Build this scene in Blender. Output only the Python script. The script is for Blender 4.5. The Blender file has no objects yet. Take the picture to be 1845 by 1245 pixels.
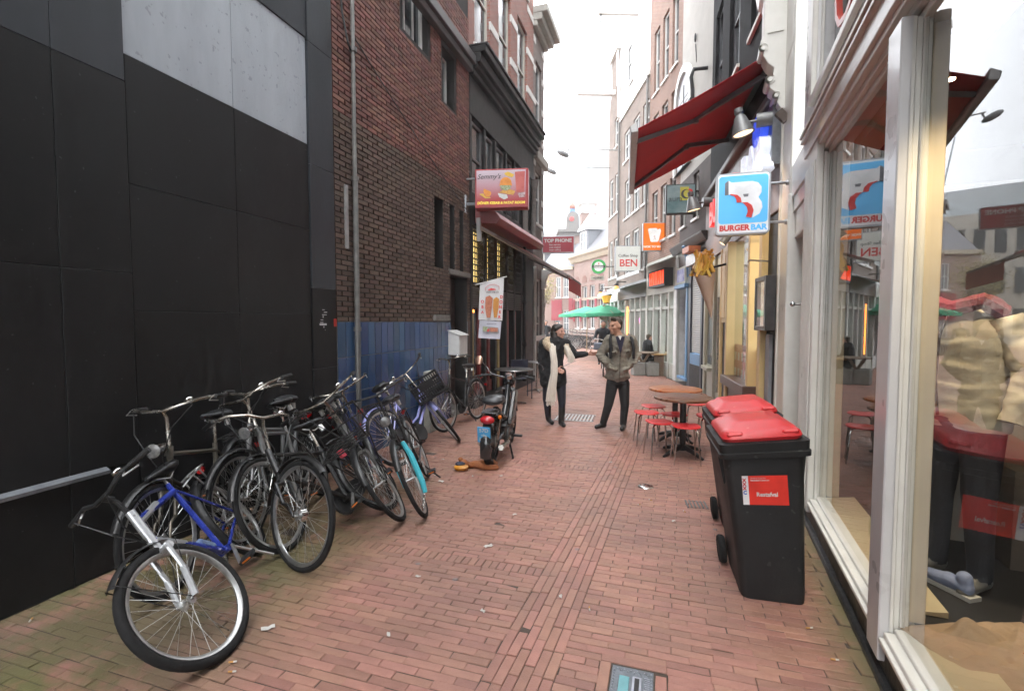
import bpy, math, random
import numpy as np
from mathutils import Matrix, Vector
random.seed(7)
S=bpy.context.scene
COL=S.collection
R=math.radians
# ---------------------------------------------------------------- camera, sky, sun, exposure
cd=bpy.data.cameras.new('camera'); cam=bpy.data.objects.new('camera',cd); COL.objects.link(cam); S.camera=cam
cam.location=(0,0,1.72); cam.rotation_euler=(R(90-2.862),0,R(17.48))
cd.sensor_width=36; cd.lens=36*870/1845; cd.clip_end=2000; cd.clip_start=.02
W=bpy.data.worlds.new('World'); S.world=W; W.use_nodes=True
wn=W.node_tree; wn.nodes.clear()
wo=wn.nodes.new('ShaderNodeOutputWorld'); wb=wn.nodes.new('ShaderNodeBackground')
sky=wn.nodes.new('ShaderNodeTexSky'); sky.sky_type='NISHITA'; sky.sun_disc=False
SUN_EL=R(58)
sky.sun_elevation=SUN_EL; sky.air_density=1.0; sky.dust_density=6; sky.ozone_density=1
wmx=wn.nodes.new('ShaderNodeMix'); wmx.data_type='RGBA'; wmx.inputs[0].default_value=.86
wmx.inputs[7].default_value=(21,21.6,22.6,1)
wn.links.new(sky.outputs[0],wmx.inputs[6]); wn.links.new(wmx.outputs[2],wb.inputs[0])
wb.inputs[1].default_value=.11; wn.links.new(wb.outputs[0],wo.inputs[0])
sl=bpy.data.lights.new('sun','SUN'); sl.energy=.9; sl.angle=R(40); sl.color=(1,.97,.93)
so=bpy.data.objects.new('sun',sl); COL.objects.link(so)
sd=Vector((-.25*math.cos(SUN_EL),-.97*math.cos(SUN_EL),math.sin(SUN_EL)))
so.rotation_euler=sd.to_track_quat('Z','Y').to_euler()
sky.sun_rotation=math.atan2(sd.x,sd.y)
S.view_settings.view_transform='Standard'; S.view_settings.look='None'; S.view_settings.gamma=1
S.view_settings.exposure=1.66
S.render.engine='CYCLES'
S.cycles.max_bounces=5; S.cycles.transparent_max_bounces=8; S.cycles.glossy_bounces=3; S.cycles.diffuse_bounces=3; S.cycles.use_adaptive_sampling=True; S.cycles.adaptive_threshold=.04
S.cycles.sample_clamp_indirect=8; S.cycles.caustics_reflective=False; S.cycles.caustics_refractive=False
try: S.cycles.use_denoising=True
except Exception: pass
# ---------------------------------------------------------------- materials
MATS={}
def lin(c):
    if isinstance(c,str):
        c=[int(c[i:i+2],16)/255 for i in (0,2,4)]
        return tuple(x/12.92 if x<=.04045 else ((x+.055)/1.055)**2.4 for x in c)
    return tuple(c)
def mk(name,c1,c2=None,sc=6,rough=.6,metal=0,bump=0,bsc=None,emit=0,rnd=0,coat=0,spec=.5,streak=None,det=3,rvar=.12,stretch=None,dirt=0,dirtc=(.03,.028,.024)):
    """procedural material: two colours mixed by noise, roughness variation, bump, per-piece variation"""
    if name in MATS: return MATS[name]
    m=bpy.data.materials.new(name); MATS[name]=m; m.use_nodes=True
    t=m.node_tree; N=t.nodes; L=t.links; b=N['Principled BSDF']
    c1=lin(c1); c2=lin(c2) if c2 else tuple(x*.72 for x in c1)
    tc=N.new('ShaderNodeTexCoord'); mp=N.new('ShaderNodeMapping'); L.new(tc.outputs['Object'],mp.inputs[0])
    if stretch: mp.inputs['Scale'].default_value=stretch
    n=N.new('ShaderNodeTexNoise'); n.inputs['Scale'].default_value=sc; n.inputs['Detail'].default_value=det; n.inputs['Roughness'].default_value=.62
    L.new(mp.outputs[0],n.inputs['Vector'])
    r=N.new('ShaderNodeValToRGB'); r.color_ramp.elements[0].position=.32; r.color_ramp.elements[1].position=.68
    r.color_ramp.elements[0].color=(*c2,1); r.color_ramp.elements[1].color=(*c1,1); L.new(n.outputs[0],r.inputs[0])
    out=r.outputs[0]
    if dirt:
        n3=N.new('ShaderNodeTexNoise'); n3.inputs['Scale'].default_value=sc*.35; n3.inputs['Detail'].default_value=5; n3.inputs['Roughness'].default_value=.75
        L.new(mp.outputs[0],n3.inputs['Vector'])
        mr=N.new('ShaderNodeMapRange'); mr.inputs[1].default_value=.5; mr.inputs[2].default_value=.72; mr.inputs[4].default_value=dirt; L.new(n3.outputs[0],mr.inputs[0])
        mx=N.new('ShaderNodeMix'); mx.data_type='RGBA'; mx.inputs[7].default_value=(*dirtc,1); L.new(mr.outputs[0],mx.inputs[0]); L.new(out,mx.inputs[6]); out=mx.outputs[2]
    if rnd:
        g=N.new('ShaderNodeNewGeometry'); oi=N.new('ShaderNodeObjectInfo'); ad=N.new('ShaderNodeMath'); ad.operation='ADD'
        L.new(g.outputs['Random Per Island'],ad.inputs[0]); L.new(oi.outputs['Random'],ad.inputs[1])
        fr=N.new('ShaderNodeMath'); fr.operation='FRACT'; L.new(ad.outputs[0],fr.inputs[0])
        hs=N.new('ShaderNodeHueSaturation'); m1=N.new('ShaderNodeMapRange'); m1.inputs[3].default_value=1-rnd; m1.inputs[4].default_value=1+rnd
        L.new(fr.outputs[0],m1.inputs[0]); L.new(m1.outputs[0],hs.inputs['Value'])
        f2=N.new('ShaderNodeMath'); f2.operation='MULTIPLY'; f2.inputs[1].default_value=7.31; L.new(fr.outputs[0],f2.inputs[0])
        f3=N.new('ShaderNodeMath'); f3.operation='FRACT'; L.new(f2.outputs[0],f3.inputs[0])
        m2=N.new('ShaderNodeMapRange'); m2.inputs[3].default_value=.5-rnd*.045; m2.inputs[4].default_value=.5+rnd*.045; L.new(f3.outputs[0],m2.inputs[0]); L.new(m2.outputs[0],hs.inputs['Hue'])
        L.new(out,hs.inputs['Color']); out=hs.outputs[0]
    L.new(out,b.inputs['Base Color'])
    rr=N.new('ShaderNodeMapRange'); rr.inputs[3].default_value=max(.02,rough-rvar); rr.inputs[4].default_value=min(1,rough+rvar); L.new(n.outputs[0],rr.inputs[0]); L.new(rr.outputs[0],b.inputs['Roughness'])
    b.inputs['Metallic'].default_value=metal; b.inputs['Specular IOR Level'].default_value=spec
    if coat: b.inputs['Coat Weight'].default_value=coat; b.inputs['Coat Roughness'].default_value=.08
    if bump:
        n2=N.new('ShaderNodeTexNoise'); n2.inputs['Scale'].default_value=bsc or sc*6; n2.inputs['Detail'].default_value=2; L.new(mp.outputs[0],n2.inputs['Vector'])
        bp=N.new('ShaderNodeBump'); bp.inputs['Strength'].default_value=bump; bp.inputs['Distance'].default_value=.01; L.new(n2.outputs[0],bp.inputs['Height']); L.new(bp.outputs[0],b.inputs['Normal'])
    if emit:
        L.new(out,b.inputs['Emission Color']); b.inputs['Emission Strength'].default_value=emit
    return m
def brickmat(name,c1,c2,mortar,w=.22,h=.065,axis='X',rough=.85,bump=.5,m=.011):
    """brick courses too small in the picture to pick apart"""
    if name in MATS: return MATS[name]
    mt=bpy.data.materials.new(name); MATS[name]=mt; mt.use_nodes=True
    t=mt.node_tree; N=t.nodes; L=t.links; b=N['Principled BSDF']
    tc=N.new('ShaderNodeTexCoord'); sp=N.new('ShaderNodeSeparateXYZ'); L.new(tc.outputs['Object'],sp.inputs[0]); cb=N.new('ShaderNodeCombineXYZ')
    ad=N.new('ShaderNodeMath'); ad.operation='ADD'; L.new(sp.outputs[0],ad.inputs[0]); L.new(sp.outputs[1],ad.inputs[1])
    L.new(ad.outputs[0] if axis=='X' else sp.outputs[0],cb.inputs[0]); L.new(sp.outputs[2] if axis=='X' else sp.outputs[1],cb.inputs[1])
    k=N.new('ShaderNodeTexBrick'); L.new(cb.outputs[0],k.inputs[0]); k.inputs['Scale'].default_value=1
    k.inputs['Color1'].default_value=(*lin(c1),1); k.inputs['Color2'].default_value=(*lin(c2),1); k.inputs['Mortar'].default_value=(*lin(mortar),1)
    k.inputs['Brick Width'].default_value=w; k.inputs['Row Height'].default_value=h; k.inputs['Mortar Size'].default_value=m; k.inputs['Mortar Smooth'].default_value=.3
    n=N.new('ShaderNodeTexNoise'); n.inputs['Scale'].default_value=1.3; n.inputs['Detail'].default_value=4; L.new(tc.outputs['Object'],n.inputs['Vector'])
    mr=N.new('ShaderNodeMapRange'); mr.inputs[3].default_value=.62; mr.inputs[4].default_value=1.3; L.new(n.outputs[0],mr.inputs[0])
    hs=N.new('ShaderNodeHueSaturation'); L.new(mr.outputs[0],hs.inputs['Value']); L.new(k.outputs[0],hs.inputs['Color']); L.new(hs.outputs[0],b.inputs['Base Color'])
    b.inputs['Roughness'].default_value=rough
    bp=N.new('ShaderNodeBump'); bp.inputs['Strength'].default_value=bump; bp.inputs['Distance'].default_value=.01; bp.invert=True; L.new(k.outputs[1],bp.inputs['Height']); L.new(bp.outputs[0],b.inputs['Normal'])
    return mt
def glassmat(name,ior=1.7,tint=(.96,.98,.97),rough=0.0,bump=.0):
    if name in MATS: return MATS[name]
    m=bpy.data.materials.new(name); MATS[name]=m; m.use_nodes=True
    t=m.node_tree; N=t.nodes; L=t.links; N.remove(N['Principled BSDF']); o=N['Material Output']
    tr=N.new('ShaderNodeBsdfTransparent'); tr.inputs[0].default_value=(*tint,1)
    gl=N.new('ShaderNodeBsdfGlossy'); gl.inputs['Roughness'].default_value=rough
    lw=N.new('ShaderNodeLayerWeight'); lw.inputs[0].default_value=.5; pw=N.new('ShaderNodeMath'); pw.operation='POWER'; pw.inputs[1].default_value=5; L.new(lw.outputs['Facing'],pw.inputs[0])
    f0=((ior-1)/(ior+1))**2; fr=N.new('ShaderNodeMath'); fr.operation='MULTIPLY_ADD'; fr.inputs[1].default_value=1-f0; fr.inputs[2].default_value=f0; L.new(pw.outputs[0],fr.inputs[0])
    mx=N.new('ShaderNodeMixShader'); L.new(fr.outputs[0],mx.inputs[0]); L.new(tr.outputs[0],mx.inputs[1]); L.new(gl.outputs[0],mx.inputs[2]); L.new(mx.outputs[0],o.inputs[0])
    if bump:
        tc=N.new('ShaderNodeTexCoord'); n=N.new('ShaderNodeTexNoise'); n.inputs['Scale'].default_value=1.2; n.inputs['Detail'].default_value=1; L.new(tc.outputs['Object'],n.inputs['Vector'])
        bp=N.new('ShaderNodeBump'); bp.inputs['Strength'].default_value=bump; bp.inputs['Distance'].default_value=.02; L.new(n.outputs[0],bp.inputs['Height']); L.new(bp.outputs[0],gl.inputs['Normal'])
    return m
# ---------------------------------------------------------------- mesh helpers
class MB:
    def __init__(s): s.v=[]; s.f=[]; s.m=[]; s.mi=0; s.M=None
    def add(s,vs,fs):
        o=len(s.v)
        if s.M is not None: vs=[s.M@Vector(p) for p in vs]
        s.v+=[tuple(p) for p in vs]; s.f+=[tuple(i+o for i in f) for f in fs]; s.m+=[s.mi]*len(fs); return s
    def box(s,x0,x1,y0,y1,z0,z1):
        return s.add([(x0,y0,z0),(x1,y0,z0),(x1,y1,z0),(x0,y1,z0),(x0,y0,z1),(x1,y0,z1),(x1,y1,z1),(x0,y1,z1)],
            [(3,2,1,0),(4,5,6,7),(0,1,5,4),(1,2,6,5),(2,3,7,6),(3,0,4,7)])
    def bar(s,p0,p1,w,h,up=(0,0,1)):
        p0=Vector(p0);p1=Vector(p1);d=(p1-p0).normalized();u=Vector(up)
        if abs(d.dot(u))>.98:u=Vector((0,1,0))
        a=d.cross(u).normalized();u=a.cross(d); vs=[]
        for p in (p0,p1):
            for i,j in ((-1,-1),(1,-1),(1,1),(-1,1)): vs.append(p+a*w*.5*i+u*h*.5*j)
        return s.add(vs,[(3,2,1,0),(4,5,6,7),(0,1,5,4),(1,2,6,5),(2,3,7,6),(3,0,4,7)])
    def tube(s,pts,r,n=7,closed=False,cap=True):
        P=[Vector(p) for p in pts]; k=len(P); rs=r if isinstance(r,(list,tuple)) else [r]*k
        vs=[];T=[]
        for i in range(k):
            a=P[i-1] if (i>0 or closed) else P[i]; b=P[(i+1)%k] if (i<k-1 or closed) else P[i]
            d=b-a; T.append(d.normalized() if d.length>1e-9 else Vector((0,0,1)))
        u=T[0].orthogonal().normalized()
        for i in range(k):
            u=(u-T[i]*u.dot(T[i])); u=u.normalized() if u.length>1e-6 else T[i].orthogonal().normalized(); w=T[i].cross(u)
            for j in range(n):
                a=2*math.pi*j/n; vs.append(P[i]+(u*math.cos(a)+w*math.sin(a))*rs[i])
        fs=[]
        for i in range(k if closed else k-1):
            i2=(i+1)%k
            for j in range(n): fs.append((i*n+j,i*n+(j+1)%n,i2*n+(j+1)%n,i2*n+j))
        if cap and not closed: fs.append(tuple(range(n-1,-1,-1))); fs.append(tuple(range((k-1)*n,k*n)))
        return s.add(vs,fs)
    def cyl(s,p0,p1,r0,r1=None,n=10): return s.tube([p0,p1],[r0,r0 if r1 is None else r1],n)
    def lathe(s,prof,n=24,axis='z',c=(0,0,0),a0=0,a1=None,close=False):
        full=a1 is None; a1=2*math.pi if full else a1; k=len(prof); vs=[]; m=n if full else n+1
        for i in range(m):
            a=a0+(a1-a0)*i/n; ca,sa=math.cos(a),math.sin(a)
            for r,h in prof:
                if axis=='z': p=(r*ca,r*sa,h)
                elif axis=='y': p=(r*ca,h,r*sa)
                else: p=(h,r*ca,r*sa)
                vs.append((p[0]+c[0],p[1]+c[1],p[2]+c[2]))
        fs=[]; kk=k if close else k-1
        for i in range(n):
            i2=(i+1)%m
            for j in range(kk): fs.append((i*k+j,i2*k+j,i2*k+(j+1)%k,i*k+(j+1)%k))
        return s.add(vs,fs)
    def ell(s,c,r,nu=14,nv=9,M=None):
        r=(r,r,r) if not isinstance(r,(tuple,list)) else r; vs=[];fs=[]
        for i in range(nv+1):
            th=math.pi*i/nv
            for j in range(nu):
                ph=2*math.pi*j/nu; p=Vector((r[0]*math.sin(th)*math.cos(ph),r[1]*math.sin(th)*math.sin(ph),r[2]*math.cos(th)))
                if M is not None: p=M@p
                vs.append(p+Vector(c))
        for i in range(nv):
            for j in range(nu): fs.append((i*nu+j,(i+1)*nu+j,(i+1)*nu+(j+1)%nu,i*nu+(j+1)%nu))
        return s.add(vs,fs)
    def prism(s,poly,f0,f1):
        """poly: 2-d outline; f0/f1 map a 2-d point to 3-d for the two ends"""
        k=len(poly); vs=[f0(*p) for p in poly]+[f1(*p) for p in poly]
        fs=[tuple(range(k-1,-1,-1)),tuple(range(k,2*k))]+[(i,(i+1)%k,k+(i+1)%k,k+i) for i in range(k)]
        return s.add(vs,fs)
    def rings(s,rs,cap=True):
        n=len(rs[0]); vs=[p for q in rs for p in q]; fs=[]
        for i in range(len(rs)-1):
            for j in range(n): fs.append((i*n+j,i*n+(j+1)%n,(i+1)*n+(j+1)%n,(i+1)*n+j))
        if cap: fs.append(tuple(range(n-1,-1,-1))); fs.append(tuple(range((len(rs)-1)*n,len(rs)*n)))
        return s.add(vs,fs)
    def grid(s,fn,nu,nv):
        vs=[fn(i/nu,j/nv) for i in range(nu+1) for j in range(nv+1)]
        return s.add(vs,[(i*(nv+1)+j,(i+1)*(nv+1)+j,(i+1)*(nv+1)+j+1,i*(nv+1)+j+1) for i in range(nu) for j in range(nv)])
    def mesh(s,name,mats,smooth=False):
        me=bpy.data.meshes.new(name); me.from_pydata(s.v,[],s.f)
        for m in (mats if isinstance(mats,(list,tuple)) else [mats]): me.materials.append(m)
        if any(s.m): me.polygons.foreach_set('material_index',s.m)
        if smooth:
            me.shade_smooth(); me.set_sharp_from_angle(angle=smooth if isinstance(smooth,float) else R(38))
        me.update(); return me
    def build(s,name,mats,parent=None,smooth=False,bevel=0,kind=None):
        return link(name,s.mesh(name,mats,smooth),parent,bevel,kind)
def link(name,me,parent=None,bevel=0,kind=None):
    o=bpy.data.objects.new(name,me); COL.objects.link(o)
    if parent is not None: o.parent=parent
    if bevel:
        b=o.modifiers.new('bevel','BEVEL'); b.width=bevel; b.segments=1; b.limit_method='ANGLE'; b.angle_limit=R(40)
    if kind: o['kind']=kind
    return o
def tag(o,label,cat,group=None):
    o['label']=label; o['category']=cat
    if group: o['group']=group
    return o
def thing(name,label,cat,loc=(0,0,0),rz=0,group=None,rot=None):
    o=bpy.data.objects.new(name,None); COL.objects.link(o); o.location=loc; o.rotation_euler=rot or (0,0,rz); o.empty_display_size=.1
    return tag(o,label,cat,group)
def copy_tree(o,parent=None):
    c=o.copy(); COL.objects.link(c); c.parent=parent
    for ch in list(o.children): copy_tree(ch,c)
    return c
DG=None
def text_mesh(s,size,mat,bold=0,shear=0,align='CENTER',ext=.0012,spacing=1,wide=1.0):
    cu=bpy.data.curves.new('t','FONT'); cu.body=s; cu.size=size; cu.offset=bold; cu.shear=shear; cu.align_x=align; cu.align_y='CENTER'; cu.extrude=ext; cu.space_character=spacing; cu.resolution_u=3
    o=bpy.data.objects.new('t',cu); COL.objects.link(o); bpy.context.view_layer.update()
    dg=bpy.context.evaluated_depsgraph_get(); me=bpy.data.meshes.new_from_object(o.evaluated_get(dg)); bpy.data.objects.remove(o); bpy.data.curves.remove(cu)
    if wide!=1.0:
        for v in me.vertices: v.co.x*=wide
    me.materials.clear(); me.materials.append(mat); me.name='lettering'; return me
def text(s,size,mat,parent,loc,M=None,name='lettering',**k):
    """M: 3x3 basis (columns: reading direction, up, outward) in the parent's frame"""
    o=link(name,text_mesh(s,size,mat,**k),parent)
    o.matrix_local=Matrix.Translation(loc)@(M.to_4x4() if M is not None else Matrix())
    return o
def basis(x,y):
    x=Vector(x).normalized(); y=Vector(y).normalized(); z=x.cross(y)
    return Matrix((x,y,z)).transposed()
def remeshed(mb,vox,smooth_it=6,name='m'):
    me=mb.mesh(name,[]) ; o=bpy.data.objects.new(name,me); COL.objects.link(o)
    r=o.modifiers.new('r','REMESH'); r.mode='VOXEL'; r.voxel_size=vox
    if smooth_it:
        q=o.modifiers.new('s','SMOOTH'); q.iterations=smooth_it; q.factor=.5
    bpy.context.view_layer.update(); dg=bpy.context.evaluated_depsgraph_get()
    me2=bpy.data.meshes.new_from_object(o.evaluated_get(dg)); bpy.data.objects.remove(o); bpy.data.meshes.remove(me); me2.shade_smooth(); me2.name=name
    return me2
# figure: list of prims ('c',p0,p1,r0,r1,mi) tapered capsule / ('e',centre,radii,mi) ellipsoid -> ONE continuous surface
def figure_mesh(prims,mats,vox=.011,smooth_it=5,name='body'):
    mb=MB()
    for p in prims:
        if p[0]=='c':
            _,a,b,r0,r1,mi=p; a=Vector(a);b=Vector(b); k=[a+(b-a)*t for t in (0,.25,.5,.75,1)]; mb.tube(k,[r0+(r1-r0)*t for t in (0,.25,.5,.75,1)],12)
            mb.ell(a,r0*.995,12,8); mb.ell(b,r1*.995,12,8)
        else: mb.ell(p[1],p[2],16,12)
    me=remeshed(mb,vox,smooth_it,name)
    n=len(me.polygons); c=np.empty(n*3,dtype=np.float32); me.polygons.foreach_get('center',c); c=c.reshape(-1,3)
    best=np.full(n,1e9); idx=np.zeros(n,dtype=np.int32)
    for p in prims:
        if p[0]=='c':
            a=np.array(p[1]);b=np.array(p[2]);ab=b-a; t=np.clip(((c-a)@ab)/max(1e-9,ab@ab),0,1); d=np.linalg.norm(c-a-t[:,None]*ab,axis=1)-(p[3]+(p[4]-p[3])*t)
        else:
            r=np.array(p[2] if isinstance(p[2],(tuple,list)) else (p[2],)*3); q=(c-np.array(p[1]))/r; l=np.linalg.norm(q,axis=1); d=(l-1)*r.min()
        m=d<best; best[m]=d[m]; idx[m]=p[-1]
    for m in mats: me.materials.append(m)
    me.polygons.foreach_set('material_index',idx); me.update(); return me
def dupes(proto_mesh,name,parent,locs): return [link(name,proto_mesh,parent) for _ in locs]
# facade frames: local x runs along the wall, +o*y points to the street
class Fac:
    def __init__(s,root,o): s.r=root; s.o=o
    def bx(s,mb,x0,x1,d0,d1,z0,z1): return mb.box(x0,x1,s.o*d0,s.o*d1,z0,z1)
    def wall(s,name,x0,x1,z0,z1,holes,mat,depth=.14,thick=.3,d=0,parent=None):
        """wall face with real openings (reveals), d = distance of the face from the frame's plane"""
        xs=sorted({x0,x1}|{h for q in holes for h in q[:2] if x0<h<x1}); zs=sorted({z0,z1}|{h for q in holes for h in q[2:4] if z0<h<z1}); mb=MB(); o=s.o
        for i in range(len(xs)-1):
            for j in range(len(zs)-1):
                xm=(xs[i]+xs[i+1])/2; zm=(zs[j]+zs[j+1])/2
                if any(q[0]<xm<q[1] and q[2]<zm<q[3] for q in holes): continue
                mb.add([(xs[i],o*d,zs[j]),(xs[i+1],o*d,zs[j]),(xs[i+1],o*d,zs[j+1]),(xs[i],o*d,zs[j+1])],[(0,1,2,3)])
        for a,b,c,e in [q[:4] for q in holes]:
            y0=o*d; y1=o*(d-depth)
            mb.add([(a,y0,c),(b,y0,c),(b,y0,e),(a,y0,e),(a,y1,c),(b,y1,c),(b,y1,e),(a,y1,e)],[(0,1,5,4),(1,2,6,5),(2,3,7,6),(3,0,4,7)])
        y1=o*(d-thick)
        mb.add([(x0,o*d,z0),(x1,o*d,z0),(x1,o*d,z1),(x0,o*d,z1),(x0,y1,z0),(x1,y1,z0),(x1,y1,z1),(x0,y1,z1)],[(3,2,6,7),(1,2,6,5),(0,3,7,4),(4,5,6,7)])
        return mb.build(name,mat,parent or s.r)
    def window(s,x0,x1,z0,z1,d,mf,mg,nx=2,nz=2,fw=.06,sill=None,name='window',bar=.028,parent=None):
        """frame with bars standing d behind the wall face; pane and sill are its sub-parts"""
        mb=MB(); a=-d-.03; b=-d+.03
        s.bx(mb,x0,x0+fw,a,b,z0,z1); s.bx(mb,x1-fw,x1,a,b,z0,z1); s.bx(mb,x0+fw,x1-fw,a,b,z0,z0+fw); s.bx(mb,x0+fw,x1-fw,a,b,z1-fw,z1)
        for i in range(1,nx): x=x0+(x1-x0)*i/nx; s.bx(mb,x-bar/2,x+bar/2,a+.015,b-.012,z0+fw,z1-fw)
        for i in range(1,nz): z=z0+(z1-z0)*i/nz; s.bx(mb,x0+fw,x1-fw,a+.018,b-.006,z-bar*.7,z+bar*.7)
        w=mb.build(name,mf,parent or s.r)
        g=MB(); s.bx(g,x0+fw*.5,x1-fw*.5,-d-.012,-d-.006,z0+fw*.5,z1-fw*.5); g.build('pane',mg,w)
        if sill: q=MB(); s.bx(q,x0-.05,x1+.05,-d+.031,.05,z0-.07,z0-.005); q.build('sill',sill,w)
        return w
# ---------------------------------------------------------------- ground and pavement
soil=mk('joint_soil',(.075,.055,.043),(.045,.034,.027),30,.95)
farpave=brickmat('far_pavement',(.30,.165,.125),(.24,.13,.10),(.12,.09,.075),.2,.053,'Y',.75,.2,.004)
mb=MB(); mb.add([(-300,-60,-.06),(300,-60,-.06),(300,600,-.06),(-300,600,-.06)],[(0,1,2,3)])
mb.build('ground',mk('far_ground',(.22,.2,.18),(.16,.15,.14),.4,.9),None,kind='structure')
def pavebrick():
    m=mk('paving_brick',(.345,.174,.130),(.27,.131,.097),9,.55,0,.35,90,rnd=.17,rvar=.15)
    t=m.node_tree;N=t.nodes;L=t.links;b=N['Principled BSDF']; src=b.inputs['Base Color'].links[0].from_socket
    g=N.new('ShaderNodeNewGeometry'); sp=N.new('ShaderNodeSeparateXYZ'); L.new(g.outputs['Position'],sp.inputs[0])
    # moss along the foot of the black wall, and along the shop plinth
    def mask(a,b,c,d,sock):
        r=N.new('ShaderNodeMapRange'); r.inputs[1].default_value=a; r.inputs[2].default_value=b; r.inputs[3].default_value=c; r.inputs[4].default_value=d; L.new(sock,r.inputs[0]); return r.outputs[0]
    def mth(op,a,b_):
        q=N.new('ShaderNodeMath'); q.operation=op
        for i,x in enumerate((a,b_)):
            if isinstance(x,(int,float)): q.inputs[i].default_value=x
            else: L.new(x,q.inputs[i])
        return q.outputs[0]
    l=mth('MULTIPLY',mask(-2.55,-1.75,1,0,sp.outputs[0]),mask(2.6,5.2,1,.12,sp.outputs[1]))
    n=N.new('ShaderNodeTexNoise'); n.inputs['Scale'].default_value=2.2; n.inputs['Detail'].default_value=4; n.inputs['Roughness'].default_value=.7; L.new(g.outputs['Position'],n.inputs['Vector'])
    q2=mth('ADD',mth('MULTIPLY',sp.outputs[1],-.085),sp.outputs[0])
    r2=mth('MULTIPLY',mask(.50,.76,0,.9,q2),mask(4,9,1,.3,sp.outputs[1]))
    k=mth('MULTIPLY',mth('MAXIMUM',l,r2),mask(.33,.5,0,1,n.outputs[0]))
    mx=N.new('ShaderNodeMix'); mx.data_type='RGBA'; mx.inputs[7].default_value=(.10,.108,.036,1); L.new(mth('MULTIPLY',k,.9),mx.inputs[0]); L.new(src,mx.inputs[6])
    # trodden grey film and old gum spots
    n2=N.new('ShaderNodeTexNoise'); n2.inputs['Scale'].default_value=.9; n2.inputs['Detail'].default_value=3; L.new(g.outputs['Position'],n2.inputs['Vector'])
    m2=N.new('ShaderNodeMix'); m2.data_type='RGBA'; m2.inputs[7].default_value=(.15,.095,.078,1); L.new(mask(.42,.72,0,.6,n2.outputs[0]),m2.inputs[0]); L.new(mx.outputs[2],m2.inputs[6])
    v=N.new('ShaderNodeTexVoronoi'); v.inputs['Scale'].default_value=2.6; L.new(g.outputs['Position'],v.inputs['Vector'])
    m3=N.new('ShaderNodeMix'); m3.data_type='RGBA'; m3.inputs[7].default_value=(.15,.15,.155,1); L.new(mask(.045,.06,.65,0,v.outputs['Distance']),m3.inputs[0]); L.new(m2.outputs[2],m3.inputs[6])
    L.new(m3.outputs[2],b.inputs['Base Color']); return m
PB=pavebrick()
def edgeL(y): return -.905+.042*y            # left and right edge of the lengthwise strip
def edgeR(y): return edgeL(y)+.335
def wallR(y):                                 # face of the right-hand buildings
    P=[(-6,.29),(2.69,1.033),(6.77,1.383),(12.2,.97),(12.485,.913),(14.73,.381),(23.2,-2.52),(60,-15)]
    for (a,x0),(b,x1) in zip(P,P[1:]):
        if y<=b: return x0+(x1-x0)*(y-a)/(b-a)
    return P[-1][1]
pv=bpy.data.objects.new('pavement',None)
mb=MB(); mb.add([(-3.7,-26,-.0045),(3.2,-26,-.0045),(3.2,21,-.0045),(-3.7,21,-.0045)],[(0,1,2,3)]); mb.add([(-60,21,-.002),(40,21,-.002),(40,90,-.002),(-60,90,-.002)],[(0,1,2,3)]); mb.m[-1]=1
mb.add([(-40,14.9,-.011),(-3.7,14.9,-.011),(-3.7,21,-.011),(-40,21,-.011)],[(0,1,2,3)]); mb.m[-1]=1
pv=mb.build('pavement',[soil,farpave],None,kind='structure')
bricks=[]                                      # (cx,cy,half length x,half y)
rr=random.Random(3)
def fieldrow(y,h,x0,x1,step,dirn,off):
    x=x0+off; 
    if off>.03: bricks.append((x0+off/2,y,off/2-.002,h,0))
    while x<x1-.03:
        w=min(step+rr.uniform(-.006,.006),x1-x); bricks.append((x+w/2,y,w/2-.0018,h,0)); x+=w
pitch=.0535; i=0; y=-1.0
hole=(-.285,.04,2.13,2.46)
while y<20.9:
    soldier=abs(y-3.13)<pitch/2 or abs(y-5.6)<pitch/2
    xl=max(-3.62,-9); xe=edgeL(y)
    ww=wallR(y)-.10
    if soldier:
        x=xe-.0275
        while x>-2.9+rr.uniform(0,.1): bricks.append((x,y+pitch/2,.0245,.0515,0)); x-=.0535
        fieldrow(y,pitch/2-.0017,xl,-2.95,.205,1,.1); fieldrow(y+pitch,pitch/2-.0017,xl,-2.95,.205,1,.0)
        n=2
    else:
        x=xe; off=(.1025 if i%2 else .205)+rr.uniform(-.012,.012); bricks.append((x-off/2,y,off/2-.0022,pitch/2-.0017,0)); x-=off
        while x>xl+.02:
            w=min(.205+rr.uniform(-.007,.007),x-xl); bricks.append((x-w/2,y+rr.uniform(-.002,.002),w/2-.0018,pitch/2-.0017,0)); x-=w
        n=1
    for k in range(n):
        yy=y+k*pitch; x=edgeR(yy); off=(.1025 if (i+k)%2 else .205)+rr.uniform(-.012,.012); w=off
        while x<ww-.02:
            w=min(w,ww-x)
            if hole[2]-.01<yy<hole[3]+.01:
                if hole[0]-.015<=x<hole[1]: x=hole[1]; continue
                if x<hole[0]<x+w: w=hole[0]-x
            bricks.append((x+w/2,yy+rr.uniform(-.002,.002),w/2-.0018,pitch/2-.0017,0))
            x+=w; w=.205+rr.uniform(-.007,.007)
    y+=pitch*n; i+=n
for c in range(6):                             # strip of bricks laid lengthwise
    y=-1+rr.uniform(0,.2)
    while y<20.9:
        l=.205+rr.uniform(-.006,.006); bricks.append((edgeL(y+l/2)+.0275+c*.0558,y+l/2,.0264,l/2-.0018,.042)); y+=l
y=1.0
while y<13:                                    # gutter course along the plinth
    l=.21; bricks.append((wallR(y)-.047,y+l/2,.044,l/2-.003,-.06 if y<6.7 else .05)); y+=l
for fx in ((-.285,.04,2.40,2.46),(-.285,.04,2.13,2.19)): bricks.append(((fx[0]+fx[1])/2,(fx[2]+fx[3])/2,(fx[1]-fx[0])/2-.003,(fx[3]-fx[2])/2-.003,0))
bricks.append((-.256,2.295,.027,.103,0)); bricks.append((.011,2.295,.027,.103,0))
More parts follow.
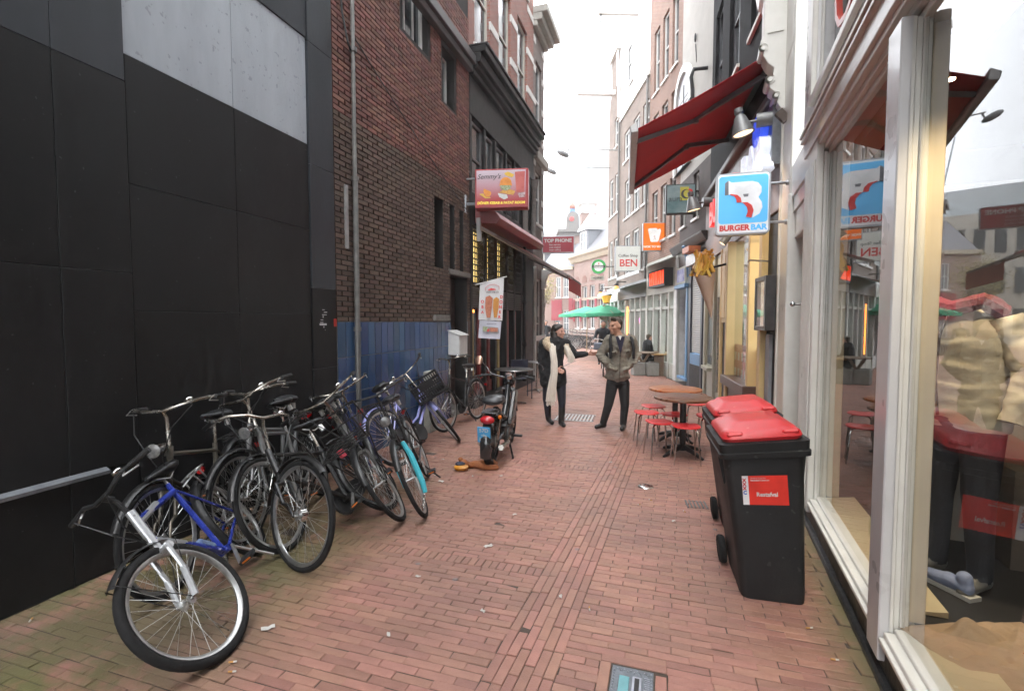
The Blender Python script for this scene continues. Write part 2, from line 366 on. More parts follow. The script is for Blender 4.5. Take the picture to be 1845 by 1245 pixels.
def brickgeo(hx,hy,cx=0,cy=0,cz=0,sh=0,tx=0,ty=0,bv=.0028):
    V=[]
    for dx,dy,z in ((hx,hy,-.02),(hx,hy,-bv),(hx-bv,hy-bv,0)):
        for a,b in ((-1,-1),(1,-1),(1,1),(-1,1)): V.append((cx+a*dx-sh*-b*dy,cy+b*dy,cz+z+a*tx+b*ty))
    return V,[(8,9,10,11)]+[(l*4+j,l*4+(j+1)%4,(l+1)*4+(j+1)%4,(l+1)*4+j) for l in (0,1) for j in range(4)]
def vis(b): return b[1]>1.15 and b[1]<21
def dep(b): return -b[0]*.3+b[1]*.954
inview=[b for b in bricks if dep(b)>1.9 and abs(b[0]*.954+b[1]*.3)/dep(b)<1.07 and not(b[0]<-2.75 and b[1]<1.8)]
inview.sort(key=dep); near=set(map(id,inview[:300])); cache={}
st=MB()
for b in bricks:
    z=rr.gauss(0,.0012); tx=rr.gauss(0,.0007); ty=rr.gauss(0,.0007)
    if id(b) in near:
        key=(round(b[2],2),round(b[3],3),b[4])
        if key not in cache:
            q=MB(); q.add(*brickgeo(b[2],b[3],sh=b[4])); cache[key]=q.mesh('brick',PB)
        o=link('brick',cache[key],pv); o.location=(b[0],b[1],z); o.rotation_euler=(ty/.026,-tx/.1,rr.gauss(0,.004))
    else: st.add(*brickgeo(b[2],b[3],b[0],b[1],z,b[4],tx,ty))
st.build('paving_bricks',PB,pv,kind='stuff')
# ---------------------------------------------------------------- left: black clad building
XL=-3.62
blk=mk('black_panel',(.0105,.0106,.0112),(.0062,.0062,.0066),2.2,.45,0,.03,60,rnd=.12,spec=.28,det=6,dirt=.55,dirtc=(.022,.022,.0225),stretch=(1,1,.6))
blk2=mk('charcoal_panel',(.034,.039,.046),(.026,.03,.035),4,.4,0,.1,40,rnd=.08,spec=.35,stretch=(1,1,.3))
gry=mk('grey_panel',(.40,.44,.475),(.34,.375,.41),5,.5,0,.1,60,rnd=.04,stretch=(1,1,.25),dirt=.25,dirtc=(.15,.16,.17))
def specks(m,sc,lo,col,amt):
    """fine pale scratches and chips on a dark coating"""
    t=m.node_tree;N=t.nodes;L=t.links;b=N['Principled BSDF']; src=b.inputs['Base Color'].links[0].from_socket
    tc=N.new('ShaderNodeTexCoord'); n=N.new('ShaderNodeTexNoise'); n.inputs['Scale'].default_value=sc; n.inputs['Detail'].default_value=2; L.new(tc.outputs['Object'],n.inputs['Vector'])
    r=N.new('ShaderNodeMapRange'); r.inputs[1].default_value=lo; r.inputs[2].default_value=lo+.03; r.inputs[4].default_value=amt; L.new(n.outputs[0],r.inputs[0])
    mx=N.new('ShaderNodeMix'); mx.data_type='RGBA'; mx.inputs[7].default_value=(*col,1); L.new(r.outputs[0],mx.inputs[0]); L.new(src,mx.inputs[6]); L.new(mx.outputs[2],b.inputs['Base Color'])
specks(blk,30,.735,(.07,.07,.075),.6); specks(gry,20,.66,(.16,.17,.19),.5)
metal_edge=mk('metal_trim',(.30,.32,.34),(.22,.23,.25),14,.35,.7)
bb=thing('panel_clad_building','black panel clad blind wall with two light grey panels at upper left','building',(0,0,0))
mb=MB(); mb.box(XL-6,XL-.03,-11,4.72,-.05,16); mb.build('backing_wall',mk('wall_core',(.012,.012,.012),None,4,.9),bb)
def panel(y0,y1,z0,z1,m,d=0,name='panel',g=.0018):
    q=MB(); q.box(XL-.028,XL+d,y0+g,y1-g,z0+g,z1-g); return q.build(name,m,bb,bevel=.0025)
ycol=[-11,-8.6,-6.4,-4.2,-2.0,.2,2.06]
for a,b in zip(ycol,ycol[1:]):
    panel(a,b,.72,2.06,blk); panel(a,b,2.06,3.393,blk); panel(a,b,0.0,.69,blk)
    panel(a,b,3.393,6.0,blk2); panel(a,b,6.0,9,blk2); panel(a,b,9,16,blk2)
panel(2.06,2.49,.72,2.06,blk); panel(2.06,2.49,2.06,3.393,blk); panel(2.06,2.49,3.393,6.0,blk2); panel(2.06,2.49,0,.69,blk)
for z0,z1 in ((0,1.795),(1.795,2.692),(2.692,3.588)):
    panel(2.49,3.396,z0,z1,blk,-.004); panel(3.396,4.318,z0,z1,blk,-.004)
panel(2.49,3.396,3.588,4.68,gry,-.012); panel(3.396,4.318,3.588,4.68,gry,-.012)
panel(2.06,4.318,4.68,6.0,blk2); panel(2.06,4.318,6,9,blk2); panel(2.06,4.318,9,16,blk2)
for z0,z1,m in ((0,1.2,blk),(1.2,2.083,blk),(2.083,3.39,blk2),(3.39,4.655,blk2),(4.655,6.2,blk2),(6.2,9,blk2),(9,16,blk2)): panel(4.322,4.715,z0,z1,m,.012,'pillar_panel')
q=MB(); q.prism([(0,.690),(.05,.690),(.05,.712),(0,.735)],lambda a,b:(XL-.01+a,-8.6,b),lambda a,b:(XL-.01+a,2.27,b)); q.build('ledge_trim',metal_edge,bb)
q=MB()
for k in range(9): q.box(XL+.0125,XL+.0135,4.40+rr.uniform(0,.12),4.44+rr.uniform(0,.13),1.62+k*.028,1.62+k*.028+rr.uniform(.006,.022))
q.build('torn_sticker',mk('torn_paper',(.6,.6,.6),None,40,.9),bb)
q=MB(); q.box(XL+.0125,XL+.0145,4.665,4.714,1.66,1.75); q.build('red_sticker',mk('red_plastic',(.5,.03,.02),None,9,.5),bb)
# ---------------------------------------------------------------- left: brick building with blue tiles
kb=thing('brick_tile_building','dark brick building with blue tiled base and narrow window niches','building',(XL,0,0),R(90))
F=Fac(kb,-1)
dk=mk('brown_brick',(.108,.067,.048),(.072,.047,.035),8,.8,0,.5,70,rnd=.28)
rd=mk('red_brown_brick',(.185,.077,.057),(.122,.053,.041),7,.8,0,.5,70,rnd=.3)
mort=mk('raked_mortar',(.02,.016,.014),None,20,.95)
holes=[(7.25,7.60,2.62,3.79),(7.84,8.06,2.62,3.79),(8.27,8.47,2.62,3.79),(7.86,8.64,-.05,2.55)]
up=[(6.30,7.10,5.90,7.6),(7.62,8.12,5.45,6.35)]
F.wall('wall_core',4.72,8.75,-.05,16,holes+up,mort,.35,.6,-.012)
q=MB()
for a,b,c,e in holes[:3]: F.bx(q,a-.02,b+.02,-.36,-.34,c-.02,e+.02)
q.build('niche_glass',mk('dark_glass',(.012,.014,.016),None,3,.08,spec=.8),kb)
wb_=[]
def addbricks(x0,x1,z0,z1,skip):
    z=z0;r=0
    while z<z1-.03:
        x=x0-(.11 if r%2 else 0); 
        while x<x1-.01:
            a=max(x,x0); b=min(x+.214,x1)
            segs=[(a,b)]
            for h in skip:
                if z+.025>h[2] and z+.025<h[3]:
                    ns=[]
                    for s0,s1 in segs:
                        if h[1]<=s0 or h[0]>=s1: ns.append((s0,s1))
                        else:
                            if h[0]-s0>.02: ns.append((s0,h[0]))
                            if s1-h[1]>.02: ns.append((h[1],s1))
                    segs=ns
            for s0,s1 in segs:
                if s1-s0>.02: wb_.append((s0,s1,z))
            x+=.224
        z+=.0605; r+=1
addbricks(4.725,8.75,1.72,7.4,[(a-.0,b+.0,c,e) for a,b,c,e in holes]+[(6.22,7.18,5.84,7.6),(7.55,8.19,5.38,6.42),(4.7,8.76,6.42,6.74)])
wb_.sort(key=lambda b:(b[0]*.954+1.1)**2+(b[2]-1.7)**2*.35)
stD=MB(); stR=MB(); cacheb={}
def wbrick(l,c=None):
    V=[];bv=.003;h=.0485
    for i,(y,ins) in enumerate(((.012,0),(-.004,0),(-.0075,bv))):
        for a,b in ((0,0),(1,0),(1,1),(0,1)): V.append((ins if a==0 else l-ins,y,ins if b==0 else h-ins))
    if c: V=[(v[0]+c[0],v[1]+c[1],v[2]+c[2]) for v in V]
    return V,[(8,9,10,11)]+[(k*4+j,k*4+(j+1)%4,(k+1)*4+(j+1)%4,(k+1)*4+j) for k in (0,1) for j in range(4)]
for n,(a,b,z) in enumerate(wb_):
    m=dk if z<4.12 else rd
    l=round(b-a-.010,2); dj=rr.gauss(0,.0012)
    if n<300:
        k=(l,m.name)
        if k not in cacheb: t=MB(); t.add(*wbrick(l)); cacheb[k]=t.mesh('brick',m)
        o=link('brick',cacheb[k],kb); o.location=(a+.005,dj,z)
    else: (stD if z<4.12 else stR).add(*wbrick(b-a-.010,(a+.005,dj,z)))
stD.build('lower_brickwork',dk,kb,kind='stuff'); stR.build('upper_brickwork',rd,kb,kind='stuff')
tile=mk('glazed_blue_tile',(.036,.082,.19),(.026,.058,.135),2,.16,0,.04,10,rnd=.3,coat=.5,stretch=(1,1,.4))
grout=mk('grout',(.17,.18,.18),None,20,.9)
q=MB(); F.bx(q,4.73,7.86,-.01,.003,-.05,1.712); F.bx(q,8.64,8.75,-.01,.003,-.05,1.712); q.build('grout_bed',grout,kb)
tm={}
for z0,z1 in ((.0,.43),(.43,.862),(.862,1.29),(1.29,1.712)):
    x=4.735
    while x<7.80:
        w=min(.152,7.856-x); k=(round(w,3),round(z1-z0,3))
        if k not in tm: t=MB(); F.bx(t,.0035,w-.0035,.0,.008,.0035,z1-z0-.0035); tm[k]=t.mesh('tile',tile)
        o=link('tile',tm[k],kb,bevel=.002); o.location=(x,rr.gauss(0,.0008),z0); o.rotation_euler=(0,0,rr.gauss(0,.006)); x+=w
brownd=mk('brown_door_paint',(.055,.030,.022),(.04,.022,.017),5,.4)
q=MB(); F.bx(q,7.86,8.64,-.32,-.27,0,2.53); q.build('door',brownd,kb)
q=MB(); F.bx(q,8.645,8.75,-.02,.012,0,1.72); q.build('door_side_panel',brownd,kb)
stone=mk('grey_stone',(.20,.19,.17),(.14,.13,.12),12,.85,0,.4)
q=MB(); F.bx(q,7.80,8.72,-.05,.035,2.55,2.64); q.build('door_lintel',stone,kb,bevel=.006)
q=MB(); F.bx(q,7.18,7.74,-.02,.06,1.725,1.825); q.build('stone_ledge',stone,kb,bevel=.006)
q=MB(); F.bx(q,7.86,8.70,-.3,.02,-.01,.10); q.build('door_step',stone,kb,bevel=.01)
wh=mk('white_paint',(.62,.62,.60),(.52,.52,.50),7,.45,dirt=.25,dirtc=(.3,.29,.27)); dg_=mk('upper_window_glass',(.05,.06,.065),(.03,.035,.04),2,.06,spec=.9)
F.window(6.30,7.10,5.90,7.6,.14,wh,dg_,3,2); F.window(7.62,8.12,5.45,6.35,.2,wh,dg_,1,1,.04)
q=MB(); F.bx(q,4.72,8.75,-.02,.10,6.44,6.56); F.bx(q,4.72,8.75,-.02,.16,6.56,6.72); q.build('cornice',mk('dark_painted_wood',(.085,.082,.08),(.06,.058,.057),6,.5),kb,bevel=.01)
zinc=mk('zinc_grey',(.15,.145,.135),(.10,.098,.092),9,.45,.35,.1)
q=MB(); q.tube([(5.045,-.06,.0),(5.045,-.06,3.4),(5.04,-.06,3.42),(5.04,-.06,9)],[.032,.032,.024,.024],10); 
for z in (1.6,3.4,4.9): q.cyl((5.045,-.06,z),(5.045,-.06,z+.05),.044)
q.build('downpipe',zinc,kb,smooth=True)
q=MB(); F.bx(q,4.90,4.945,.0,.035,2.58,3.32); q.build('metal_bracket',mk('galvanised',(.42,.42,.41),(.3,.3,.3),10,.4,.5),kb,bevel=.003)
cable=mk('black_rubber',(.012,.012,.012),(.02,.02,.02),20,.6)
q=MB(); q.tube([(5.04,-.03,5.15)]+[(5.04+t*3.6,-.025,5.15-1.35*t-.22*math.sin(t*3.14)*0-.25*t*(1-t)) for t in (.1,.25,.4,.55,.7,.85,1)],.007,5); q.tube([(4.86,-.02,6.2),(4.88,-.03,5.3),(4.93,-.07,4.95),(5.0,-.06,4.9)],.012,6); q.build('cable',cable,kb)
lb=thing('letter_box','white metal letter box with slanted lid on the blue tiled wall','letter box',(XL+.012,7.72,1.13),R(90))
q=MB(); q.prism([(-.0,0),(-.22,0),(-.22,.34),(0,.42)],lambda a,b:(.0,a,b),lambda a,b:(.36,a,b)); q.build('box',wh,lb,bevel=.008)
q=MB(); q.prism([(.0,.423),(-.245,.338),(-.245,.352),(0,.437)],lambda a,b:(-.015,a,b),lambda a,b:(.375,a,b)); q.build('lid',wh,lb,bevel=.003)
ub=tag(link('utility_box',MB().box(-.12,.12,-.10,.02,0,.95).mesh('utility_box',mk('concrete_box',(.33,.33,.29),(.25,.25,.22),9,.85,0,.3))),'grey concrete utility box against the blue tiles behind the crate bicycle','utility box'); ub.location=(XL+.12,6.75,0); ub.rotation_euler=(0,0,R(90)); b_=ub.modifiers.new('b','BEVEL'); b_.width=.012
# ---------------------------------------------------------------- left: kebab building
ke=thing('kebab_shop_building','dark timber shopfront building with red brick and white banded upper storeys','building',(XL,0,0),R(90))
F=Fac(ke,-1)
dark=mk('black_green_timber',(.013,.012,.0115),(.009,.0085,.008),7,.5,spec=.25)
redbr=brickmat('red_brick_wall',(.30,.105,.075),(.22,.075,.055),(.25,.2,.17),.215,.062)
dpb=brickmat('purple_brick_wall',(.13,.075,.07),(.10,.06,.055),(.13,.11,.1),.215,.062)
ws=mk('white_stone_band',(.66,.65,.62),(.55,.54,.51),8,.7,dirt=.2,dirtc=(.35,.33,.3))
A,B=8.75,13.5
win=[]
for (x0,x1) in ((9.05,9.95),(10.5,11.4),(11.95,12.85)):
    for z0 in (7.15,10.3,13.3): win.append((x0,x1,z0,z0+2.25))
F.wall('upper_wall',A,B,6.9,17,win,redbr,.16,.5)
for w in win: F.window(*w,.1,mk('cream_frame',(.55,.53,.46),(.45,.43,.37),8,.5),dg_,1,2,.07,ws)
for z in (7.9,8.9,10.0,11.1,12.2,13.2):
    for x0,x1 in ((A,9.05),(9.95,10.5),(11.4,11.95),(12.85,B)):
        q=MB(); F.bx(q,x0-.002 if x0>A else x0,x1+.002 if x1<B else x1,-.03,.012,z,z+.17); q.build('stone_band',ws,ke)
q=MB()
for z0,z1,d in ((6.42,6.52,.10),(6.52,6.62,.17),(6.62,6.80,.24),(6.80,6.92,.34),(6.92,6.97,.38)): F.bx(q,A+.01,B-.01,-.02,d,z0,z1)
q.build('cornice',mk('black_cornice_paint',(.02,.0195,.019),(.014,.0135,.0135),6,.42,spec=.3),ke,bevel=.012)
q=MB(); F.bx(q,A+.01,B-.01,-.3,.02,5.7,6.42); q.build('frieze_board',dark,ke,bevel=.01)
# tall first-floor timber windows between posts
posts=[8.83,9.62,10.28,11.05,11.70,12.35,13.2]
q=MB(); F.bx(q,A,B,-.62,-.60,.1,6.4); q.build('back_wall',mk('dark_interior',(.012,.010,.009),None,3,.9),ke)
for x in posts: q=MB(); F.bx(q,x-.055,x+.055,-.16,.006,.0,5.7); q.build('post',dark,ke,bevel=.01)
for a,b in zip(posts,posts[1:]):
    if b<12.4: F.window(a+.075,b-.075,4.25,5.65,.08,mk('grey_frame',(.13,.13,.125),(.09,.09,.09),9,.4),dg_,1,2,.05)
q=MB(); F.bx(q,A,B,-.16,.0,3.62,4.24); q.build('spandrel_panel',dark,ke)
for x in (12.45,13.3):
    q=MB(); q.lathe([(.10,0),(.10,.12),(.075,.16),(.065,1.35),(.075,1.38),(.085,1.42),(.13,1.62),(.14,1.70)],12,'z',(x,-.07,3.95)); q.build('stone_column',mk('weathered_stone',(.16,.14,.125),(.1,.09,.08),9,.8),ke,smooth=True)
# lattice windows over the shopfront
warm=mk('lit_shop_interior',(.9,.66,.25),(.75,.5,.15),2.2,.9,emit=.9)
for a,b in zip(posts[:5],posts[1:6]):
    q=MB(); F.bx(q,a+.075,a+.12,-.06,.0,2.45,3.60);F.bx(q,b-.12,b-.075,-.06,.0,2.45,3.60);F.bx(q,a+.12,b-.12,-.06,.0,2.45,2.5);F.bx(q,a+.12,b-.12,-.06,.0,3.55,3.6)
    n=5
    for i in range(1,n): x=a+.12+(b-a-.24)*i/n; F.bx(q,x-.014,x+.014,-.018,-.002,2.5,3.55)
    for i in range(1,9): z=2.5+1.05*i/9; F.bx(q,a+.12,b-.12,-.017,-.003,z-.013,z+.013)
    w=q.build('lattice_window',dark,ke); g=MB(); F.bx(g,a+.12,b-.12,-.026,-.022,2.5,3.55); g.build('pane',glassmat('thin_glass',1.45),w)
q=MB(); F.bx(q,8.95,11.62,-.16,-.15,2.5,3.55); q.build('lit_panel',warm,ke)
slat=mk('dark_slats',(.05,.042,.036),(.035,.03,.027),6,.5)
q=MB()
for k in range(9): F.bx(q,8.9,13.1,-.05,.0,2.0+k*.047,2.0+k*.047+.032)
q.build('slatted_fascia',slat,ke)
q=MB(); 
for x in (9.25,9.5,9.95,10.15): F.bx(q,x,x+.1,.001,.004,2.28,2.35)
q.build('small_lettering',mk('dull_gold',(.35,.28,.08),None,9,.5),ke)
redt=mk('dark_red_timber',(.20,.022,.02),(.14,.016,.015),6,.4); gold=mk('ochre_panel',(.42,.33,.12),(.33,.25,.09),5,.5)
for i,x in enumerate((8.98,9.4,9.95,10.6,11.3,11.9)):
    q=MB(); F.bx(q,x,x+.12,-.14,-.06,.18,1.98); q.build('door_stile',(gold,redt,redt,gold,redt,redt)[i],ke,bevel=.006)
for a,b in ((9.12,9.39),(9.53,9.94),(10.08,10.59),(10.73,11.29),(11.43,11.89)):
    q=MB(); F.bx(q,a,b,-.11,-.105,.42,1.97); q.build('shop_pane',dg_,ke); q=MB(); F.bx(q,a,b,-.13,-.08,.18,.42); q.build('kick_panel',redt,ke)
q=MB(); F.bx(q,10.0,10.05,-.095,-.09,1.0,1.45); F.bx(q,9.05,9.11,-.055,-.05,1.9,1.95); q.build('neon_strip',mk('orange_neon',(1,.25,.04),None,3,.5,emit=4),ke)
q=MB(); F.bx(q,A+.02,B-.1,-.2,.10,-.01,.17); q.build('plinth',mk('black_stone',(.03,.03,.03),(.02,.02,.02),9,.5),ke,bevel=.01)
q=MB(); q.lathe([(.055,.0),(.075,.05),(.075,.3),(.05,.36),(.045,.9),(.065,.93),(.065,1.0),(.045,1.04),(.04,2.0),(.06,2.03),(.06,2.1),(.04,2.14),(.038,3.6)],12,'z',(12.2,-.12,.15)); q.build('iron_column',dark,ke,smooth=True)
q=MB(); F.bx(q,12.5,13.42,-.1,.04,.2,3.55); q.build('black_boarding',dark,ke,bevel=.01)
# folded-out kebab awning
aw=thing('red_shop_awning','long narrow red awning with cassette over the kebab shopfront','awning',(XL,0,0),R(90))
rc=mk('dark_red_canvas',(.42,.04,.04),(.34,.03,.03),5,.8,0,.1,120); cass=mk('awning_box',(.28,.085,.085),(.22,.06,.06),4,.5)
q=MB(); q.prism([(-.02,4.02),(-.45,3.86),(-.55,3.72),(-.45,3.62),(-.02,3.66)],lambda a,b:(9.0,a,b),lambda a,b:(12.6,a,b)); q.build('cassette',cass,aw,bevel=.01)
q=MB(); q.add([(9.0,-.10,3.60),(12.6,-.10,3.60),(12.6,-1.28,2.86),(9.9,-.52,3.36)],[(0,1,2,3)]); q.add([(9.0,-.10,3.592),(12.6,-.10,3.592),(12.6,-1.28,2.852),(9.9,-.52,3.352)],[(3,2,1,0)]); q.build('fabric',rc,aw)
q=MB(); q.bar((8.98,-.12,3.57),(12.6,-1.3,2.84),.05,.06); q.bar((8.98,-.1,3.75),(8.98,-.12,3.3),.06,.08); q.build('front_rail',mk('light_metal',(.45,.44,.43),(.36,.35,.34),8,.4,.4),aw)
q=MB(); q.add([(12.3,-1.27,2.86),(14.2,-1.27,2.78),(14.2,-1.275,2.42),(12.3,-1.275,2.5)],[(0,1,2,3)]); q.build('valance',rc,aw)
q=MB(); q.bar((12.25,-1.25,2.88),(14.25,-1.25,2.80),.05,.05); q.bar((12.6,-.1,3.4),(12.6,-1.25,2.86),.03,.04); q.bar((14.2,-.1,3.35),(14.2,-1.25,2.8),.03,.04); q.add([(12.3,-.1,3.45),(14.2,-.1,3.38),(14.2,-1.25,2.81),(12.3,-1.25,2.89)],[(0,1,2,3)]); q.build('second_awning_frame',mk('brown_metal',(.10,.08,.07),None,8,.5),aw)
# corner building further along on the left
cb=thing('banded_corner_building','grey brown brick corner building with white stone bands and heavy cornice','building',(XL,0,0),R(90))
F=Fac(cb,-1); A,B=13.5,14.75
gbr=brickmat('grey_brown_brick',(.19,.145,.13),(.145,.11,.10),(.2,.18,.16),.215,.062)
F.wall('wall',A,B,0,10.4,[(13.75,14.45,4.6,6.1),(13.75,14.45,7.2,9.2),(13.62,14.55,.3,3.0)],gbr,.16,5)
for w in ((13.75,14.45,4.6,6.1),(13.75,14.45,7.2,9.2)): F.window(*w,.1,wh,dg_,1,2,.06,ws)
F.window(13.62,14.55,.3,3.0,.1,wh,dg_,1,2,.07)
for z in (4.3,5.2,6.2,6.95,7.9,8.8,9.6): q=MB(); F.bx(q,14.46,B+.004,-.3,.014,z,z+.17); F.bx(q,A+.01,13.74,-.03,.014,z,z+.17); q.build('stone_band',ws,cb)
q=MB()
for z0,z1,d in ((9.95,10.1,.12),(10.1,10.3,.26),(10.3,10.5,.42)): F.bx(q,A-.05,B+d,-3,d,z0,z1)
q.build('cornice',mk('putty_paint',(.36,.35,.31),(.28,.27,.24),7,.6),cb,bevel=.02)
q=MB(); F.bx(q,A,B+.1,-1,.14,6.35,6.6); q.build('belt_course',mk('putty_paint',None),cb,bevel=.02)
q=MB(); F.bx(q,14.56,14.66,.0,.07,.0,3.3); F.bx(q,13.55,13.66,.0,.07,0,3.3); F.bx(q,13.5,14.7,.0,.1,1.15,1.3); q.build('shop_pilaster',wh,cb,bevel=.01)
q=MB(); q.prism([(0,3.3),(.34,3.3),(.34,3.2),(.2,3.15),(.12,2.95),(.12,2.75),(0,2.7)],lambda a,b:(14.5,-a,b),lambda a,b:(14.68,-a,b)); q.build('carved_bracket',wh,cb,bevel=.01)
q=MB()
for k in range(7): q.tube([(14.61,-.078,1.35+k*.2),(14.58+.05*math.sin(k),-.079,1.42+k*.2),(14.64,-.078,1.5+k*.2)],.008,4)
q.build('black_scrollwork',cable,cb)
q=MB(); F.bx(q,13.56,13.68,.12,.13,1.85,2.15); q.build('no_parking_plate',wh,cb)
# ---------------------------------------------------------------- right: clothing shop with white timber front
def frame_thing(name,label,cat,p0,phi): 
    return thing(name,label,cat,(p0[0],p0[1],0),R(90-phi))
sh=frame_thing('clothing_shop_building','white painted timber shopfront with big display windows and black plinth','building',(1.033,2.689),4.9)
F=Fac(sh,1)
wp=mk('old_white_gloss',(.76,.75,.70),(.68,.67,.62),3.5,.32,0,.08,30,dirt=.22,dirtc=(.33,.31,.27),coat=.15)
wp2=mk('grey_white_gloss',(.66,.66,.66),(.58,.58,.58),3,.3,coat=.2,dirt=.12,dirtc=(.35,.34,.32))
cream=mk('cream_inner_paint',(.62,.52,.34),(.55,.46,.30),3,.5)
pl=mk('black_plinth',(.018,.018,.019),(.03,.03,.03),9,.4,0,.4,25,dirt=.4,dirtc=(.07,.07,.065))
G0=glassmat('shop_glass',2.1,(.93,.95,.94),0,.0)
q=MB(); F.bx(q,-10,2.3,-.16,.0,-.03,.19); q.build('plinth',pl,sh,bevel=.012)
q=MB(); F.bx(q,-10,2.3,-.1,.035,-.03,.04); q.build('plinth_foot',pl,sh,bevel=.012)
def sillset(a,b,par=None):
    q=MB(); 
    for d0,d1,z0,z1 in ((-.17,.03,.19,.215),(-.17,.012,.215,.245),(-.17,-.03,.245,.27)): F.bx(q,a,b,d0,d1,z0,z1)
    q.build('sill',wp,sh,bevel=.004); q=MB(); q.prism([(-.30,.27),(-.108,.27),(-.30,.30)],lambda y,z:(a,y,z),lambda y,z:(b,y,z)); q.build('inner_sill',cream,sh)
sillset(.16,1.84); sillset(-10,-.03)
q=MB(); F.bx(q,-.02,.158,-.02,.03,.09,3.09); q.build('pilaster',wp2,sh,bevel=.006)
st=[(.0,-.005,-.03),(.012,-.03,-.055),(.004,-.055,-.075),(.02,-.075,-.095)]
q=MB()
for ds,d0,d1 in st: F.bx(q,-.02+ds,.15-ds*.3,d1,d0-.0003,.10,3.085)
q.build('pilaster_moulding',wp,sh,bevel=.004)
q=MB(); F.bx(q,.052,.135,-.175,-.098,.27,3.08); q.build('inner_post',cream,sh,bevel=.006)
q=MB(); F.bx(q,1.86,2.34,-.02,.03,.12,3.2); q.build('corner_pilaster',wp,sh,bevel=.006)
q=MB()
for ds,d0,d1 in ((0,-.02,-.045),(.014,-.045,-.06),(.004,-.06,-.085),(.022,-.085,-.11)): F.bx(q,1.845+ds,2.30,d1,d0-.0003,.19,3.085)
q.build('corner_moulding',wp,sh,bevel=.004)
q=MB(); F.bx(q,1.86,1.98,-.20,-.1125,.27,3.08); q.build('inner_post',cream,sh,bevel=.006)
q=MB()
for x in (1.92,1.98,2.05,2.12,2.19,2.26,2.31): F.bx(q,x,x+.028,.03,.042,.13,3.05)
q.build('fluting',wp,sh,bevel=.004)
# heads, fascia, upper sign window
q=MB()
for z0,z1,d0,d1 in ((3.07,3.11,-.17,-.05),(3.11,3.15,-.17,-.02),(3.15,3.19,-.17,.02),(3.19,3.32,-.17,.045),(3.32,3.345,-.17,.075),(3.345,3.365,-.17,.055),(3.365,3.39,-.17,.085)): F.bx(q,-10,2.40,d0,d1,z0,z1)
q.build('window_head',wp,sh,bevel=.004)
q=MB(); F.bx(q,-10,1.9,-.34,-.171,3.0,3.08); q.build('inner_head',cream,sh)
F.wall('fascia',-10,2.6,3.39,12,[(-10.5,2.05,3.62,4.9)],wp2,.12,.4,.02)
q=MB(); F.bx(q,-10,2.15,.02,.06,3.56,3.62); F.bx(q,2.05,2.13,.02,.06,3.62,4.9); F.bx(q,-10,2.05,-.02,.0,3.62,3.66); F.bx(q,1.99,2.05,-.02,0,3.66,4.9); q.build('sign_window_frame',wp,sh,bevel=.005)
q=MB(); F.bx(q,-10,2.0,-.10,-.09,3.64,4.9); q.build('sign_window_pane',mk('smoky_glass',(.06,.062,.066),None,2,.07,spec=.9),sh)
M3=basis((-1,0,0),(0,0,1))
text('C',.95,mk('red_tube',(.55,.05,.03),None,5,.35),sh,(1.45,-.05,4.12),M3,bold=-.02,ext=.02,name='red_letter')
G_=MB(); G_.add([(.02,-.06,.26),(1.90,-.06,.26),(1.90,-.06,3.10),(.02,-.06,3.10)],[(0,1,2,3)]); G_.build('display_pane',G0,sh)
G_=MB(); G_.add([(-10,-.06,.26),(.02,-.06,.26),(.02,-.06,3.10),(-10,-.06,3.10)],[(0,1,2,3)]); G_.build('display_pane',G0,sh)
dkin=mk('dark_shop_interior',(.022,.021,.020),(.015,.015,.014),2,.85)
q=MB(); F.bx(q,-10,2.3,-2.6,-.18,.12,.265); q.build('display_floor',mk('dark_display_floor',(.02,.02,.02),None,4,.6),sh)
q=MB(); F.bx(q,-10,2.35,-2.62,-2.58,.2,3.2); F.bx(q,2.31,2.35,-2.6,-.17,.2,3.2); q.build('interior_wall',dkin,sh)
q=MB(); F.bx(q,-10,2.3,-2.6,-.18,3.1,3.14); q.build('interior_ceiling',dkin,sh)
q=MB(); F.bx(q,1.25,1.29,-1.4,-.6,.27,2.6); q.build('display_screen',mk('pale_screen',(.24,.22,.18),None,2,.7),sh)
q=MB(); F.bx(q,.9,1.28,-1.2,-.85,.266,.85); q.build('display_plinth',mk('brown_box',(.09,.07,.05),None,2,.7),sh)
# doorway recess and pier
q=MB(); F.bx(q,2.36,3.28,-.62,-.58,.1,2.9); q.build('shop_door',mk('grey_door_paint',(.30,.30,.295),(.24,.24,.235),5,.4),sh)
q=MB(); F.bx(q,2.45,3.2,-.575,-.57,.9,2.6); q.build('door_glass',dg_,sh)
q=MB(); F.bx(q,2.36,3.28,-.6,.0,-.03,.13); q.build('door_step',pl,sh,bevel=.01)
q=MB(); F.bx(q,2.36,3.28,-.62,.0,2.9,3.05); q.build('door_soffit',wp,sh); q=MB(); F.bx(q,2.36,3.3,-.3,.02,3.05,3.39); F.bx(q,2.40,3.3,-.28,-.02,2.62,2.9); q.build('door_transom',wp,sh,bevel=.008)
q=MB(); F.bx(q,2.41,2.47,-.25,-.05,.14,2.6); F.bx(q,2.5,2.53,-.3,-.1,.14,2.6); q.build('door_frame',wp,sh,bevel=.006)
chrome=mk('chrome',(.62,.62,.60),(.5,.5,.49),20,.16,1.0,rvar=.08)
q=MB(); q.cyl((2.40,.035,1.88),(2.40,.085,1.88),.012); q.ell((2.40,.10,1.88),.024,10,7); q.build('door_knob',chrome,sh,smooth=True)
q=MB(); F.bx(q,3.3,4.12,-.5,.03,.22,9); F.bx(q,3.28,3.34,-.5,.05,.22,3.1); F.bx(q,4.02,4.12,-.2,.05,.22,4.3); q.build('pier',wp,sh,bevel=.01)
for z in (.95,1.9,2.85,3.8,4.75): q=MB(); F.bx(q,3.36,4.0,.03,.034,z,z+.93); q.build('pier_block',wp,sh,bevel=.004)
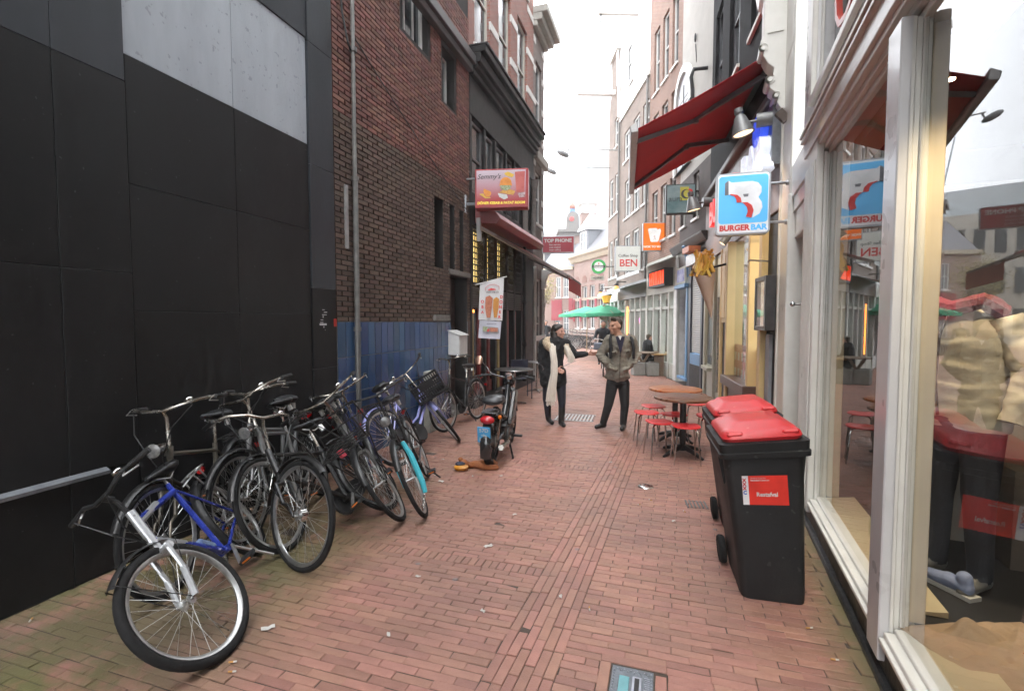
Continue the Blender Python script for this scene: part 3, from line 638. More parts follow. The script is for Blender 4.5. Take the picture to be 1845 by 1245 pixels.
q=MB(); F.bx(q,3.28,4.14,-.5,.06,-.03,.22); q.build('pier_base',pl,sh,bevel=.01)
# carved console on the pier
q=MB(); prof=[(0,4.25),(.05,4.27),(.09,4.34),(.07,4.42),(.11,4.46),(.17,4.52),(.18,4.6),(.14,4.66),(.13,4.75),(.2,4.82),(.25,4.92),(.24,5.0),(.27,5.04),(.28,5.1),(.25,5.13),(.25,5.55),(.30,5.60),(.33,5.75),(.33,5.9),(0,5.9)]
q.prism(prof,lambda a,b:(3.92,.03+a,b),lambda a,b:(4.2,.03+a,b)); q.build('carved_console',wp,sh,bevel=.008)
for zz,dd,r_ in ((4.42,.10,.045),(4.62,.17,.055),(5.0,.25,.05)):
    q=MB(); q.lathe([(r_,-.15),(r_,.15)],14,'x',(4.06,.03+dd,zz)); q.lathe([(.001,-.155),(r_*.5,-.158),(r_*.55,-.15)],12,'x',(4.06,.03+dd,zz)); q.build('console_scroll',wp,sh,smooth=True)
q=MB(); F.bx(q,3.905,3.92,.07,.24,5.16,5.5); q.build('console_panel',wp,sh)
q=MB(); q.bar((3.75,.03,4.05),(3.75,.12,4.16),.07,.09); q.build('timber_stub',mk('brown_timber',(.12,.09,.075),None,9,.8),sh)
# shop window things
bd=thing('shop_mannequin','shop dummy in a pale padded jacket and dark jeans behind the glass','mannequin',(0,0,0)); bd.location=(Matrix.Translation((1.033,2.689,0))@Matrix.Rotation(R(85.1),4,'Z')@Vector((.62,-.50,.265))); bd.rotation_euler=(0,0,R(85.1+125))
jk=mk('padded_jacket',(.50,.46,.36),(.40,.36,.28),5,.55,0,.35,16); jn=mk('dark_denim',(.022,.025,.034),(.014,.016,.022),12,.85,0,.2,90)
def wrk(o):
    tx_=bpy.data.textures.new('creases','CLOUDS'); tx_.noise_scale=.05; tx_.noise_depth=2; m=o.modifiers.new('creases','DISPLACE'); m.texture=tx_; m.strength=.03; return o
def quilt(q,path,rad,n=22,ch=.13,amp=.04,flat=1.0,seg=26):
    P=[Vector(p) for p in path]; L=sum((b-a).length for a,b in zip(P,P[1:])); rs=[]; d=0
    for k in range(seg+1):
        t=L*k/seg; acc=0
        for a,b,r0,r1 in zip(P,P[1:],rad,rad[1:]):
            l=(b-a).length
            if t<=acc+l+1e-6: f=(t-acc)/l; c=a+(b-a)*f; r_=r0+(r1-r0)*f; dr_=(b-a).normalized(); break
            acc+=l
        r_*=1-amp+amp*abs(math.sin(math.pi*t/ch))**.6; u=Vector((1,0,0)); u=(u-dr_*u.dot(dr_)).normalized(); w=dr_.cross(u)
        rs.append([tuple(c+u*r_*flat*math.cos(2*math.pi*j/n)+w*r_*math.sin(2*math.pi*j/n)) for j in range(n)])
    q.rings(rs)
q=MB(); quilt(q,[(0,0,.88),(0,0,1.15),(0,0,1.40),(0,0,1.52)],[.205,.195,.20,.10],flat=.72,seg=48); wrk(q.build('padded_jacket',jk,bd,smooth=0.9))
for s_ in (-1,1): q=MB(); quilt(q,[(0,s_*.17,1.47),(-.02,s_*.27,1.2),(.06,s_*.25,.95)],[.072,.068,.052],seg=40); wrk(q.build('sleeve',jk,bd,smooth=0.9))
pr=[('c',(0,.09,.9),(.02,.10,.5),.10,.075,0),('c',(.02,.10,.5),(0,.11,.1),.072,.055,0),('c',(0,-.09,.9),(.02,-.10,.5),.10,.075,0),('c',(.02,-.10,.5),(0,-.11,.1),.072,.055,0),('e',(0,0,.92),(.15,.18,.10),0),('c',(-.02,.11,.06),(.15,.13,.03),.045,.03,1),('c',(-.02,-.11,.06),(.15,-.13,.03),.045,.03,1)]
link('jeans',figure_mesh(pr,[jn,mk('grey_shoe',(.16,.16,.15),None,9,.4)],.014,4,'jeans'),bd)
q=MB(); q.tube([(.19,.0,.95),(.215,.0,1.15),(.20,0,1.38),(.12,0,1.55)],.007,5); q.build('zip',mk('dark_trim',(.03,.02,.015),None,9,.5),bd)
q=MB(); q.grid(lambda u,v:(.175+.03*math.sin(v*3.1)-abs(u-.5)*.05,-.05-.14*u,1.20+.22*v),4,4); q.build('red_patch',mk('red_fabric',(.32,.02,.03),None,9,.8),bd)
q=MB(); q.tube([(0,.15,1.5),(.09,.12,1.56),(.12,0,1.52),(.09,-.12,1.56),(0,-.15,1.5)],.045,8); q.build('fur_collar',mk('maroon_lining',(.16,.02,.035),(.1,.01,.02),20,.95,0,.8,60),bd)
rk=tag(link('hanging_jacket',figure_mesh([('c',(0,0,0),(0,0,.5),.10,.13,0),('c',(0,.1,.5),(0,.2,.1),.05,.045,0),('c',(0,-.1,.5),(0,-.2,.1),.05,.045,0)],[mk('maroon_cloth',(.14,.012,.03),None,7,.8,0,.3,30)],.016,3,'hanging_jacket')),'maroon jacket hanging deeper in the shop window behind the dummy','jacket'); rk.location=Matrix.Translation((1.033,2.689,0))@Matrix.Rotation(R(85.1),4,'Z')@Vector((.80,-.62,1.25))
# crumpled beige sweater lying on the display floor
rg=random.Random(5); bei=mk('beige_knit',(.46,.33,.22),(.38,.27,.175),6,.9,0,.25,120)
def cl(u,v):
    x=(u-.5)*.62; y=(v-.5)*.42; e=max(0,1-(2*abs(u-.5))**3)*max(0,1-(2*abs(v-.5))**3)
    z=.62*e*(.035+.045*abs(math.sin(9*u+7*v+1.5*math.sin(5*v)))**.7+.028*abs(math.sin(17*v-9*u+2*math.sin(4*u)))**.7+.014*abs(math.sin(31*u+17*v))**.8)+.004+.07*e*math.exp(-((u-.3)**2+(v-.65)**2)/.012)
    return (x,y,max(.003,z))
q=MB(); q.grid(cl,84,64); sw=q.build('crumpled_sweater',bei,None,smooth=3.0); tag(sw,'crumpled beige sweater lying in the bottom of the shop window','sweater'); sw.location=Matrix.Translation((1.033,2.689,0))@Matrix.Rotation(R(85.1),4,'Z')@Vector((-.06,-.42,.268)); sw.rotation_euler=(0,0,R(20)); so_=sw.modifiers.new('s','SOLIDIFY'); so_.thickness=.006
q=MB(); 
for k in range(5): q.box(-.02+k*.022,-.008+k*.022,-.16,-.08,.06,.066)
tg=q.build('stripe_print',mk('orange_print',(.45,.12,.03),None,30,.8),sw)
sn=thing('pale_blue_sneaker','pale blue canvas shoe on the shop window floor','shoe',tuple(Matrix.Translation((1.033,2.689,0))@Matrix.Rotation(R(85.1),4,'Z')@Vector((.50,-.42,.268))),R(120))
link('upper',figure_mesh([('c',(-.085,0,.052),(.0,0,.055),.036,.040,0),('c',(0,0,.05),(.105,0,.036),.040,.033,0),('c',(-.08,0,.06),(-.075,0,.10),.034,.036,0)],[mk('pale_blue_canvas',(.3,.36,.55),None,9,.8)],.006,2,'upper'),sn)
q=MB(); q.prism([(-.13,-.04),(.13,-.035),(.16,0),(.13,.035),(-.13,.04)],lambda a,b:(a,b,0),lambda a,b:(a,b,.022)); q.build('sole',wh,sn)
sp=thing('shop_spotlight','small ceiling spotlight inside the clothing shop window','spotlight',tuple(Matrix.Translation((1.033,2.689,0))@Matrix.Rotation(R(85.1),4,'Z')@Vector((.42,-.30,2.95))))
q=MB(); q.cyl((0,0,.1),(0,0,0),.03); q.build('housing',chrome,sp); q=MB(); q.lathe([(.001,-.002),(.026,-.003)],10); q.build('bulb',mk('warm_bulb',(1,.8,.5),None,3,.5,emit=12),sp)
l_=bpy.data.lights.new('shop_lamp','SPOT'); l_.energy=55; l_.color=(1,.78,.5); l_.spot_size=R(62); l_.spot_blend=.8; l_.shadow_soft_size=.05; lo=bpy.data.objects.new('lamp_light',l_); COL.objects.link(lo); lo.parent=sp; lo.location=(0,0,-.02); lo.rotation_euler=Vector((.214,.152,-1.3)).to_track_quat('-Z','Y').to_euler()
sp2=thing('shop_spotlight','second ceiling spotlight inside the shop window nearer the viewer','spotlight',tuple(Matrix.Translation((1.033,2.689,0))@Matrix.Rotation(R(85.1),4,'Z')@Vector((-.45,-.50,2.95))))
for ch in list(sp.children):
    if ch.type=='MESH': c_=ch.copy(); COL.objects.link(c_); c_.parent=sp2
l2=l_.copy(); l2.energy=34; l2.spot_size=R(95); lo2=bpy.data.objects.new('lamp_light',l2); COL.objects.link(lo2); lo2.parent=sp2; lo2.location=(0,0,-.02); lo2.rotation_euler=(Matrix.Rotation(R(85.1),3,'Z')@Vector((.55,.20,-1.5))).to_track_quat('-Z','Y').to_euler()
# ---------------------------------------------------------------- right: burger bar
bu=frame_thing('snack_bar_building','black painted house with cream panelled snack bar front below red awning','building',(1.383,6.77),-4.3)
F=Fac(bu,1)
bpaint=mk('black_brick_paint',(.012,.012,.0135),(.008,.008,.009),6,.85,0,.4,24,spec=.12); 
brw=mk('brown_fascia',(.11,.06,.045),(.08,.045,.034),5,.45); crm=mk('cream_panel',(.72,.54,.26),(.66,.49,.22),3,.45); 
wu=[(1.0,1.9,6.2,8.4),(2.7,3.6,6.2,8.4),(4.3,5.1,6.2,8.4)]
F.wall('upper_wall',-.02,5.75,4.55,14,wu,bpaint,.16,.5)
for w in wu: F.window(*w,.1,mk('dark_frame',(.05,.052,.058),None,9,.4),dg_,2,2,.07,mk('cream_frame',None) if 'cream_frame' in MATS else None)
q=MB(); F.bx(q,0,5.7,-.2,.05,3.1,4.55); q.build('fascia_board',brw,bu,bevel=.01)
q=MB(); F.bx(q,-.02,5.72,-.4,.16,4.5,4.62); q.build('fascia_cornice',mk('dark_painted_wood',None),bu,bevel=.02)
txt_b=mk('blue_lit_letter',(.03,.08,.65),None,3,.4,emit=.35); txt_w=mk('white_lit_letter',(.7,.74,.85),None,3,.4,emit=.25); txt_r=mk('red_lit_letter',(.7,.03,.03),None,3,.4,emit=.5)
M4=basis((-1,0,0),(0,0,1))
o_=text('BURGER',.62,txt_r,bu,(2.65,.20,3.80),M4,bold=.02,ext=.07,name='fascia_letters'); o_=text('BAR',.62,txt_w,bu,(.55,.20,3.80),M4,bold=.03,ext=.07,name='fascia_letters')
q=MB(); q.lathe([(.0,-.05),(.2,-.05),(.2,.05),(0,.05)],24,'y',(.26,.22,4.16)); q.build('blue_disc',txt_b,bu,smooth=True)
q=MB(); F.bx(q,-.0,.20,.05,.15,3.66,4.4); q.build('letter_bracket_box',metal_edge,bu)
# timber front: posts, glass, red checked band, ledge
for x0,x1,d1 in ((.52,.66,.10),(.92,1.02,.16),(2.46,2.58,.16),(3.36,3.46,.10)):
    q=MB(); F.bx(q,x0,x1,-.1,d1,.05,3.1); q.build('cream_post',crm,bu,bevel=.006)
q=MB(); F.bx(q,2.58,3.36,-.1,.08,1.70,3.1); q.build('cream_panel',crm,bu); 
for x0,x1 in ((2.64,2.96),(3.0,3.3)): q=MB(); F.bx(q,x0,x1,.08,.10,1.78,3.02); q.build('raised_panel',crm,bu,bevel=.012)
q=MB(); F.bx(q,2.58,3.36,-.15,.05,.05,1.70); q.build('black_base_panel',dark,bu)
q=MB(); F.bx(q,.9,2.6,-.1,.22,.62,.78); q.build('brown_ledge',brw,bu,bevel=.01); q=MB(); F.bx(q,.9,2.6,-.1,.12,.0,.62); q.build('brown_stall_riser',brw,bu)
q=MB(); F.bx(q,1.02,2.46,.02,.026,.78,3.1); q.build('window_glass',glassmat('bar_glass',1.6),bu)
q=MB(); F.bx(q,.3,3.4,-1.6,-1.55,.0,3.1); q.build('bar_back_wall',mk('amber_interior',(.20,.12,.05),(.1,.06,.03),2,.8),bu)
redp=mk('red_check',(.55,.03,.025),None,5,.4); whp=mk('white_check',(.75,.72,.68),None,5,.4)
for k in range(12):
    for r_ in range(4):
        q=MB(); F.bx(q,1.03+k*.119,1.03+(k+1)*.119-.002,.005,.012,.79+r_*.135,.79+(r_+1)*.135-.002); q.build('check_square',whp if (r_==2 and k%2) or (r_==0 and k%2) else redp,bu)
for r_ in range(5):
    for k in range(2): q=MB(); F.bx(q,.665+k*.127,.665+(k+1)*.127-.002,.02,.03,.60+r_*.145,.60+(r_+1)*.145-.002); q.build('check_square',whp if (r_+k)%2 else redp,bu)
q=MB(); F.bx(q,.0,.52,-.2,.02,.0,3.1); q.build('black_jamb_panel',dark,bu); q=MB(); F.bx(q,.22,.40,.02,.06,.5,1.55); q.build('grey_menu_strip',mk('grey_plastic',(.28,.29,.30),None,5,.5),bu)
q=MB(); F.bx(q,3.46,5.7,-.2,.0,-.05,3.1); q.build('pale_pier',mk('pale_green_paint',(.40,.40,.33),(.33,.33,.27),5,.5,dirt=.3,dirtc=(.2,.19,.16)),bu)
q=MB(); F.bx(q,4.35,4.45,.0,.06,.0,3.1); F.bx(q,5.5,5.68,.0,.06,0,3.1); F.bx(q,4.6,5.4,.0,.14,.62,.70); q.build('pale_trim',mk('pale_green_paint',None),bu,bevel=.008)
q=MB(); F.bx(q,4.62,5.38,.001,.01,.75,2.6); q.build('dark_side_window',dg_,bu)
q=MB(); F.bx(q,3.62,3.72,.0,.10,.3,2.2); q.build('poster_column',mk('collage',(.35,.3,.22),(.06,.08,.1),38,.7),bu)
mb_=frame_thing('menu_cabinet','glass fronted illuminated menu cabinet beside the snack bar door','menu case',(1.383,6.77),-4.3); F2=Fac(mb_,1)
q=MB(); F2.bx(q,.02,.10,.05,.17,1.60,2.30);F2.bx(q,.5,.56,.05,.17,1.60,2.30);F2.bx(q,.1,.5,.05,.17,1.60,1.66);F2.bx(q,.1,.5,.05,.17,2.24,2.30);F2.bx(q,.02,.56,.02,.05,1.60,2.30); q.build('cabinet_frame',mk('dark_steel',(.10,.10,.105),None,8,.35,.6),mb_,bevel=.006)
q=MB(); F2.bx(q,.1,.5,.10,.105,1.66,2.24); q.build('menu_sheet',mk('lit_menu',(.75,.68,.58),(.5,.3,.22),14,.6,emit=.35),mb_); q=MB(); F2.bx(q,.1,.5,.155,.16,1.66,2.24); q.build('cabinet_glass',glassmat('thin_glass',1.45),mb_)
q=MB(); q.tube([(.3,.05,2.5),(.3,.3,2.52),(.3,.32,2.49)],.012,6); q.build('cabinet_lamp',chrome,mb_)
# burger bar projecting sign
si=thing('burger_sign','blue projecting lightbox sign with big white letter B over the bins','sign',(.825,6.10,2.70),0)
grym=mk('sign_frame_grey',(.38,.39,.41),(.32,.33,.35),8,.35,.5)
def rrect(w,h,r,n=5): 
    P=[]
    for cx,cz,a0 in ((w/2-r,h-r,0),(-w/2+r,h-r,90),(-w/2+r,r,180),(w/2-r,r,270)):
        for k in range(n+1): a=R(a0+90*k/n); P.append((cx+r*math.cos(a),cz+r*math.sin(a)))
    return P
q=MB(); q.prism(rrect(.56,.69,.045),lambda a,b:(a,-.06,b),lambda a,b:(a,.06,b)); q.build('case',grym,si,smooth=True)
q=MB(); q.prism(rrect(.525,.655,.03),lambda a,b:(a,-.064,b+.017),lambda a,b:(a,-.061,b+.017)); q.build('white_face',mk('sign_white',(.80,.81,.83),None,3,.35,emit=.12),si)
q=MB(); q.prism(rrect(.505,.53,.035),lambda a,b:(a,-.068,b+.125),lambda a,b:(a,-.0645,b+.125)); q.build('blue_field',mk('sign_blue',(.115,.48,.85),(.10,.45,.82),3,.35,emit=.12),si)
def arc(cx,cz,r,a0,a1,n=10): return [(cx+r*math.cos(R(a0+(a1-a0)*k/n)),cz+r*math.sin(R(a0+(a1-a0)*k/n))) for k in range(n+1)]
zp=lambda L:[((x-340)*.001,(1195-y)*.000979) for x,y in L]
Bp=zp([(185,575),(215,600),(430,600),(490,620),(525,670),(525,730),(495,785),(530,840),(538,900),(510,970),(440,1012),(450,930),(430,870),(385,835),(325,833),(315,780),(280,745),(210,730),(188,738)])
q=MB(); q.prism(Bp,lambda a,b:(a,-.072,b),lambda a,b:(a,-.0685,b)); q.build('white_letter_b',mk('sign_white',None),si)
q=MB(); q.prism(zp([(150,602),(186,575),(189,738),(150,742)]),lambda a,b:(a,-.0735,b),lambda a,b:(a,-.0685,b)); q.build('letter_shade',mk('mid_grey',(.22,.22,.24),None,5,.5),si)
for L in ([(210,730),(280,745),(315,780),(325,833),(275,833),(268,790),(245,757),(200,738)],[(325,833),(385,835),(430,870),(450,930),(430,1012),(372,998),(390,940),(380,890),(350,850)]): q=MB(); q.prism(zp(L),lambda a,b:(a,-.0755,b),lambda a,b:(a,-.0725,b)); q.build('red_bite',mk('sign_red',(.62,.045,.04),None,5,.4,emit=.1),si)
q=MB(); q.prism(zp([(338,740),(395,740),(390,770),(348,772)]),lambda a,b:(a,-.0755,b),lambda a,b:(a,-.0725,b)); q.build('letter_counter',mk('mid_grey',None),si)
Ms=basis((1,0,0),(0,0,1))
text('BURGER',.084,mk('sign_red',None),si,(-.085,-.066,.072),Ms,bold=.004,wide=1.0); text('BAR',.084,mk('sign_blue',None),si,(.166,-.066,.072),Ms,bold=.004,wide=1.06)
for z in (.13,.56): q=MB(); q.cyl((.27,0,z),(.46,0.02,z),.016,n=8); q.cyl((.44,.02,z),(.48,.02,z),.03,n=8); q.build('wall_arm',grym,si)
# red awning of the snack bar
ra=frame_thing('red_folding_arm_awning','big dark red folding arm awning stretched over the snack bar front','awning',(1.383,6.77),-4.3)
can=mk('red_awning_canvas',(.50,.028,.034),(.43,.024,.03),4,.85,0,.12,150)
q=MB(); q.grid(lambda u,v:(.30+u*3.15,.03+v*1.77,5.22-.88*v-.03*math.sin(v*3.14)-.015+.006*math.sin(u*23)*math.sin(v*3.1)),28,14); f_=q.build('canvas',can,ra,smooth=3.0); m_=f_.modifiers.new('s','SOLIDIFY'); m_.thickness=.006
q=MB(); q.prism([(1.74,4.28),(1.84,4.27),(1.86,4.36),(1.76,4.42)],lambda a,b:(.24,a,b),lambda a,b:(3.52,a,b)); q.build('front_rail',mk('light_metal',None),ra,bevel=.012)
for x,kx in ((.62,1.5),(3.0,2.0)):
    q=MB(); q.bar((x,.1,5.02),(x+(.5 if x<1 else -.75),.9,4.72),.05,.07); q.bar((x+(.5 if x<1 else -.75),.9,4.70),(x+.05,1.76,4.30),.045,.06); q.cyl((x+(.5 if x<1 else -.75),.9,4.66),(x+(.5 if x<1 else -.75),.9,4.76),.045)
    q.build('folding_arm',mk('arm_metal',(.16,.14,.14),None,8,.45,.3),ra,bevel=.006)
q=MB(); q.bar((.2,.06,5.24),(3.55,.06,5.24),.12,.14); q.build('roller_box',mk('dark_steel',None),ra)
# lamps on the right
def spot(name,label,base,d,sz=1.0,lit=0):
    t=thing(name,label,'lamp',base); d=Vector(d).normalized(); up=Vector((0,0,1))
    M=Matrix.Scale(sz,4)
    q=MB(); q.M=M; q.cyl((.02,.0,0),(-.16,0,0),.085,n=16); q.cyl((-.10,0,0),(-.30,0,0),.018,n=8); q.build('mount',mk('grey_lamp_metal',(.20,.205,.205),(.15,.15,.15),8,.45,.3),t,smooth=True)
    q=MB(); q.M=M@Matrix.Translation((-.34,0,.03))@Matrix.Rotation(R(-12),4,'Y'); q.lathe([(.0,.16),(.05,.155),(.055,.10),(.04,.08),(.07,.04),(.12,-.12),(.135,-.17),(.125,-.175)],18); q.build('shade',mk('grey_lamp_metal',None),t,smooth=True)
    q=MB(); q.M=M@Matrix.Translation((-.34,0,.03))@Matrix.Rotation(R(-12),4,'Y'); q.lathe([(.0,-.15),(.115,-.16)],14); q.build('lens',mk('warm_lens',(1,.7,.4),None,3,.5,emit=.8),t)
    if lit:
        l_=bpy.data.lights.new('lamp','SPOT'); l_.energy=lit; l_.color=(1,.72,.42); l_.spot_size=R(110); l_.spot_blend=.7; l_.shadow_soft_size=.06; lo=bpy.data.objects.new('lamp_light',l_); COL.objects.link(lo); lo.parent=t; lo.location=(-.38*sz,0,-.2*sz)
    return t
s1=spot('wall_spotlight','grey bell shaped wall lamp under the red awning by the white pier',(1.22,6.78,4.22),(0,0,-1),1.0,30); s1.rotation_euler=(0,0,R(-8))
s2=spot('wall_spotlight','dark bell lamp glowing beside the left edge of the blue letter B sign',(.93,11.2,4.25),(0,0,-1),1.2,40); s2.rotation_euler=(0,0,R(10))
# giant fries cone
fc=thing('fries_cone_sign','giant paper cone of french fries mounted outside the snack bar','advertising model',tuple(Matrix.Translation((1.383,6.77,0))@Matrix.Rotation(R(94.3),4,'Z')@Vector((2.75,.42,1.78))),R(94.3))
q=MB(); q.lathe([(.006,0),(.19,.86),(.2,.92)],18,c=(0,0,0)); 
q.v=[(x+.10*(z/.9),y-.06+.14*(z/.9),z+(.16*(x)/.2 if z>.8 else 0)) for x,y,z in q.v]; q.build('paper_cone',mk('brown_paper',(.46,.32,.24),(.41,.28,.2),5,.75),fc,smooth=True)
fm=mk('fries_yellow',(.95,.60,.11),(.9,.5,.07),9,.45,rnd=.15); rf=random.Random(8); fmsh=MB().box(-.022,.022,-.022,.022,-.14,.21).mesh('fry',fm)
for k in range(34):
    a=rf.uniform(0,6.28); r_=.16*math.sqrt(rf.random()); o=link('fry',fmsh,fc,bevel=.004); o.location=(.10+r_*math.cos(a),.08+r_*math.sin(a),.92+rf.uniform(-.05,.13)+.5*r_*math.cos(a)); o.rotation_euler=(rf.uniform(-.5,.5),rf.uniform(-.5,.5),rf.uniform(0,3))
q=MB(); q.tube([(.1,.02,.9),(.1,-.4,1.0)],.02,6); q.build('bracket',dark,fc)
sl_=thing('small_spot_on_arm','small dark spotlight on a thin rod above the fries cone','lamp',(.86,7.6,2.95))
q=MB(); q.tube([(0,0,0),(.42,0,.03)],.010,6); q.build('rod',zinc,sl_); q=MB(); q.M=Matrix.Translation((-.03,0,-.04))@Matrix.Rotation(R(35),4,'Y'); q.cyl((0,0,-.09),(0,0,.09),.055,n=12); q.build('lamp_head',mk('grey_lamp_metal',None),sl_,smooth=True); q=MB(); q.M=Matrix.Translation((-.03,0,-.04))@Matrix.Rotation(R(35),4,'Y'); q.lathe([(0,-.091),(.045,-.0915)],10); q.build('lens',mk('warm_lens',None),sl_)
# ---------------------------------------------------------------- right: stucco house with blue door and roller shutter
sc=frame_thing('stucco_house','pale stucco house with arched loft window, blue door and grey roller shutter below','building',(.913,12.485),-13.3)
F=Fac(sc,1)
stu=mk('pale_stucco',(.42,.41,.38),(.36,.35,.325),2.5,.85,0,.3,40,dirt=.2,dirtc=(.25,.24,.22))
dnavy=mk('navy_paint',(.022,.030,.048),(.016,.022,.036),5,.4); sky_b=mk('sky_blue_paint',(.10,.24,.42),(.085,.20,.36),4,.45,dirt=.2,dirtc=(.12,.16,.2))
dbr=brickmat('dark_painted_brick',(.085,.065,.06),(.065,.05,.048),(.07,.06,.055),.215,.062)
F.wall('upper_wall',-.35,2.62,5.6,14,[],stu,.1,.5)
F.wall('middle_wall',-.35,2.62,3.75,5.6,[(.6,1.05,4.35,5.5),(1.7,2.2,4.35,5.5)],dbr,.14,.5)
F.window(.6,1.05,4.35,5.5,.1,wh,dg_,1,2,.05,wh); F.window(1.7,2.2,4.35,5.5,.1,wh,dg_,1,2,.05,wh)
# arched loft opening with shutters
def archpoly(w,h,n=12): return [(-w/2,0),(w/2,0),(w/2,h-w/2)]+[(w/2*math.cos(R(180*k/n)),h-w/2+w/2*math.sin(R(180*k/n))) for k in range(1,n)]+[(-w/2,h-w/2)]
o_=archpoly(1.6,2.8); i_=[(x*.82,z*.93) for x,z in archpoly(1.6,2.8)]
q=MB(); n=len(o_)
for y0,y1 in ((.0,.10),): 
    vs=[(2.0+x*1,y1,5.9+z) for x,z in o_]+[(2.0+x,y1,5.9+z) for x,z in i_]+[(2.0+x,y0,5.9+z) for x,z in o_]+[(2.0+x,y0,5.9+z) for x,z in i_]
    fs=[]
    for k in range(n): k2=(k+1)%n; fs+=[(k,k2,n+k2,n+k),(k,k2,2*n+k2,2*n+k),(n+k,n+k2,3*n+k2,3*n+k)]
    q.add(vs,fs)
q.build('arch_surround',wh,sc)
q=MB(); q.prism(i_,lambda x,z:(2.0+x,.012,5.9+z),lambda x,z:(2.0+x,.03,5.9+z)); q.build('arch_shutter',mk('pale_shutter',(.5,.52,.54),(.44,.46,.48),6,.5),sc)
q=MB()
for k in range(14): q.box(2.0-.64,2.0+.64,.03,.042,6.0+k*.14,6.0+k*.14+.012)
q.box(1.985,2.015,.03,.05,5.95,8.2); q.build('shutter_batten',mk('dark_steel',None),sc)
q=MB(); q.tube([(1.0,.0,8.3),(1.0,.03,8.75)],.012,5); q.ell((1.0,.04,8.9),(.04,.03,.12),6,5); q.build('wall_anchor',cable,sc)
q=MB(); q.prism([(0,3.62),(.08,3.62),(.12,3.68),(.19,3.80),(.20,3.84),(0,3.84)],lambda a,b:(-.3,a,b),lambda a,b:(2.7,a,b)); q.build('shop_cornice',mk('black_cornice_paint',None),sc,bevel=.01)
q=MB(); F.bx(q,-.3,2.6,-.3,.0,3.2,3.55); q.build('shop_fascia',mk('brown_metal',None),sc)
q=MB(); F.bx(q,.1,1.0,.0,.18,3.12,3.4); q.build('shutter_box',mk('light_metal',None),sc,bevel=.01); 
q=MB(); F.bx(q,.2,.75,.05,.34,3.42,3.56); q.build('orange_lamp_panel',mk('orange_panel',(.55,.15,.05),None,5,.5),sc)
ss=MB().box(.14,.94,-.02,.012,0,.052).mesh('shutter_slat',mk('shutter_aluminium',(.40,.39,.36),(.33,.32,.30),6,.45,.2))
for k in range(40): o=link('shutter_slat',ss,sc,bevel=.012); o.location=(0,0,.92+k*.0555)
for x0,x1,z0,z1,m,nm in ((.0,.13,.0,3.2,dnavy,'jamb'),(.95,1.12,.0,3.2,dnavy,'jamb'),(1.12,1.20,.0,3.2,dnavy,'jamb'),(.13,.95,.62,.90,sky_b,'blue_stall_board'),(.13,.95,.0,.62,dark,'black_stall_riser')):
    q=MB(); F.bx(q,x0,x1,-.1,.05,z0,z1); q.build(nm,m,sc,bevel=.008)
q=MB(); F.bx(q,1.2,2.3,-.34,-.30,.1,2.9); q.build('blue_door',dnavy,sc)
q=MB(); F.bx(q,1.2,1.34,-.28,.07,.14,2.66); q.build('blue_post',sky_b,sc,bevel=.01); q=MB(); F.bx(q,1.15,2.2,-.1,.16,2.62,2.72); F.bx(q,1.15,2.0,-.1,.10,.12,.2); q.build('blue_rail',sky_b,sc,bevel=.01)
q=MB(); F.bx(q,1.7,1.95,-.29,-.285,.55,1.15); q.build('door_poster',wh,sc)
q=MB(); F.bx(q,1.3,2.2,-.15,.10,2.74,3.2); q.build('transom_box',mk('pale_green_paint',None),sc,bevel=.01); q=MB(); F.bx(q,1.4,2.1,.10,.11,2.8,3.14); q.build('transom_art',mk('blue_art',(.08,.09,.35),(.4,.42,.5),5,.5),sc)
q=MB(); q.tube([(1.32,.02,2.9),(1.3,.05,3.3),(1.25,.12,3.55),(1.2,.2,3.7)],.045,8); q.build('blue_pipe',sky_b,sc,smooth=True)
q=MB(); F.bx(q,2.3,2.62,-.3,.06,-.02,3.5); q.build('white_pilaster',wh,sc,bevel=.01)
q=MB(); q.tube([(.1,.0,7.7),(.1,.32,7.68),(.1,.38,7.5),(.1,.34,7.2),(.1,.33,6.9)],.045,8); q.box(.03,.17,.25,.42,6.75,7.0); q.build('vent_pipe',cable,sc,smooth=True)
# ---------------------------------------------------------------- brick house, brown house and gable house on the bend
D0=(.381,14.729); DP=-18.9
hb=frame_thing('narrow_red_brick_house','tall narrow orange brick house with white stacked windows on the right bend','building',D0,DP); F=Fac(hb,1)
obr=brickmat('orange_brick',(.235,.125,.09),(.18,.095,.07),(.28,.23,.19),.215,.062)
W_=[]
for x0,x1 in ((.35,.85),(1.15,1.7),(2.0,2.55)):
    for z0,z1 in ((4.3,6.0),(6.6,8.5),(9.2,11.2)): W_.append((x0,x1,z0,z1))
F.wall('wall',0,2.95,3.7,13.5,W_,obr,.15,.5)
for w in W_: F.window(*w,.1,wh,dg_,1,2,.07,wh)
q=MB(); F.bx(q,-.05,3.0,-.3,.25,13.5,13.8); q.build('cornice',wh,hb)
def shopfront(root,F,a,b,frame,panes,z1=2.6,riser=.45):
    n=len(panes)-1
    for x in panes: q=MB(); F.bx(q,x-.06,x+.06,-.12,.03,.0,z1); q.build('shopfront_post',frame,root,bevel=.008)
    for x0,x1 in zip(panes,panes[1:]):
        q=MB(); F.bx(q,x0+.06,x1-.06,-.08,-.074,riser,z1-.05); q.build('shop_pane',glassmat('thin_glass2',1.75),root)
        q=MB(); F.bx(q,x0+.06,x1-.06,-.1,.0,.0,riser); q.build('stall_riser',frame,root); q=MB(); F.bx(q,x0+.06,x1-.06,-.1,.0,z1-.5,z1-.42); q.build('transom',frame,root)
    q=MB(); F.bx(q,a,b,-1.6,-1.55,0,z1); q.build('shop_back_wall',mk('dim_shop',(.10,.075,.05),(.05,.04,.03),1.5,.8),root)
pg=mk('pale_grey_green_paint',(.42,.43,.38),(.36,.37,.32),4,.5)
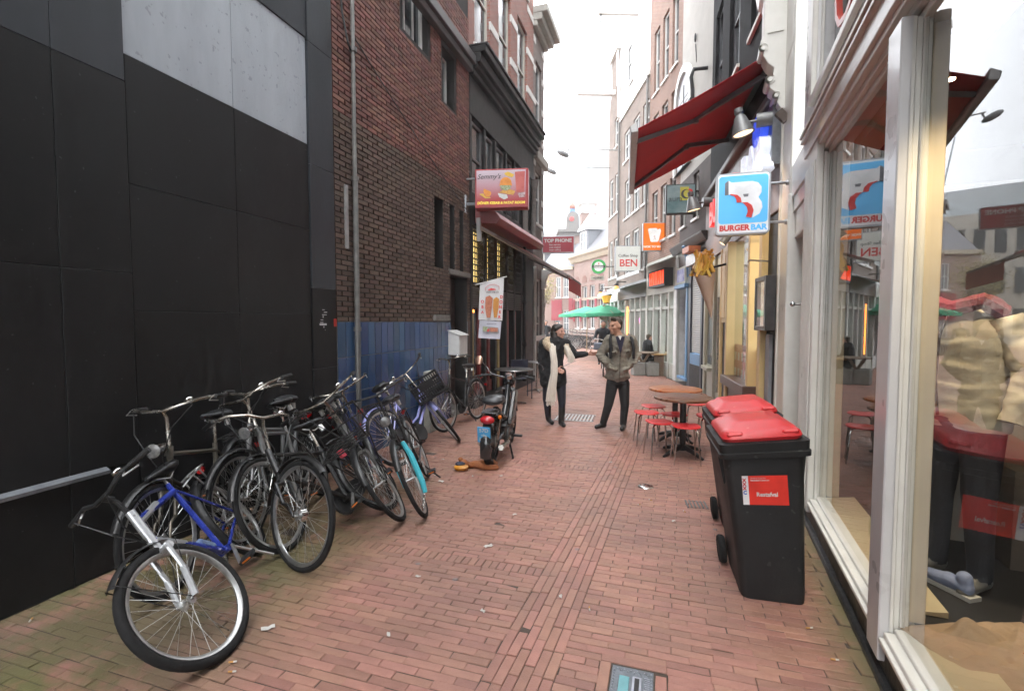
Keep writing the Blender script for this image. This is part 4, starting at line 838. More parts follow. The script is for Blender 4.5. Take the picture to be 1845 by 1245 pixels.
shopfront(hb,F,0,2.95,pg,[.05,.75,1.45,2.2,2.9])
q=MB(); F.bx(q,0,2.95,-.3,.04,2.6,3.7); q.build('fascia',pg,hb)
q=MB(); F.bx(q,.35,1.9,.04,.30,2.78,3.30); q.build('neon_box',dark,hb); 
q=MB()
for k_ in range(8): q.bar((.46+k_*.17,.31,2.85),(.46+k_*.17+.03*(k_%2),.31,3.24),.02,.075,(1,0,0))
q.build('neon_letters',mk('red_neon',(.9,.06,.015),None,3,.5,emit=.8),hb)
q=MB(); q.add([(.2,.05,3.62),(2.9,.05,3.62),(2.9,1.1,3.22),(.2,1.1,3.22)],[(0,1,2,3)]); q.add([(.2,1.1,3.22),(2.9,1.1,3.22),(2.9,1.1,3.12),(.2,1.1,3.12)],[(0,1,2,3)]); q.build('glass_canopy',mk('canopy_glass',(.30,.33,.31),(.22,.24,.22),3,.3),hb)
bh=frame_thing('brown_brick_house','wide brown brick house with white sash windows and white plastered gable','building',D0,DP); F=Fac(bh,1)
brn=brickmat('brown_brick_far',(.205,.155,.125),(.155,.115,.095),(.2,.175,.15),.215,.062)
W_=[(5.42,6.38,8.22,9.4),(4.15,5.0,8.22,9.4),(2.98+.02,3.75,8.22,9.4),(5.3,6.2,5.9,7.4),(4.1,4.95,5.9,7.4),(3.05,3.75,5.9,7.4),(5.3,6.2,3.6,5.2),(4.1,4.95,3.6,5.2),(3.05,3.75,3.6,5.2)]
F.wall('wall',2.95,6.98,3.2,10.2,W_,brn,.15,.5)
for w in W_: F.window(*w,.08,wh,dg_,2,2,.08,wh)
pla=mk('white_plaster',(.68,.68,.66),(.6,.6,.58),3,.8)
gp=[(2.95,10.2),(6.98,10.2),(6.9,11.4),(6.6,12.0),(6.2,12.2),(6.0,13.0),(5.7,13.6),(4.9,14.0),(4.3,14.0),(3.9,13.4),(3.6,12.6),(3.2,12.1),(2.95,11.8)]
q=MB(); q.prism(gp,lambda x,z:(x,.02,z),lambda x,z:(x,-.4,z)); q.build('plaster_gable',pla,bh)
F.window(5.0,5.6,11.0,12.4,-.05,wh,dg_,1,2,.06,wh)
q=MB(); q.prism([(6.9,10.3),(7.3,10.5),(7.35,11.6),(7.05,12.4),(6.75,13.1),(6.6,13.1),(6.9,12.2),(7.1,11.5),(7.05,10.8),(6.85,10.6)],lambda x,z:(x,.08,z),lambda x,z:(x,-.3,z)); q.build('gable_scroll',pla,bh)
q=MB(); F.bx(q,4.4,4.56,-.2,1.5,13.0,13.2); q.build('hoist_beam',pla,bh); q=MB(); q.tube([(4.48,1.4,13.0),(4.48,1.4,12.75),(4.48,1.46,12.68)],.03,6); q.build('hoist_hook',cable,bh)
q=MB(); F.bx(q,2.95,6.98,-.02,.06,10.12,10.24); q.build('string_course',wh,bh)
q=MB()
for x in (6.92,3.0): q=MB(); q.tube([(x,.08,3.2),(x,.08,10.1)],.04,8); q.build('downpipe',zinc,bh,smooth=True)
shopfront(bh,F,2.95,6.98,pg,[3.0,3.7,4.4,5.1,5.85,6.9]); q=MB(); F.bx(q,2.95,6.98,-.3,.05,2.6,3.2); q.build('fascia',mk('dark_steel',None),bh)
q=MB(); q.add([(3.0,.06,3.12),(6.9,.06,3.12),(6.9,.95,2.86),(3.0,.95,2.86)],[(0,1,2,3)]); q.add([(3.0,.96,2.87),(6.9,.96,2.87),(6.9,.96,2.75),(3.0,.96,2.75)],[(0,1,2,3)]); q.build('canopy',mk('canopy_glass',None),bh)
q=MB(); F.bx(q,5.35,5.42,.03,.06,.6,2.3); q.build('orange_neon_tube',mk('orange_neon',None),bh)
q=MB(); q.lathe([(0,-.006),(.16,-.006),(.16,.006),(0,.006)],16,'y',(3.9,-.05,1.75)); q.build('pink_neon_disc',mk('pink_neon',(1,.08,.25),(.3,.2,1),6,.5,emit=1.5),bh)
gh=frame_thing('narrow_gable_house','narrow dark brick gable house with hoist beam at the far right corner','building',D0,DP); F=Fac(gh,1)
W_=[(8.3,9.0,6.5,8.2),(7.25,7.95,6.5,8.2),(7.45,8.1,9.4,10.65),(7.3,8.0,3.7,5.4),(8.3,8.9,3.7,5.4)]
F.wall('wall',7.0,9.2,3.2,11.2,W_,brn,.15,.5)
for w in W_: F.window(*w,.08,wh,dg_,1,2,.08,wh)
q=MB(); q.prism([(7.0,11.2),(9.2,11.2),(9.1,11.8),(8.8,12.0),(8.7,13.2),(8.5,13.7),(8.1,14.1),(7.7,13.7),(7.5,13.2),(7.4,12.0),(7.05,11.7)],lambda x,z:(x,.0,z),lambda x,z:(x,-.5,z)); q.build('gable',brn,gh)
q=MB(); q.prism([(7.3,13.4),(8.9,13.4),(8.7,13.9),(8.1,14.35),(7.5,13.9)],lambda x,z:(x,.12,z),lambda x,z:(x,-.5,z)); F.bx(q,7.45,7.6,.0,.06,11.9,13.4); F.bx(q,8.6,8.75,0,.06,11.9,13.4); q.build('white_gable_trim',pla,gh)
q=MB(); F.bx(q,8.0,8.2,-.3,1.7,11.75,11.95); q.build('hoist_beam',pla,gh)
shopfront(gh,F,7,9.2,wh,[7.05,7.75,8.45,9.15]); q=MB(); F.bx(q,7,9.2,-.3,.05,2.6,3.2); q.build('fascia',wh,gh)
q=MB(); F.bx(q,7.0,9.2,-7,-.5,0,11); q.build('rear_block',brn,gh)
for nm,lab,s,d,z,l in (('street_lamp','upper street lamp on a long wall arm on the brown house','6.97',0,8.98,2.3),('street_lamp','lower street lamp on a long wall arm on the gable house','8.96',0,8.86,2.6)):
    t=frame_thing(nm,lab,'street lamp',D0,DP); s=float(s); q=MB(); q.tube([(s,0,z),(s,l,z+.02)],.03,6); q.build('arm',mk('light_metal',None),t)
    q=MB(); q.M=Matrix.Translation((s,l+.05,z-.22))@Matrix.Rotation(R(25),4,'X'); q.ell((0,.12,0),(.13,.30,.12),12,8); q.tube([(0,-.05,.1),(0,-.05,.25)],.03,6); q.build('lamp_head',mk('grey_lamp_metal',None),t,smooth=True)
# wall lanterns
for k,(s,z,lab,big) in enumerate(((8.6,2.98,'left globe lamp glowing warm at the far right shopfront',0),(5.6,3.05,'right globe lamp glowing warm by the glass canopy',0),(7.4,2.75,'amber lantern with three lit panes at the gable house','1'))):
    t=frame_thing('wall_lantern' if big else 'globe_lamp',lab,'lamp',D0,DP)
    q=MB(); q.tube([(s,.05,z+.25),(s,.45,z+.25),(s,.45,z+.12)],.018,6); q.build('bracket',dark,t)
    lm=mk('lit_globe',(.9,.5,.16),None,3,.5,emit=.35)
    q=MB()
    if big: q.lathe([(.14,-.22),(.24,.10)],6,c=(s,.45,z)); q.build('lit_panes',mk('lit_amber',(.8,.42,.05),None,3,.5,emit=.2),t); q=MB(); q.lathe([(.30,.10),(.12,.24),(.02,.3)],6,c=(s,.45,z)); q.lathe([(.15,-.26),(.15,-.22)],6,c=(s,.45,z)); q.build('lantern_cap',dark,t)
    else: q.ell((s,.45,z),.11,12,8); q.build('globe',lm,t,smooth=True); q=MB(); q.lathe([(.05,.10),(.12,.13),(.03,.2)],10,c=(s,.45,z)); q.build('cap',dark,t)
# ---------------------------------------------------------------- projecting signs
def scribble(par,x0,x1,z,y,h,m):
    """print too small to read: a row of worn strokes"""
    q=MB(); r_=random.Random(int(abs(x0*997))); x=x0
    while x<x1: w=h*r_.uniform(.12,.5); q.box(x,x+w,y-.001,y+.001,z-h*r_.uniform(.2,.5),z+h*r_.uniform(.2,.5)); x+=w+h*.25
    return q.build('faint_print',m,par)
def boxsign(name,label,ctr,w,h,rz,framec,facec,dep=.12,fr=.025):
    t=thing(name,label,'sign',ctr,rz); q=MB(); q.box(-w/2,w/2,-dep/2,dep/2,-h/2,h/2); q.build('case',framec,t,bevel=.01)
    q=MB(); q.box(-w/2+fr,w/2-fr,-dep/2-.004,-dep/2-.001,-h/2+fr,h/2-fr); q.build('face',facec,t); return t
t=boxsign('coffee_shop_sign','white square lightbox coffee shop sign with three big red letters',(-1.30,18.08,3.98),.92,.92,R(14),mk('sign_frame_grey',None),mk('lit_white_face',(.62,.63,.58),(.55,.56,.53),1.5,.4,emit=.12),.16)
blackp=mk('black_print',(.04,.04,.04),None,9,.5); redl=mk('sign_red',None)
text('Coffee Shop',.14,blackp,t,(0,-.087,.10),Ms,bold=.001); text('BEN',.36,redl,t,(.02,-.087,-.17),Ms,bold=.006)
q=MB(); q.cyl((.46,0,.25),(1.0,.0,.25),.03,n=6); q.build('wall_arm',zinc,t)
t=boxsign('takeaway_noodle_sign','orange square lightbox sign with a white noodle box',(-.36,16.3,4.42),.72,.90,R(12),mk('sign_frame_grey',None),mk('lit_orange',(.80,.16,.008),(.76,.14,.007),2,.4,emit=.2),.14)
wl=mk('lit_white',(.8,.8,.78),None,3,.4,emit=.15)
q=MB(); q.prism([(-.17,.26),(-.20,.22),(-.12,-.14),(-.09,-.17),(.10,-.17),(.14,-.12),(.21,.18),(.18,.25),(.10,.22),(.07,.27)],lambda a,b:(a,-.078,b),lambda a,b:(a,-.075,b)); q.build('white_noodle_box',wl,t)
q=MB(); 
for p in (((.0,.03),(.02,-.04)),((.02,-.04),(-.03,-.10)),((.02,-.04),(.05,-.10)),((-.04,.0),(.05,.01))): q.tube([(p[0][0],-.08,p[0][1]),(p[1][0],-.08,p[1][1])],.006,4)
q.build('walking_figure',mk('orange_print',None),t)
text('WOK TO WALK',.092,wl,t,(0,-.078,-.32),Ms,bold=.004)
q=MB(); q.cyl((.36,0,.3),(.7,0,.3),.03,n=6); q.build('wall_arm',zinc,t)
t=boxsign('projecting_sign','dark teal projecting sign with a yellow and orange flame emblem',(.35,13.38,4.86),.74,.76,R(8),blackp,mk('teal_gradient',(.05,.13,.14),(.30,.36,.36),1.6,.4,stretch=(.6,1,1.2)),.14,.03)
q=MB(); q.box(-.02,.19,-.077,-.0745,-.04,.30); q.build('yellow_square',mk('lime_yellow',(.5,.5,.05),(.45,.35,.04),4,.5),t)
q=MB(); q.prism(arc(.12,.12,.12,60,300,10)+arc(.16,.13,.10,300,60,10),lambda a,b:(a,-.080,b),lambda a,b:(a,-.078,b)); q.build('black_flame',blackp,t); q=MB(); q.prism(arc(.20,.16,.09,-100,90,8)+arc(.17,.15,.07,90,-100,8),lambda a,b:(a,-.083,b),lambda a,b:(a,-.0805,b)); q.build('red_flame',redl,t)
text('aura',.2,blackp,t,(-.13,-.08,-.0),Ms)
for z in (.2,-.2): q=MB(); q.cyl((.36,0,z),(.75,0.05,z),.025,n=6); q.build('wall_arm',dark,t)
t=boxsign('phone_shop_sign','dark red projecting phone shop sign with white lettering on the left',(-3.08,14.42,4.02),.96,.50,R(10),mk('sign_frame_grey',None),mk('maroon_face',(.36,.028,.045),(.33,.025,.04),3,.4),.14,.022)
text('TOP PHONE',.145,wh,t,(-.01,-.077,.11),Ms,bold=.005,wide=1.02)
for k,s_ in enumerate(('Een service','ook mobiel','inter calling')): text(s_,.075,wh,t,(-.27,-.077,-.01-k*.075),Ms,align='LEFT')
q=MB(); q.cyl((-.46,.02,.1),(-.62,.02,.1),.02,n=6); q.build('wall_arm',zinc,t)
hg=thing('round_beer_sign','round green and white beer sign with a red star','sign',(-2.50,19.25,3.86),R(15))
def disc(r,y0,y1,name,m,n=28): q=MB(); q.lathe([(0.0,y1),(r,y1),(r,y0),(0,y0)],n,'y'); return q.build(name,m,hg)
disc(.29,.06,-.06,'case',mk('sign_frame_grey',None)); gm=mk('beer_green',(.05,.36,.09),(.045,.32,.08),3,.4,emit=.15); disc(.275,-.061,-.064,'green_ring',gm); disc(.185,-.0645,-.067,'white_disc',mk('lit_white',None)); 
q=MB(); q.box(-.255,.255,-.072,-.0675,-.05,.055); q.build('name_band',blackp,hg); text('Heineken',.095,mk('lit_white',None),hg,(0,-.074,0),Ms,bold=.002)
q=MB(); q.prism([(.05*(1 if k%2==0 else .42)*math.sin(R(36*k)),.115+.05*(1 if k%2==0 else .42)*math.cos(R(36*k))) for k in range(10)],lambda a,b:(a,-.072,b),lambda a,b:(a,-.0675,b)); q.build('red_star',redl,hg)
q=MB(); q.box(-.3,.22,-.02,.02,-.52,-.36); q.build('name_plate',mk('cream_frame',None),hg); scribble(hg,-.22,.14,-.44,-.023,.07,blackp); q=MB(); q.tube([(.28,0,0),(.75,.0,0)],.025,6); q.tube([(0,0,-.3),(0,0,-.36)],.015,5); q.build('wall_arm',zinc,hg)
# kebab sign and banner
ks=thing('kebab_lightbox_sign','red framed kebab lightbox sign with food pictures and yellow lettering','sign',(-2.93,8.66,4.19),R(12))
q=MB(); q.box(-.5,.5,-.02,.22,-.36,.36); q.build('case',mk('sign_case_red',(.36,.02,.022),None,4,.35),ks,bevel=.012)
def gradface():
    m=mk('pink_gradient_face',(.62,.05,.05),(.62,.05,.05),2,.4,emit=.02); t=m.node_tree; N=t.nodes; L=t.links; b=N['Principled BSDF']
    tc=N.new('ShaderNodeTexCoord'); sp=N.new('ShaderNodeSeparateXYZ'); L.new(tc.outputs['Object'],sp.inputs[0]); mr=N.new('ShaderNodeMapRange'); mr.inputs[1].default_value=-.22; mr.inputs[2].default_value=.34; L.new(sp.outputs[2],mr.inputs[0])
    r=N.new('ShaderNodeValToRGB'); r.color_ramp.elements[0].color=(.36,.014,.018,1); r.color_ramp.elements[1].color=(.50,.44,.50,1); L.new(mr.outputs[0],r.inputs[0]); L.new(r.outputs[0],b.inputs['Base Color']); L.new(r.outputs[0],b.inputs['Emission Color']); return m
q=MB(); q.box(-.47,.45,-.025,-.021,-.33,.33); q.build('printed_face',gradface(),ks)
text('Semmy\'s',.125,blackp,ks,(-.24,-.028,.215),Ms,shear=.35,bold=.001); text('DÖNER KEBAB & PATAT ROOM',.064,mk('sign_yellow',(.85,.68,.05),None,3,.4,emit=.15),ks,(-.01,-.028,-.27),Ms,bold=.0025,shear=.12,wide=.98)
og=mk('orange_food',(.75,.30,.03),(.6,.2,.02),12,.5); 
def pic(poly,m,nm,y=.028): q=MB(); q.prism(poly,lambda a,b:(a,-y-.0015,b),lambda a,b:(a,-y+.002,b)); q.build(nm,m,ks)
pic([(-.33,.0),(-.20,-.06),(-.19,-.09),(-.22,-.15),(-.30,-.15),(-.34,-.06)],og,'printed_cup'); pic([(-.42,-.10),(-.34,-.09),(-.30,-.155),(-.22,-.16),(-.2,-.175),(-.3,-.18)],mk('yellow_food',(.8,.5,.05),None,12,.5),'printed_saucer',.0305)
pic(arc(.08,.09,.11,0,180,8)+[(-.04,.04),(.20,.04)],og,'printed_burger_bun'); pic([(-.03,.05),(.18,.05),(.16,-.02),(.08,-.05),(.0,-.02)],mk('salad_print',(.5,.5,.35),(.1,.2,.05),40,.6),'printed_burger_salad',.0305)
pic([(-.05,-.08),(.06,-.10),(.22,-.13),(.26,-.06),(.18,-.03),(.05,-.02)],mk('fries_print',(.7,.42,.08),(.55,.25,.05),30,.5),'printed_fries'); pic([(-.07,-.09),(.10,-.12),(.12,-.18),(.05,-.21),(-.04,-.16)],wh,'printed_wrapper',.0312)
pic([(.25,.29),(.44,.30),(.42,-.08),(.28,-.08)],mk('milkshake_print',(.55,.14,.11),(.45,.08,.07),6,.5),'printed_drink',.0305); pic([(.30,-.10),(.44,-.08),(.44,-.17),(.34,-.18)],mk('parfait_print',(.6,.5,.5),(.2,.05,.05),40,.5),'printed_dessert',.0312); pic([(.05,.27),(.12,.30),(.24,.24),(.20,.19),(.08,.23)],mk('yellow_food',None),'printed_pineapple')
q=MB(); q.cyl((-.5,.1,.22),(-.72,.1,.22),.02,n=6); q.build('wall_arm',metal_edge,ks); q=MB(); q.cyl((-.5,.1,-.25),(-.72,.1,-.25),.03,n=6); q.box(-.8,-.68,.0,.25,-.42,-.1); q.build('wall_arm',metal_edge,ks)
bn=thing('hanging_doner_banner','white cloth banner with two doner spits hanging from a slanted pole','banner',(-3.12,8.70,1.48),R(14))
bw=mk('banner_cloth',(.70,.70,.69),(.62,.62,.62),3,.7)
q=MB(); q.tube([(-.34,0,.93),(.27,0,1.09)],.012,6); q.build('pole',wh,bn)
def clothp(x0,x1,z0,zl,zr,y=0): 
    def f(u,v): zt=zl+(zr-zl)*u; return (x0+(x1-x0)*u-.03*(1-v),y+.012*math.sin(5*u+2*v),z0+(zt-z0)*v+(-.02*u)*(1-v))
    return f
q=MB(); q.grid(clothp(-.25,.21,.27,.95,1.07),10,12); o=q.build('cloth',bw,bn,smooth=3.0); q=MB(); q.grid(clothp(-.26,.16,-.08,.26,.24,.02),8,6); q.build('lower_sheet',mk('pale_sheet',(.66,.66,.74),None,3,.7),bn,smooth=3.0)
dm=mk('doner_meat',(.58,.22,.12),(.42,.13,.07),28,.6,0,.5); dm2=mk('chicken_meat',(.62,.28,.05),(.5,.2,.03),26,.6)
def bp(poly,m,nm,y=-.02): q=MB(); q.prism(poly,lambda a,b:(a,y,b),lambda a,b:(a,y+.003,b)); q.build(nm,m,bn)
bp([(-.14,.70),(-.06,.73),(.0,.68),(-.02,.5),(-.05,.31),(-.12,.31),(-.15,.5)],dm,'printed_spit'); bp([(.01,.66),(.07,.70),(.12,.66),(.11,.5),(.075,.31),(.02,.31),(.0,.5)],dm2,'printed_spit',-.0235)
bp([(-.1,.84),(-.03,.87),(.05,.85),(.06,.835),(-.1,.825)],redl,'printed_logo'); q=MB(); q.tube([(-.14,-.02,.82),(-.14,-.02,.88),(-.07,-.02,.93),(.03,-.02,.94),(.12,-.02,.90),(.12,-.02,.84)],.004,4); q.build('logo_outline',redl,bn)
text('0522 378164',.045,blackp,bn,(-.01,-.022,.79),Ms)
for k,ch in enumerate('OBA'): text(ch,.075,redl,bn,(-.20,-.022,.61-.1*k),Ms,bold=.003)
for k,ch in enumerate('DONER'): text(ch,.075,redl,bn,(.165-.01*k,-.022,.70-.095*k),Ms,bold=.003)
bp([(-.2,.15),(.10,.12),(.12,.02),(.08,-.0),(-.2,.04)],mk('tray_grey',(.3,.3,.3),None,9,.5),'printed_tray',.0); bp([(-.19,.14),(-.1,.13),(-.11,.05),(-.19,.06)],mk('salad_print',None),'printed_salad',-.003); bp([(-.06,.12),(.09,.11),(.09,.04),(-.05,.04)],dm,'printed_meat',-.003); bp([(-.11,.09),(-.08,.10),(-.06,.07),(-.09,.04),(-.12,.05)],redl,'printed_tomato',-.006)
scribble(bn,-.12,.06,.19,-.0,.02,blackp)
# ---------------------------------------------------------------- far end of the street
EP=(-6.702,37.118)
ha=frame_thing('far_brick_hall','red brick hall with arched windows, red shutters and grey slate roof at the street end','building',EP,-35); F=Fac(ha,1)
hbr=brickmat('hall_brick',(.25,.165,.14),(.20,.13,.11),(.25,.2,.17),.22,.065)
W_=[(-1.05,-.35,1.2,4.3),(-2.3,-1.5,1.2,4.3),(-3.5,-2.7,1.2,4.3),(-4.9,-4.1,1.2,4.3)]
F.wall('wall',-9,0.0,0,6.3,W_,hbr,.2,6)
for w in W_: F.window(*w,.15,wh,dg_,2,3,.08,wh); 
for w in W_: 
    xm=(w[0]+w[1])/2; pa=[(xm+.4*math.cos(R(180*k/8)),4.55+.55*math.sin(R(180*k/8))) for k in range(9)]; q=MB(); q.prism(pa,lambda x,z:(x,.01,z),lambda x,z:(x,.03,z)); q.build('blind_arch',mk('arch_brick',(.20,.11,.09),None,9,.85),ha)
q=MB(); F.bx(q,-9,.0,-.02,.02,3.25,3.45); F.bx(q,-9,0,-.02,.02,2.3,2.42); q.build('stone_course',mk('buff_stone',(.36,.3,.24),None,8,.8),ha)
q=MB(); q.prism([(0,6.1),(.12,6.15),(.25,6.4),(.42,6.55),(.42,6.72),(0,6.75)],lambda a,b:(-9,a,b),lambda a,b:(.3,a,b)); q.build('cornice',mk('buff_cornice',(.42,.37,.28),None,6,.7),ha)
sla=mk('slate_roof',(.15,.15,.165),(.11,.11,.12),14,.6,stretch=(1,1,3)); 
q=MB(); q.add([(-9,.3,6.7),(.3,.3,6.7),(.3,-3.5,11.2),(-9,-3.5,11.2)],[(0,1,2,3)]); q.add([(.3,.3,6.7),(.3,-7,6.7),(.3,-3.5,11.2)],[(0,1,2)]); q.add([(-9,-3.5,11.2),(.3,-3.5,11.2),(.3,-7,6.7),(-9,-7,6.7)],[(0,1,2,3)]); q.build('roof',sla,ha)
palez=mk('pale_zinc',(.50,.53,.56),(.44,.47,.5),5,.5)
def dormer(x,w,z0,z1,d):
    q=MB(); F.bx(q,x-w/2,x+w/2,d-1.4,d,z0,z1); q.build('dormer',mk('dormer_slate',(.19,.2,.22),None,8,.6),ha)
    F.window(x-w*.36,x+w*.36,z0+.1,z1-.1,-d-.02,wh,dg_,2,2,.07)
    q=MB(); a=(x-w/2-.15,d+.15,z1);b=(x+w/2+.15,d+.15,z1);c=(x+w/2+.15,d-1.5,z1);e=(x-w/2-.15,d-1.5,z1); q.add([a,b,c,e,(x,d-.6,z1+w*1.15)],[(0,1,4),(1,2,4),(2,3,4),(3,0,4),(0,1,2,3)]); q.build('dormer_roof',palez,ha)
dormer(-2.0,1.25,6.75,8.3,.15); dormer(-4.3,.9,8.2,9.3,-1.3); dormer(-.3,1.1,7.4,8.7,-.6)
F.bx(MB(),0,1,0,1,0,1)
for x0,z0,z1 in ((-2.62,1.9,3.3),(-3.85,1.9,3.3),(-1.40,1.7,3.4),(-.28,1.7,3.4)): q=MB(); F.bx(q,x0-.06,x0+.22,.03,.07,z0,z1); q.build('red_shutter',mk('red_shutter_paint',(.24,.018,.028),(.19,.015,.024),5,.5),ha)
hw=frame_thing('shuttered_hall_wing','brick wing with large dark red shutters left of the far hall','building',EP,-72); F=Fac(hw,1)
W_=[(.45,.95,3.6,5.2),(1.15,1.6,3.6,5.2),(.4,.95,.6,2.6),(1.2,1.65,.6,2.6)]
F.wall('wall',0.02,3.2,0,5.7,W_,hbr,.2,6)
for w in W_: F.window(*w,.1,wh,dg_,2,2,.07,wh)
for x0,x1,z0,z1 in ((.05,.40,1.9,3.5),(1.0,1.95,1.8,3.4)): q=MB(); F.bx(q,x0,x1,.02,.07,z0,z1); q.build('red_shutter',mk('red_shutter_paint',None),hw)
q=MB(); F.bx(q,.02,3.2,-6,.15,5.7,5.95); q.build('cornice',mk('buff_cornice',None),hw); q=MB(); q.prism([(-.2,5.95),(-6.2,5.95),(-3,8.2)],lambda a,b:(.02,a,b),lambda a,b:(3.2,a,b)); q.build('roof',sla,hw)
tw=thing('stair_turret','brick turret with onion finial and red clock face beside the far hall','tower',(-7.6,41.2,-1.15),R(17))
q=MB(); q.box(-1.0,1.0,-1,1,0,10.3); q.build('shaft',hbr,tw); q=MB(); 
for z0,z1,d in ((10.0,10.25,1.15),(10.25,10.5,1.3)): q.box(-d,d,-d,d,z0,z1)
q.build('cornice',mk('dark_stone',(.16,.15,.14),None,6,.8),tw); q=MB(); q.prism([(-.55,10.5),(.55,10.5),(.5,11.4)]+[(.5*math.cos(R(180*k/8)),11.6+.5*math.sin(R(180*k/8))) for k in range(9)]+[(-.5,11.4)],lambda a,b:(a,-.5,b),lambda a,b:(a,.5,b)); q.build('lucarne',mk('dark_stone',None),tw); q=MB(); q.lathe([(0,-.03),(.18,-.03),(.18,.03),(0,.03)],14,'y',(-.1,-.55,11.45)); q.build('red_roundel',redl,tw)
q=MB(); q.cyl((0,0,12.05),(0,0,12.35),.28,n=10); q.build('blue_drum',mk('blue_paint',(.08,.2,.4),None,6,.5),tw); q=MB(); q.lathe([(.0,12.9),(.08,12.86),(.28,12.65),(.30,12.5),(.22,12.35)],12); q.build('onion_cap',mk('terracotta',(.26,.12,.09),None,6,.7),tw,smooth=True)
q=MB(); q.prism([(.5*math.cos(R(180*k/8)),8.6+.5*math.sin(R(180*k/8))) for k in range(9)]+[(-.5,7.6),(.5,7.6)],lambda a,b:(a-.2,-1.02,b),lambda a,b:(a-.2,-.99,b)); q.build('niche',mk('dark_stone',None),tw)
t2=thing('white_spire_tower','square chimney tower with pale pyramid spire behind the hall roof','tower',(-6.6,43.2,0),R(17))
q=MB(); q.box(-.62,.62,-.62,.62,0,11.2); q.build('shaft',hbr,t2); q=MB(); q.box(-.55,.55,-.55,.55,11.2,11.9); q.box(-.7,.7,-.7,.7,11.15,11.3); q.build('lantern_stage',pla,t2); q=MB(); q.box(-.85,.85,-.85,.85,11.9,12.15); q.build('eaves',wh,t2); q=MB(); q.add([(-.95,-.95,12.15),(.95,-.95,12.15),(.95,.95,12.15),(-.95,.95,12.15),(0,0,14.6)],[(0,1,4),(1,2,4),(2,3,4),(3,0,4),(0,1,2,3)]); q.cyl((0,0,14.5),(0,0,15.2),.03,n=5); q.ell((0,0,14.75),.08,8,6); q.build('spire',palez,t2)
gt=thing('glass_office_tower','pale glass office tower far behind the hall roofs','building',(-11.5,92,0),R(20))
gl_=mk('pale_curtain_wall',(.42,.50,.54),(.36,.44,.48),2,.25,spec=.6)
q=MB(); q.box(-4.6,3.2,-3,3,0,28); q.add([(-4.6,-3,28),(3.2,-3,28),(3.2,3,28),(-4.6,3,28),(3.2,-3,37),(3.2,3,37)],[(0,1,4),(3,2,5),(0,4,5,3),(1,2,5,4)]); q.build('curtain_wall',gl_,gt)
for k in range(13): q=MB(); x=-4.5+k*.62; q.box(x,x+.10,-3.12,-3.0,0,28+max(0,(x+4.6)*1.15)); q.build('mullion',mk('white_mullion',(.62,.66,.68),None,4,.5),gt)
q=MB(); q.box(-6.2,-4.65,-2.5,2,0,26); q.build('side_shaft',mk('blue_glass',(.30,.42,.47),None,2,.25,spec=.6),gt)
gb=thing('pale_hipped_building','pale grey office block with sloping glass roof far beyond the phone sign','building',(-17.2,79.5,0),R(17)); pg2=mk('pale_cladding',(.36,.40,.42),(.32,.36,.38),3,.5)
q=MB(); q.box(-9,3.5,0,10,0,14); q.build('block',pg2,gb); q=MB(); q.add([(-2.4,0,14),(3.5,0,14),(3.5,8,14),(-2.4,8,14),(.6,4,19.4)],[(0,1,4),(1,2,4),(2,3,4),(3,0,4)]); q.build('glass_roof',mk('grey_glass_roof',(.25,.29,.30),None,2,.3),gb); q=MB(); q.box(-9,-1,2,9,14,18.2); q.build('upper_block',pg2,gb); 
for k in range(6): 
    for j in range(4): q=MB(); q.box(-3.2+k*1.05,-2.5+k*1.05,-.05,-.001,2+j*2.8,4+j*2.8); q.build('window',mk('blue_glass',None),gb)
q=MB(); q.cyl((-.9,-3,16),(-2.0,-3,23.6),.09,n=5); q.build('mast',pg2,gb)
fb=thing('far_street_building','pale far building closing the side street behind the pedestrians','building',(-10.6,47,0),R(12)); q=MB(); q.box(-9,1.6,0,6,0,9.5); q.build('wall',mk('pale_render',(.42,.4,.35),None,2,.8),fb)
for k in range(9):
    for j in range(3): q=MB(); q.box(-8.5+k*1.1,-7.9+k*1.1,-.06,-.001,.8+j*2.9,2.6+j*2.9); q.build('window',dg_,fb)
# autumn tree in the side street
tr=thing('autumn_tree','small tree with thin yellow leaves in the far side street','tree',(-8.6,34.5,0)); q=MB(); rt=random.Random(4); q.tube([(0,0,0),(.05,0,1.5),(0,.05,2.6)],[.13,.1,.08],8)
tips=[]
for k in range(9):
    a=rt.uniform(0,6.28); e=(math.cos(a)*rt.uniform(.5,1.1),math.sin(a)*rt.uniform(.5,1.1),rt.uniform(3.4,5.2)); q.tube([(0,.05,rt.uniform(1.8,2.6)),(e[0]*.5,e[1]*.5,(e[2]+2.4)/2),e],[.05,.03,.012],5); tips.append(e)
q.build('trunk',mk('bark',(.09,.075,.06),None,9,.9,0,.5),tr)
q=MB()
for k in range(1500):
    e=rt.choice(tips); s_=rt.uniform(.5,1.05); p=Vector((e[0]*s_+rt.gauss(0,.22),e[1]*s_+rt.gauss(0,.22),2.4+(e[2]-2.4)*s_+rt.gauss(0,.2))); u=Vector((rt.gauss(0,1),rt.gauss(0,1),rt.gauss(0,1))).normalized()*.06; v=u.orthogonal().normalized()*.04; q.add([p-u,p+v,p+u,p-v],[(0,1,2,3)])
q.build('crown',mk('yellow_leaves',(.30,.25,.08),(.2,.19,.07),3,.7,rnd=.3),tr)
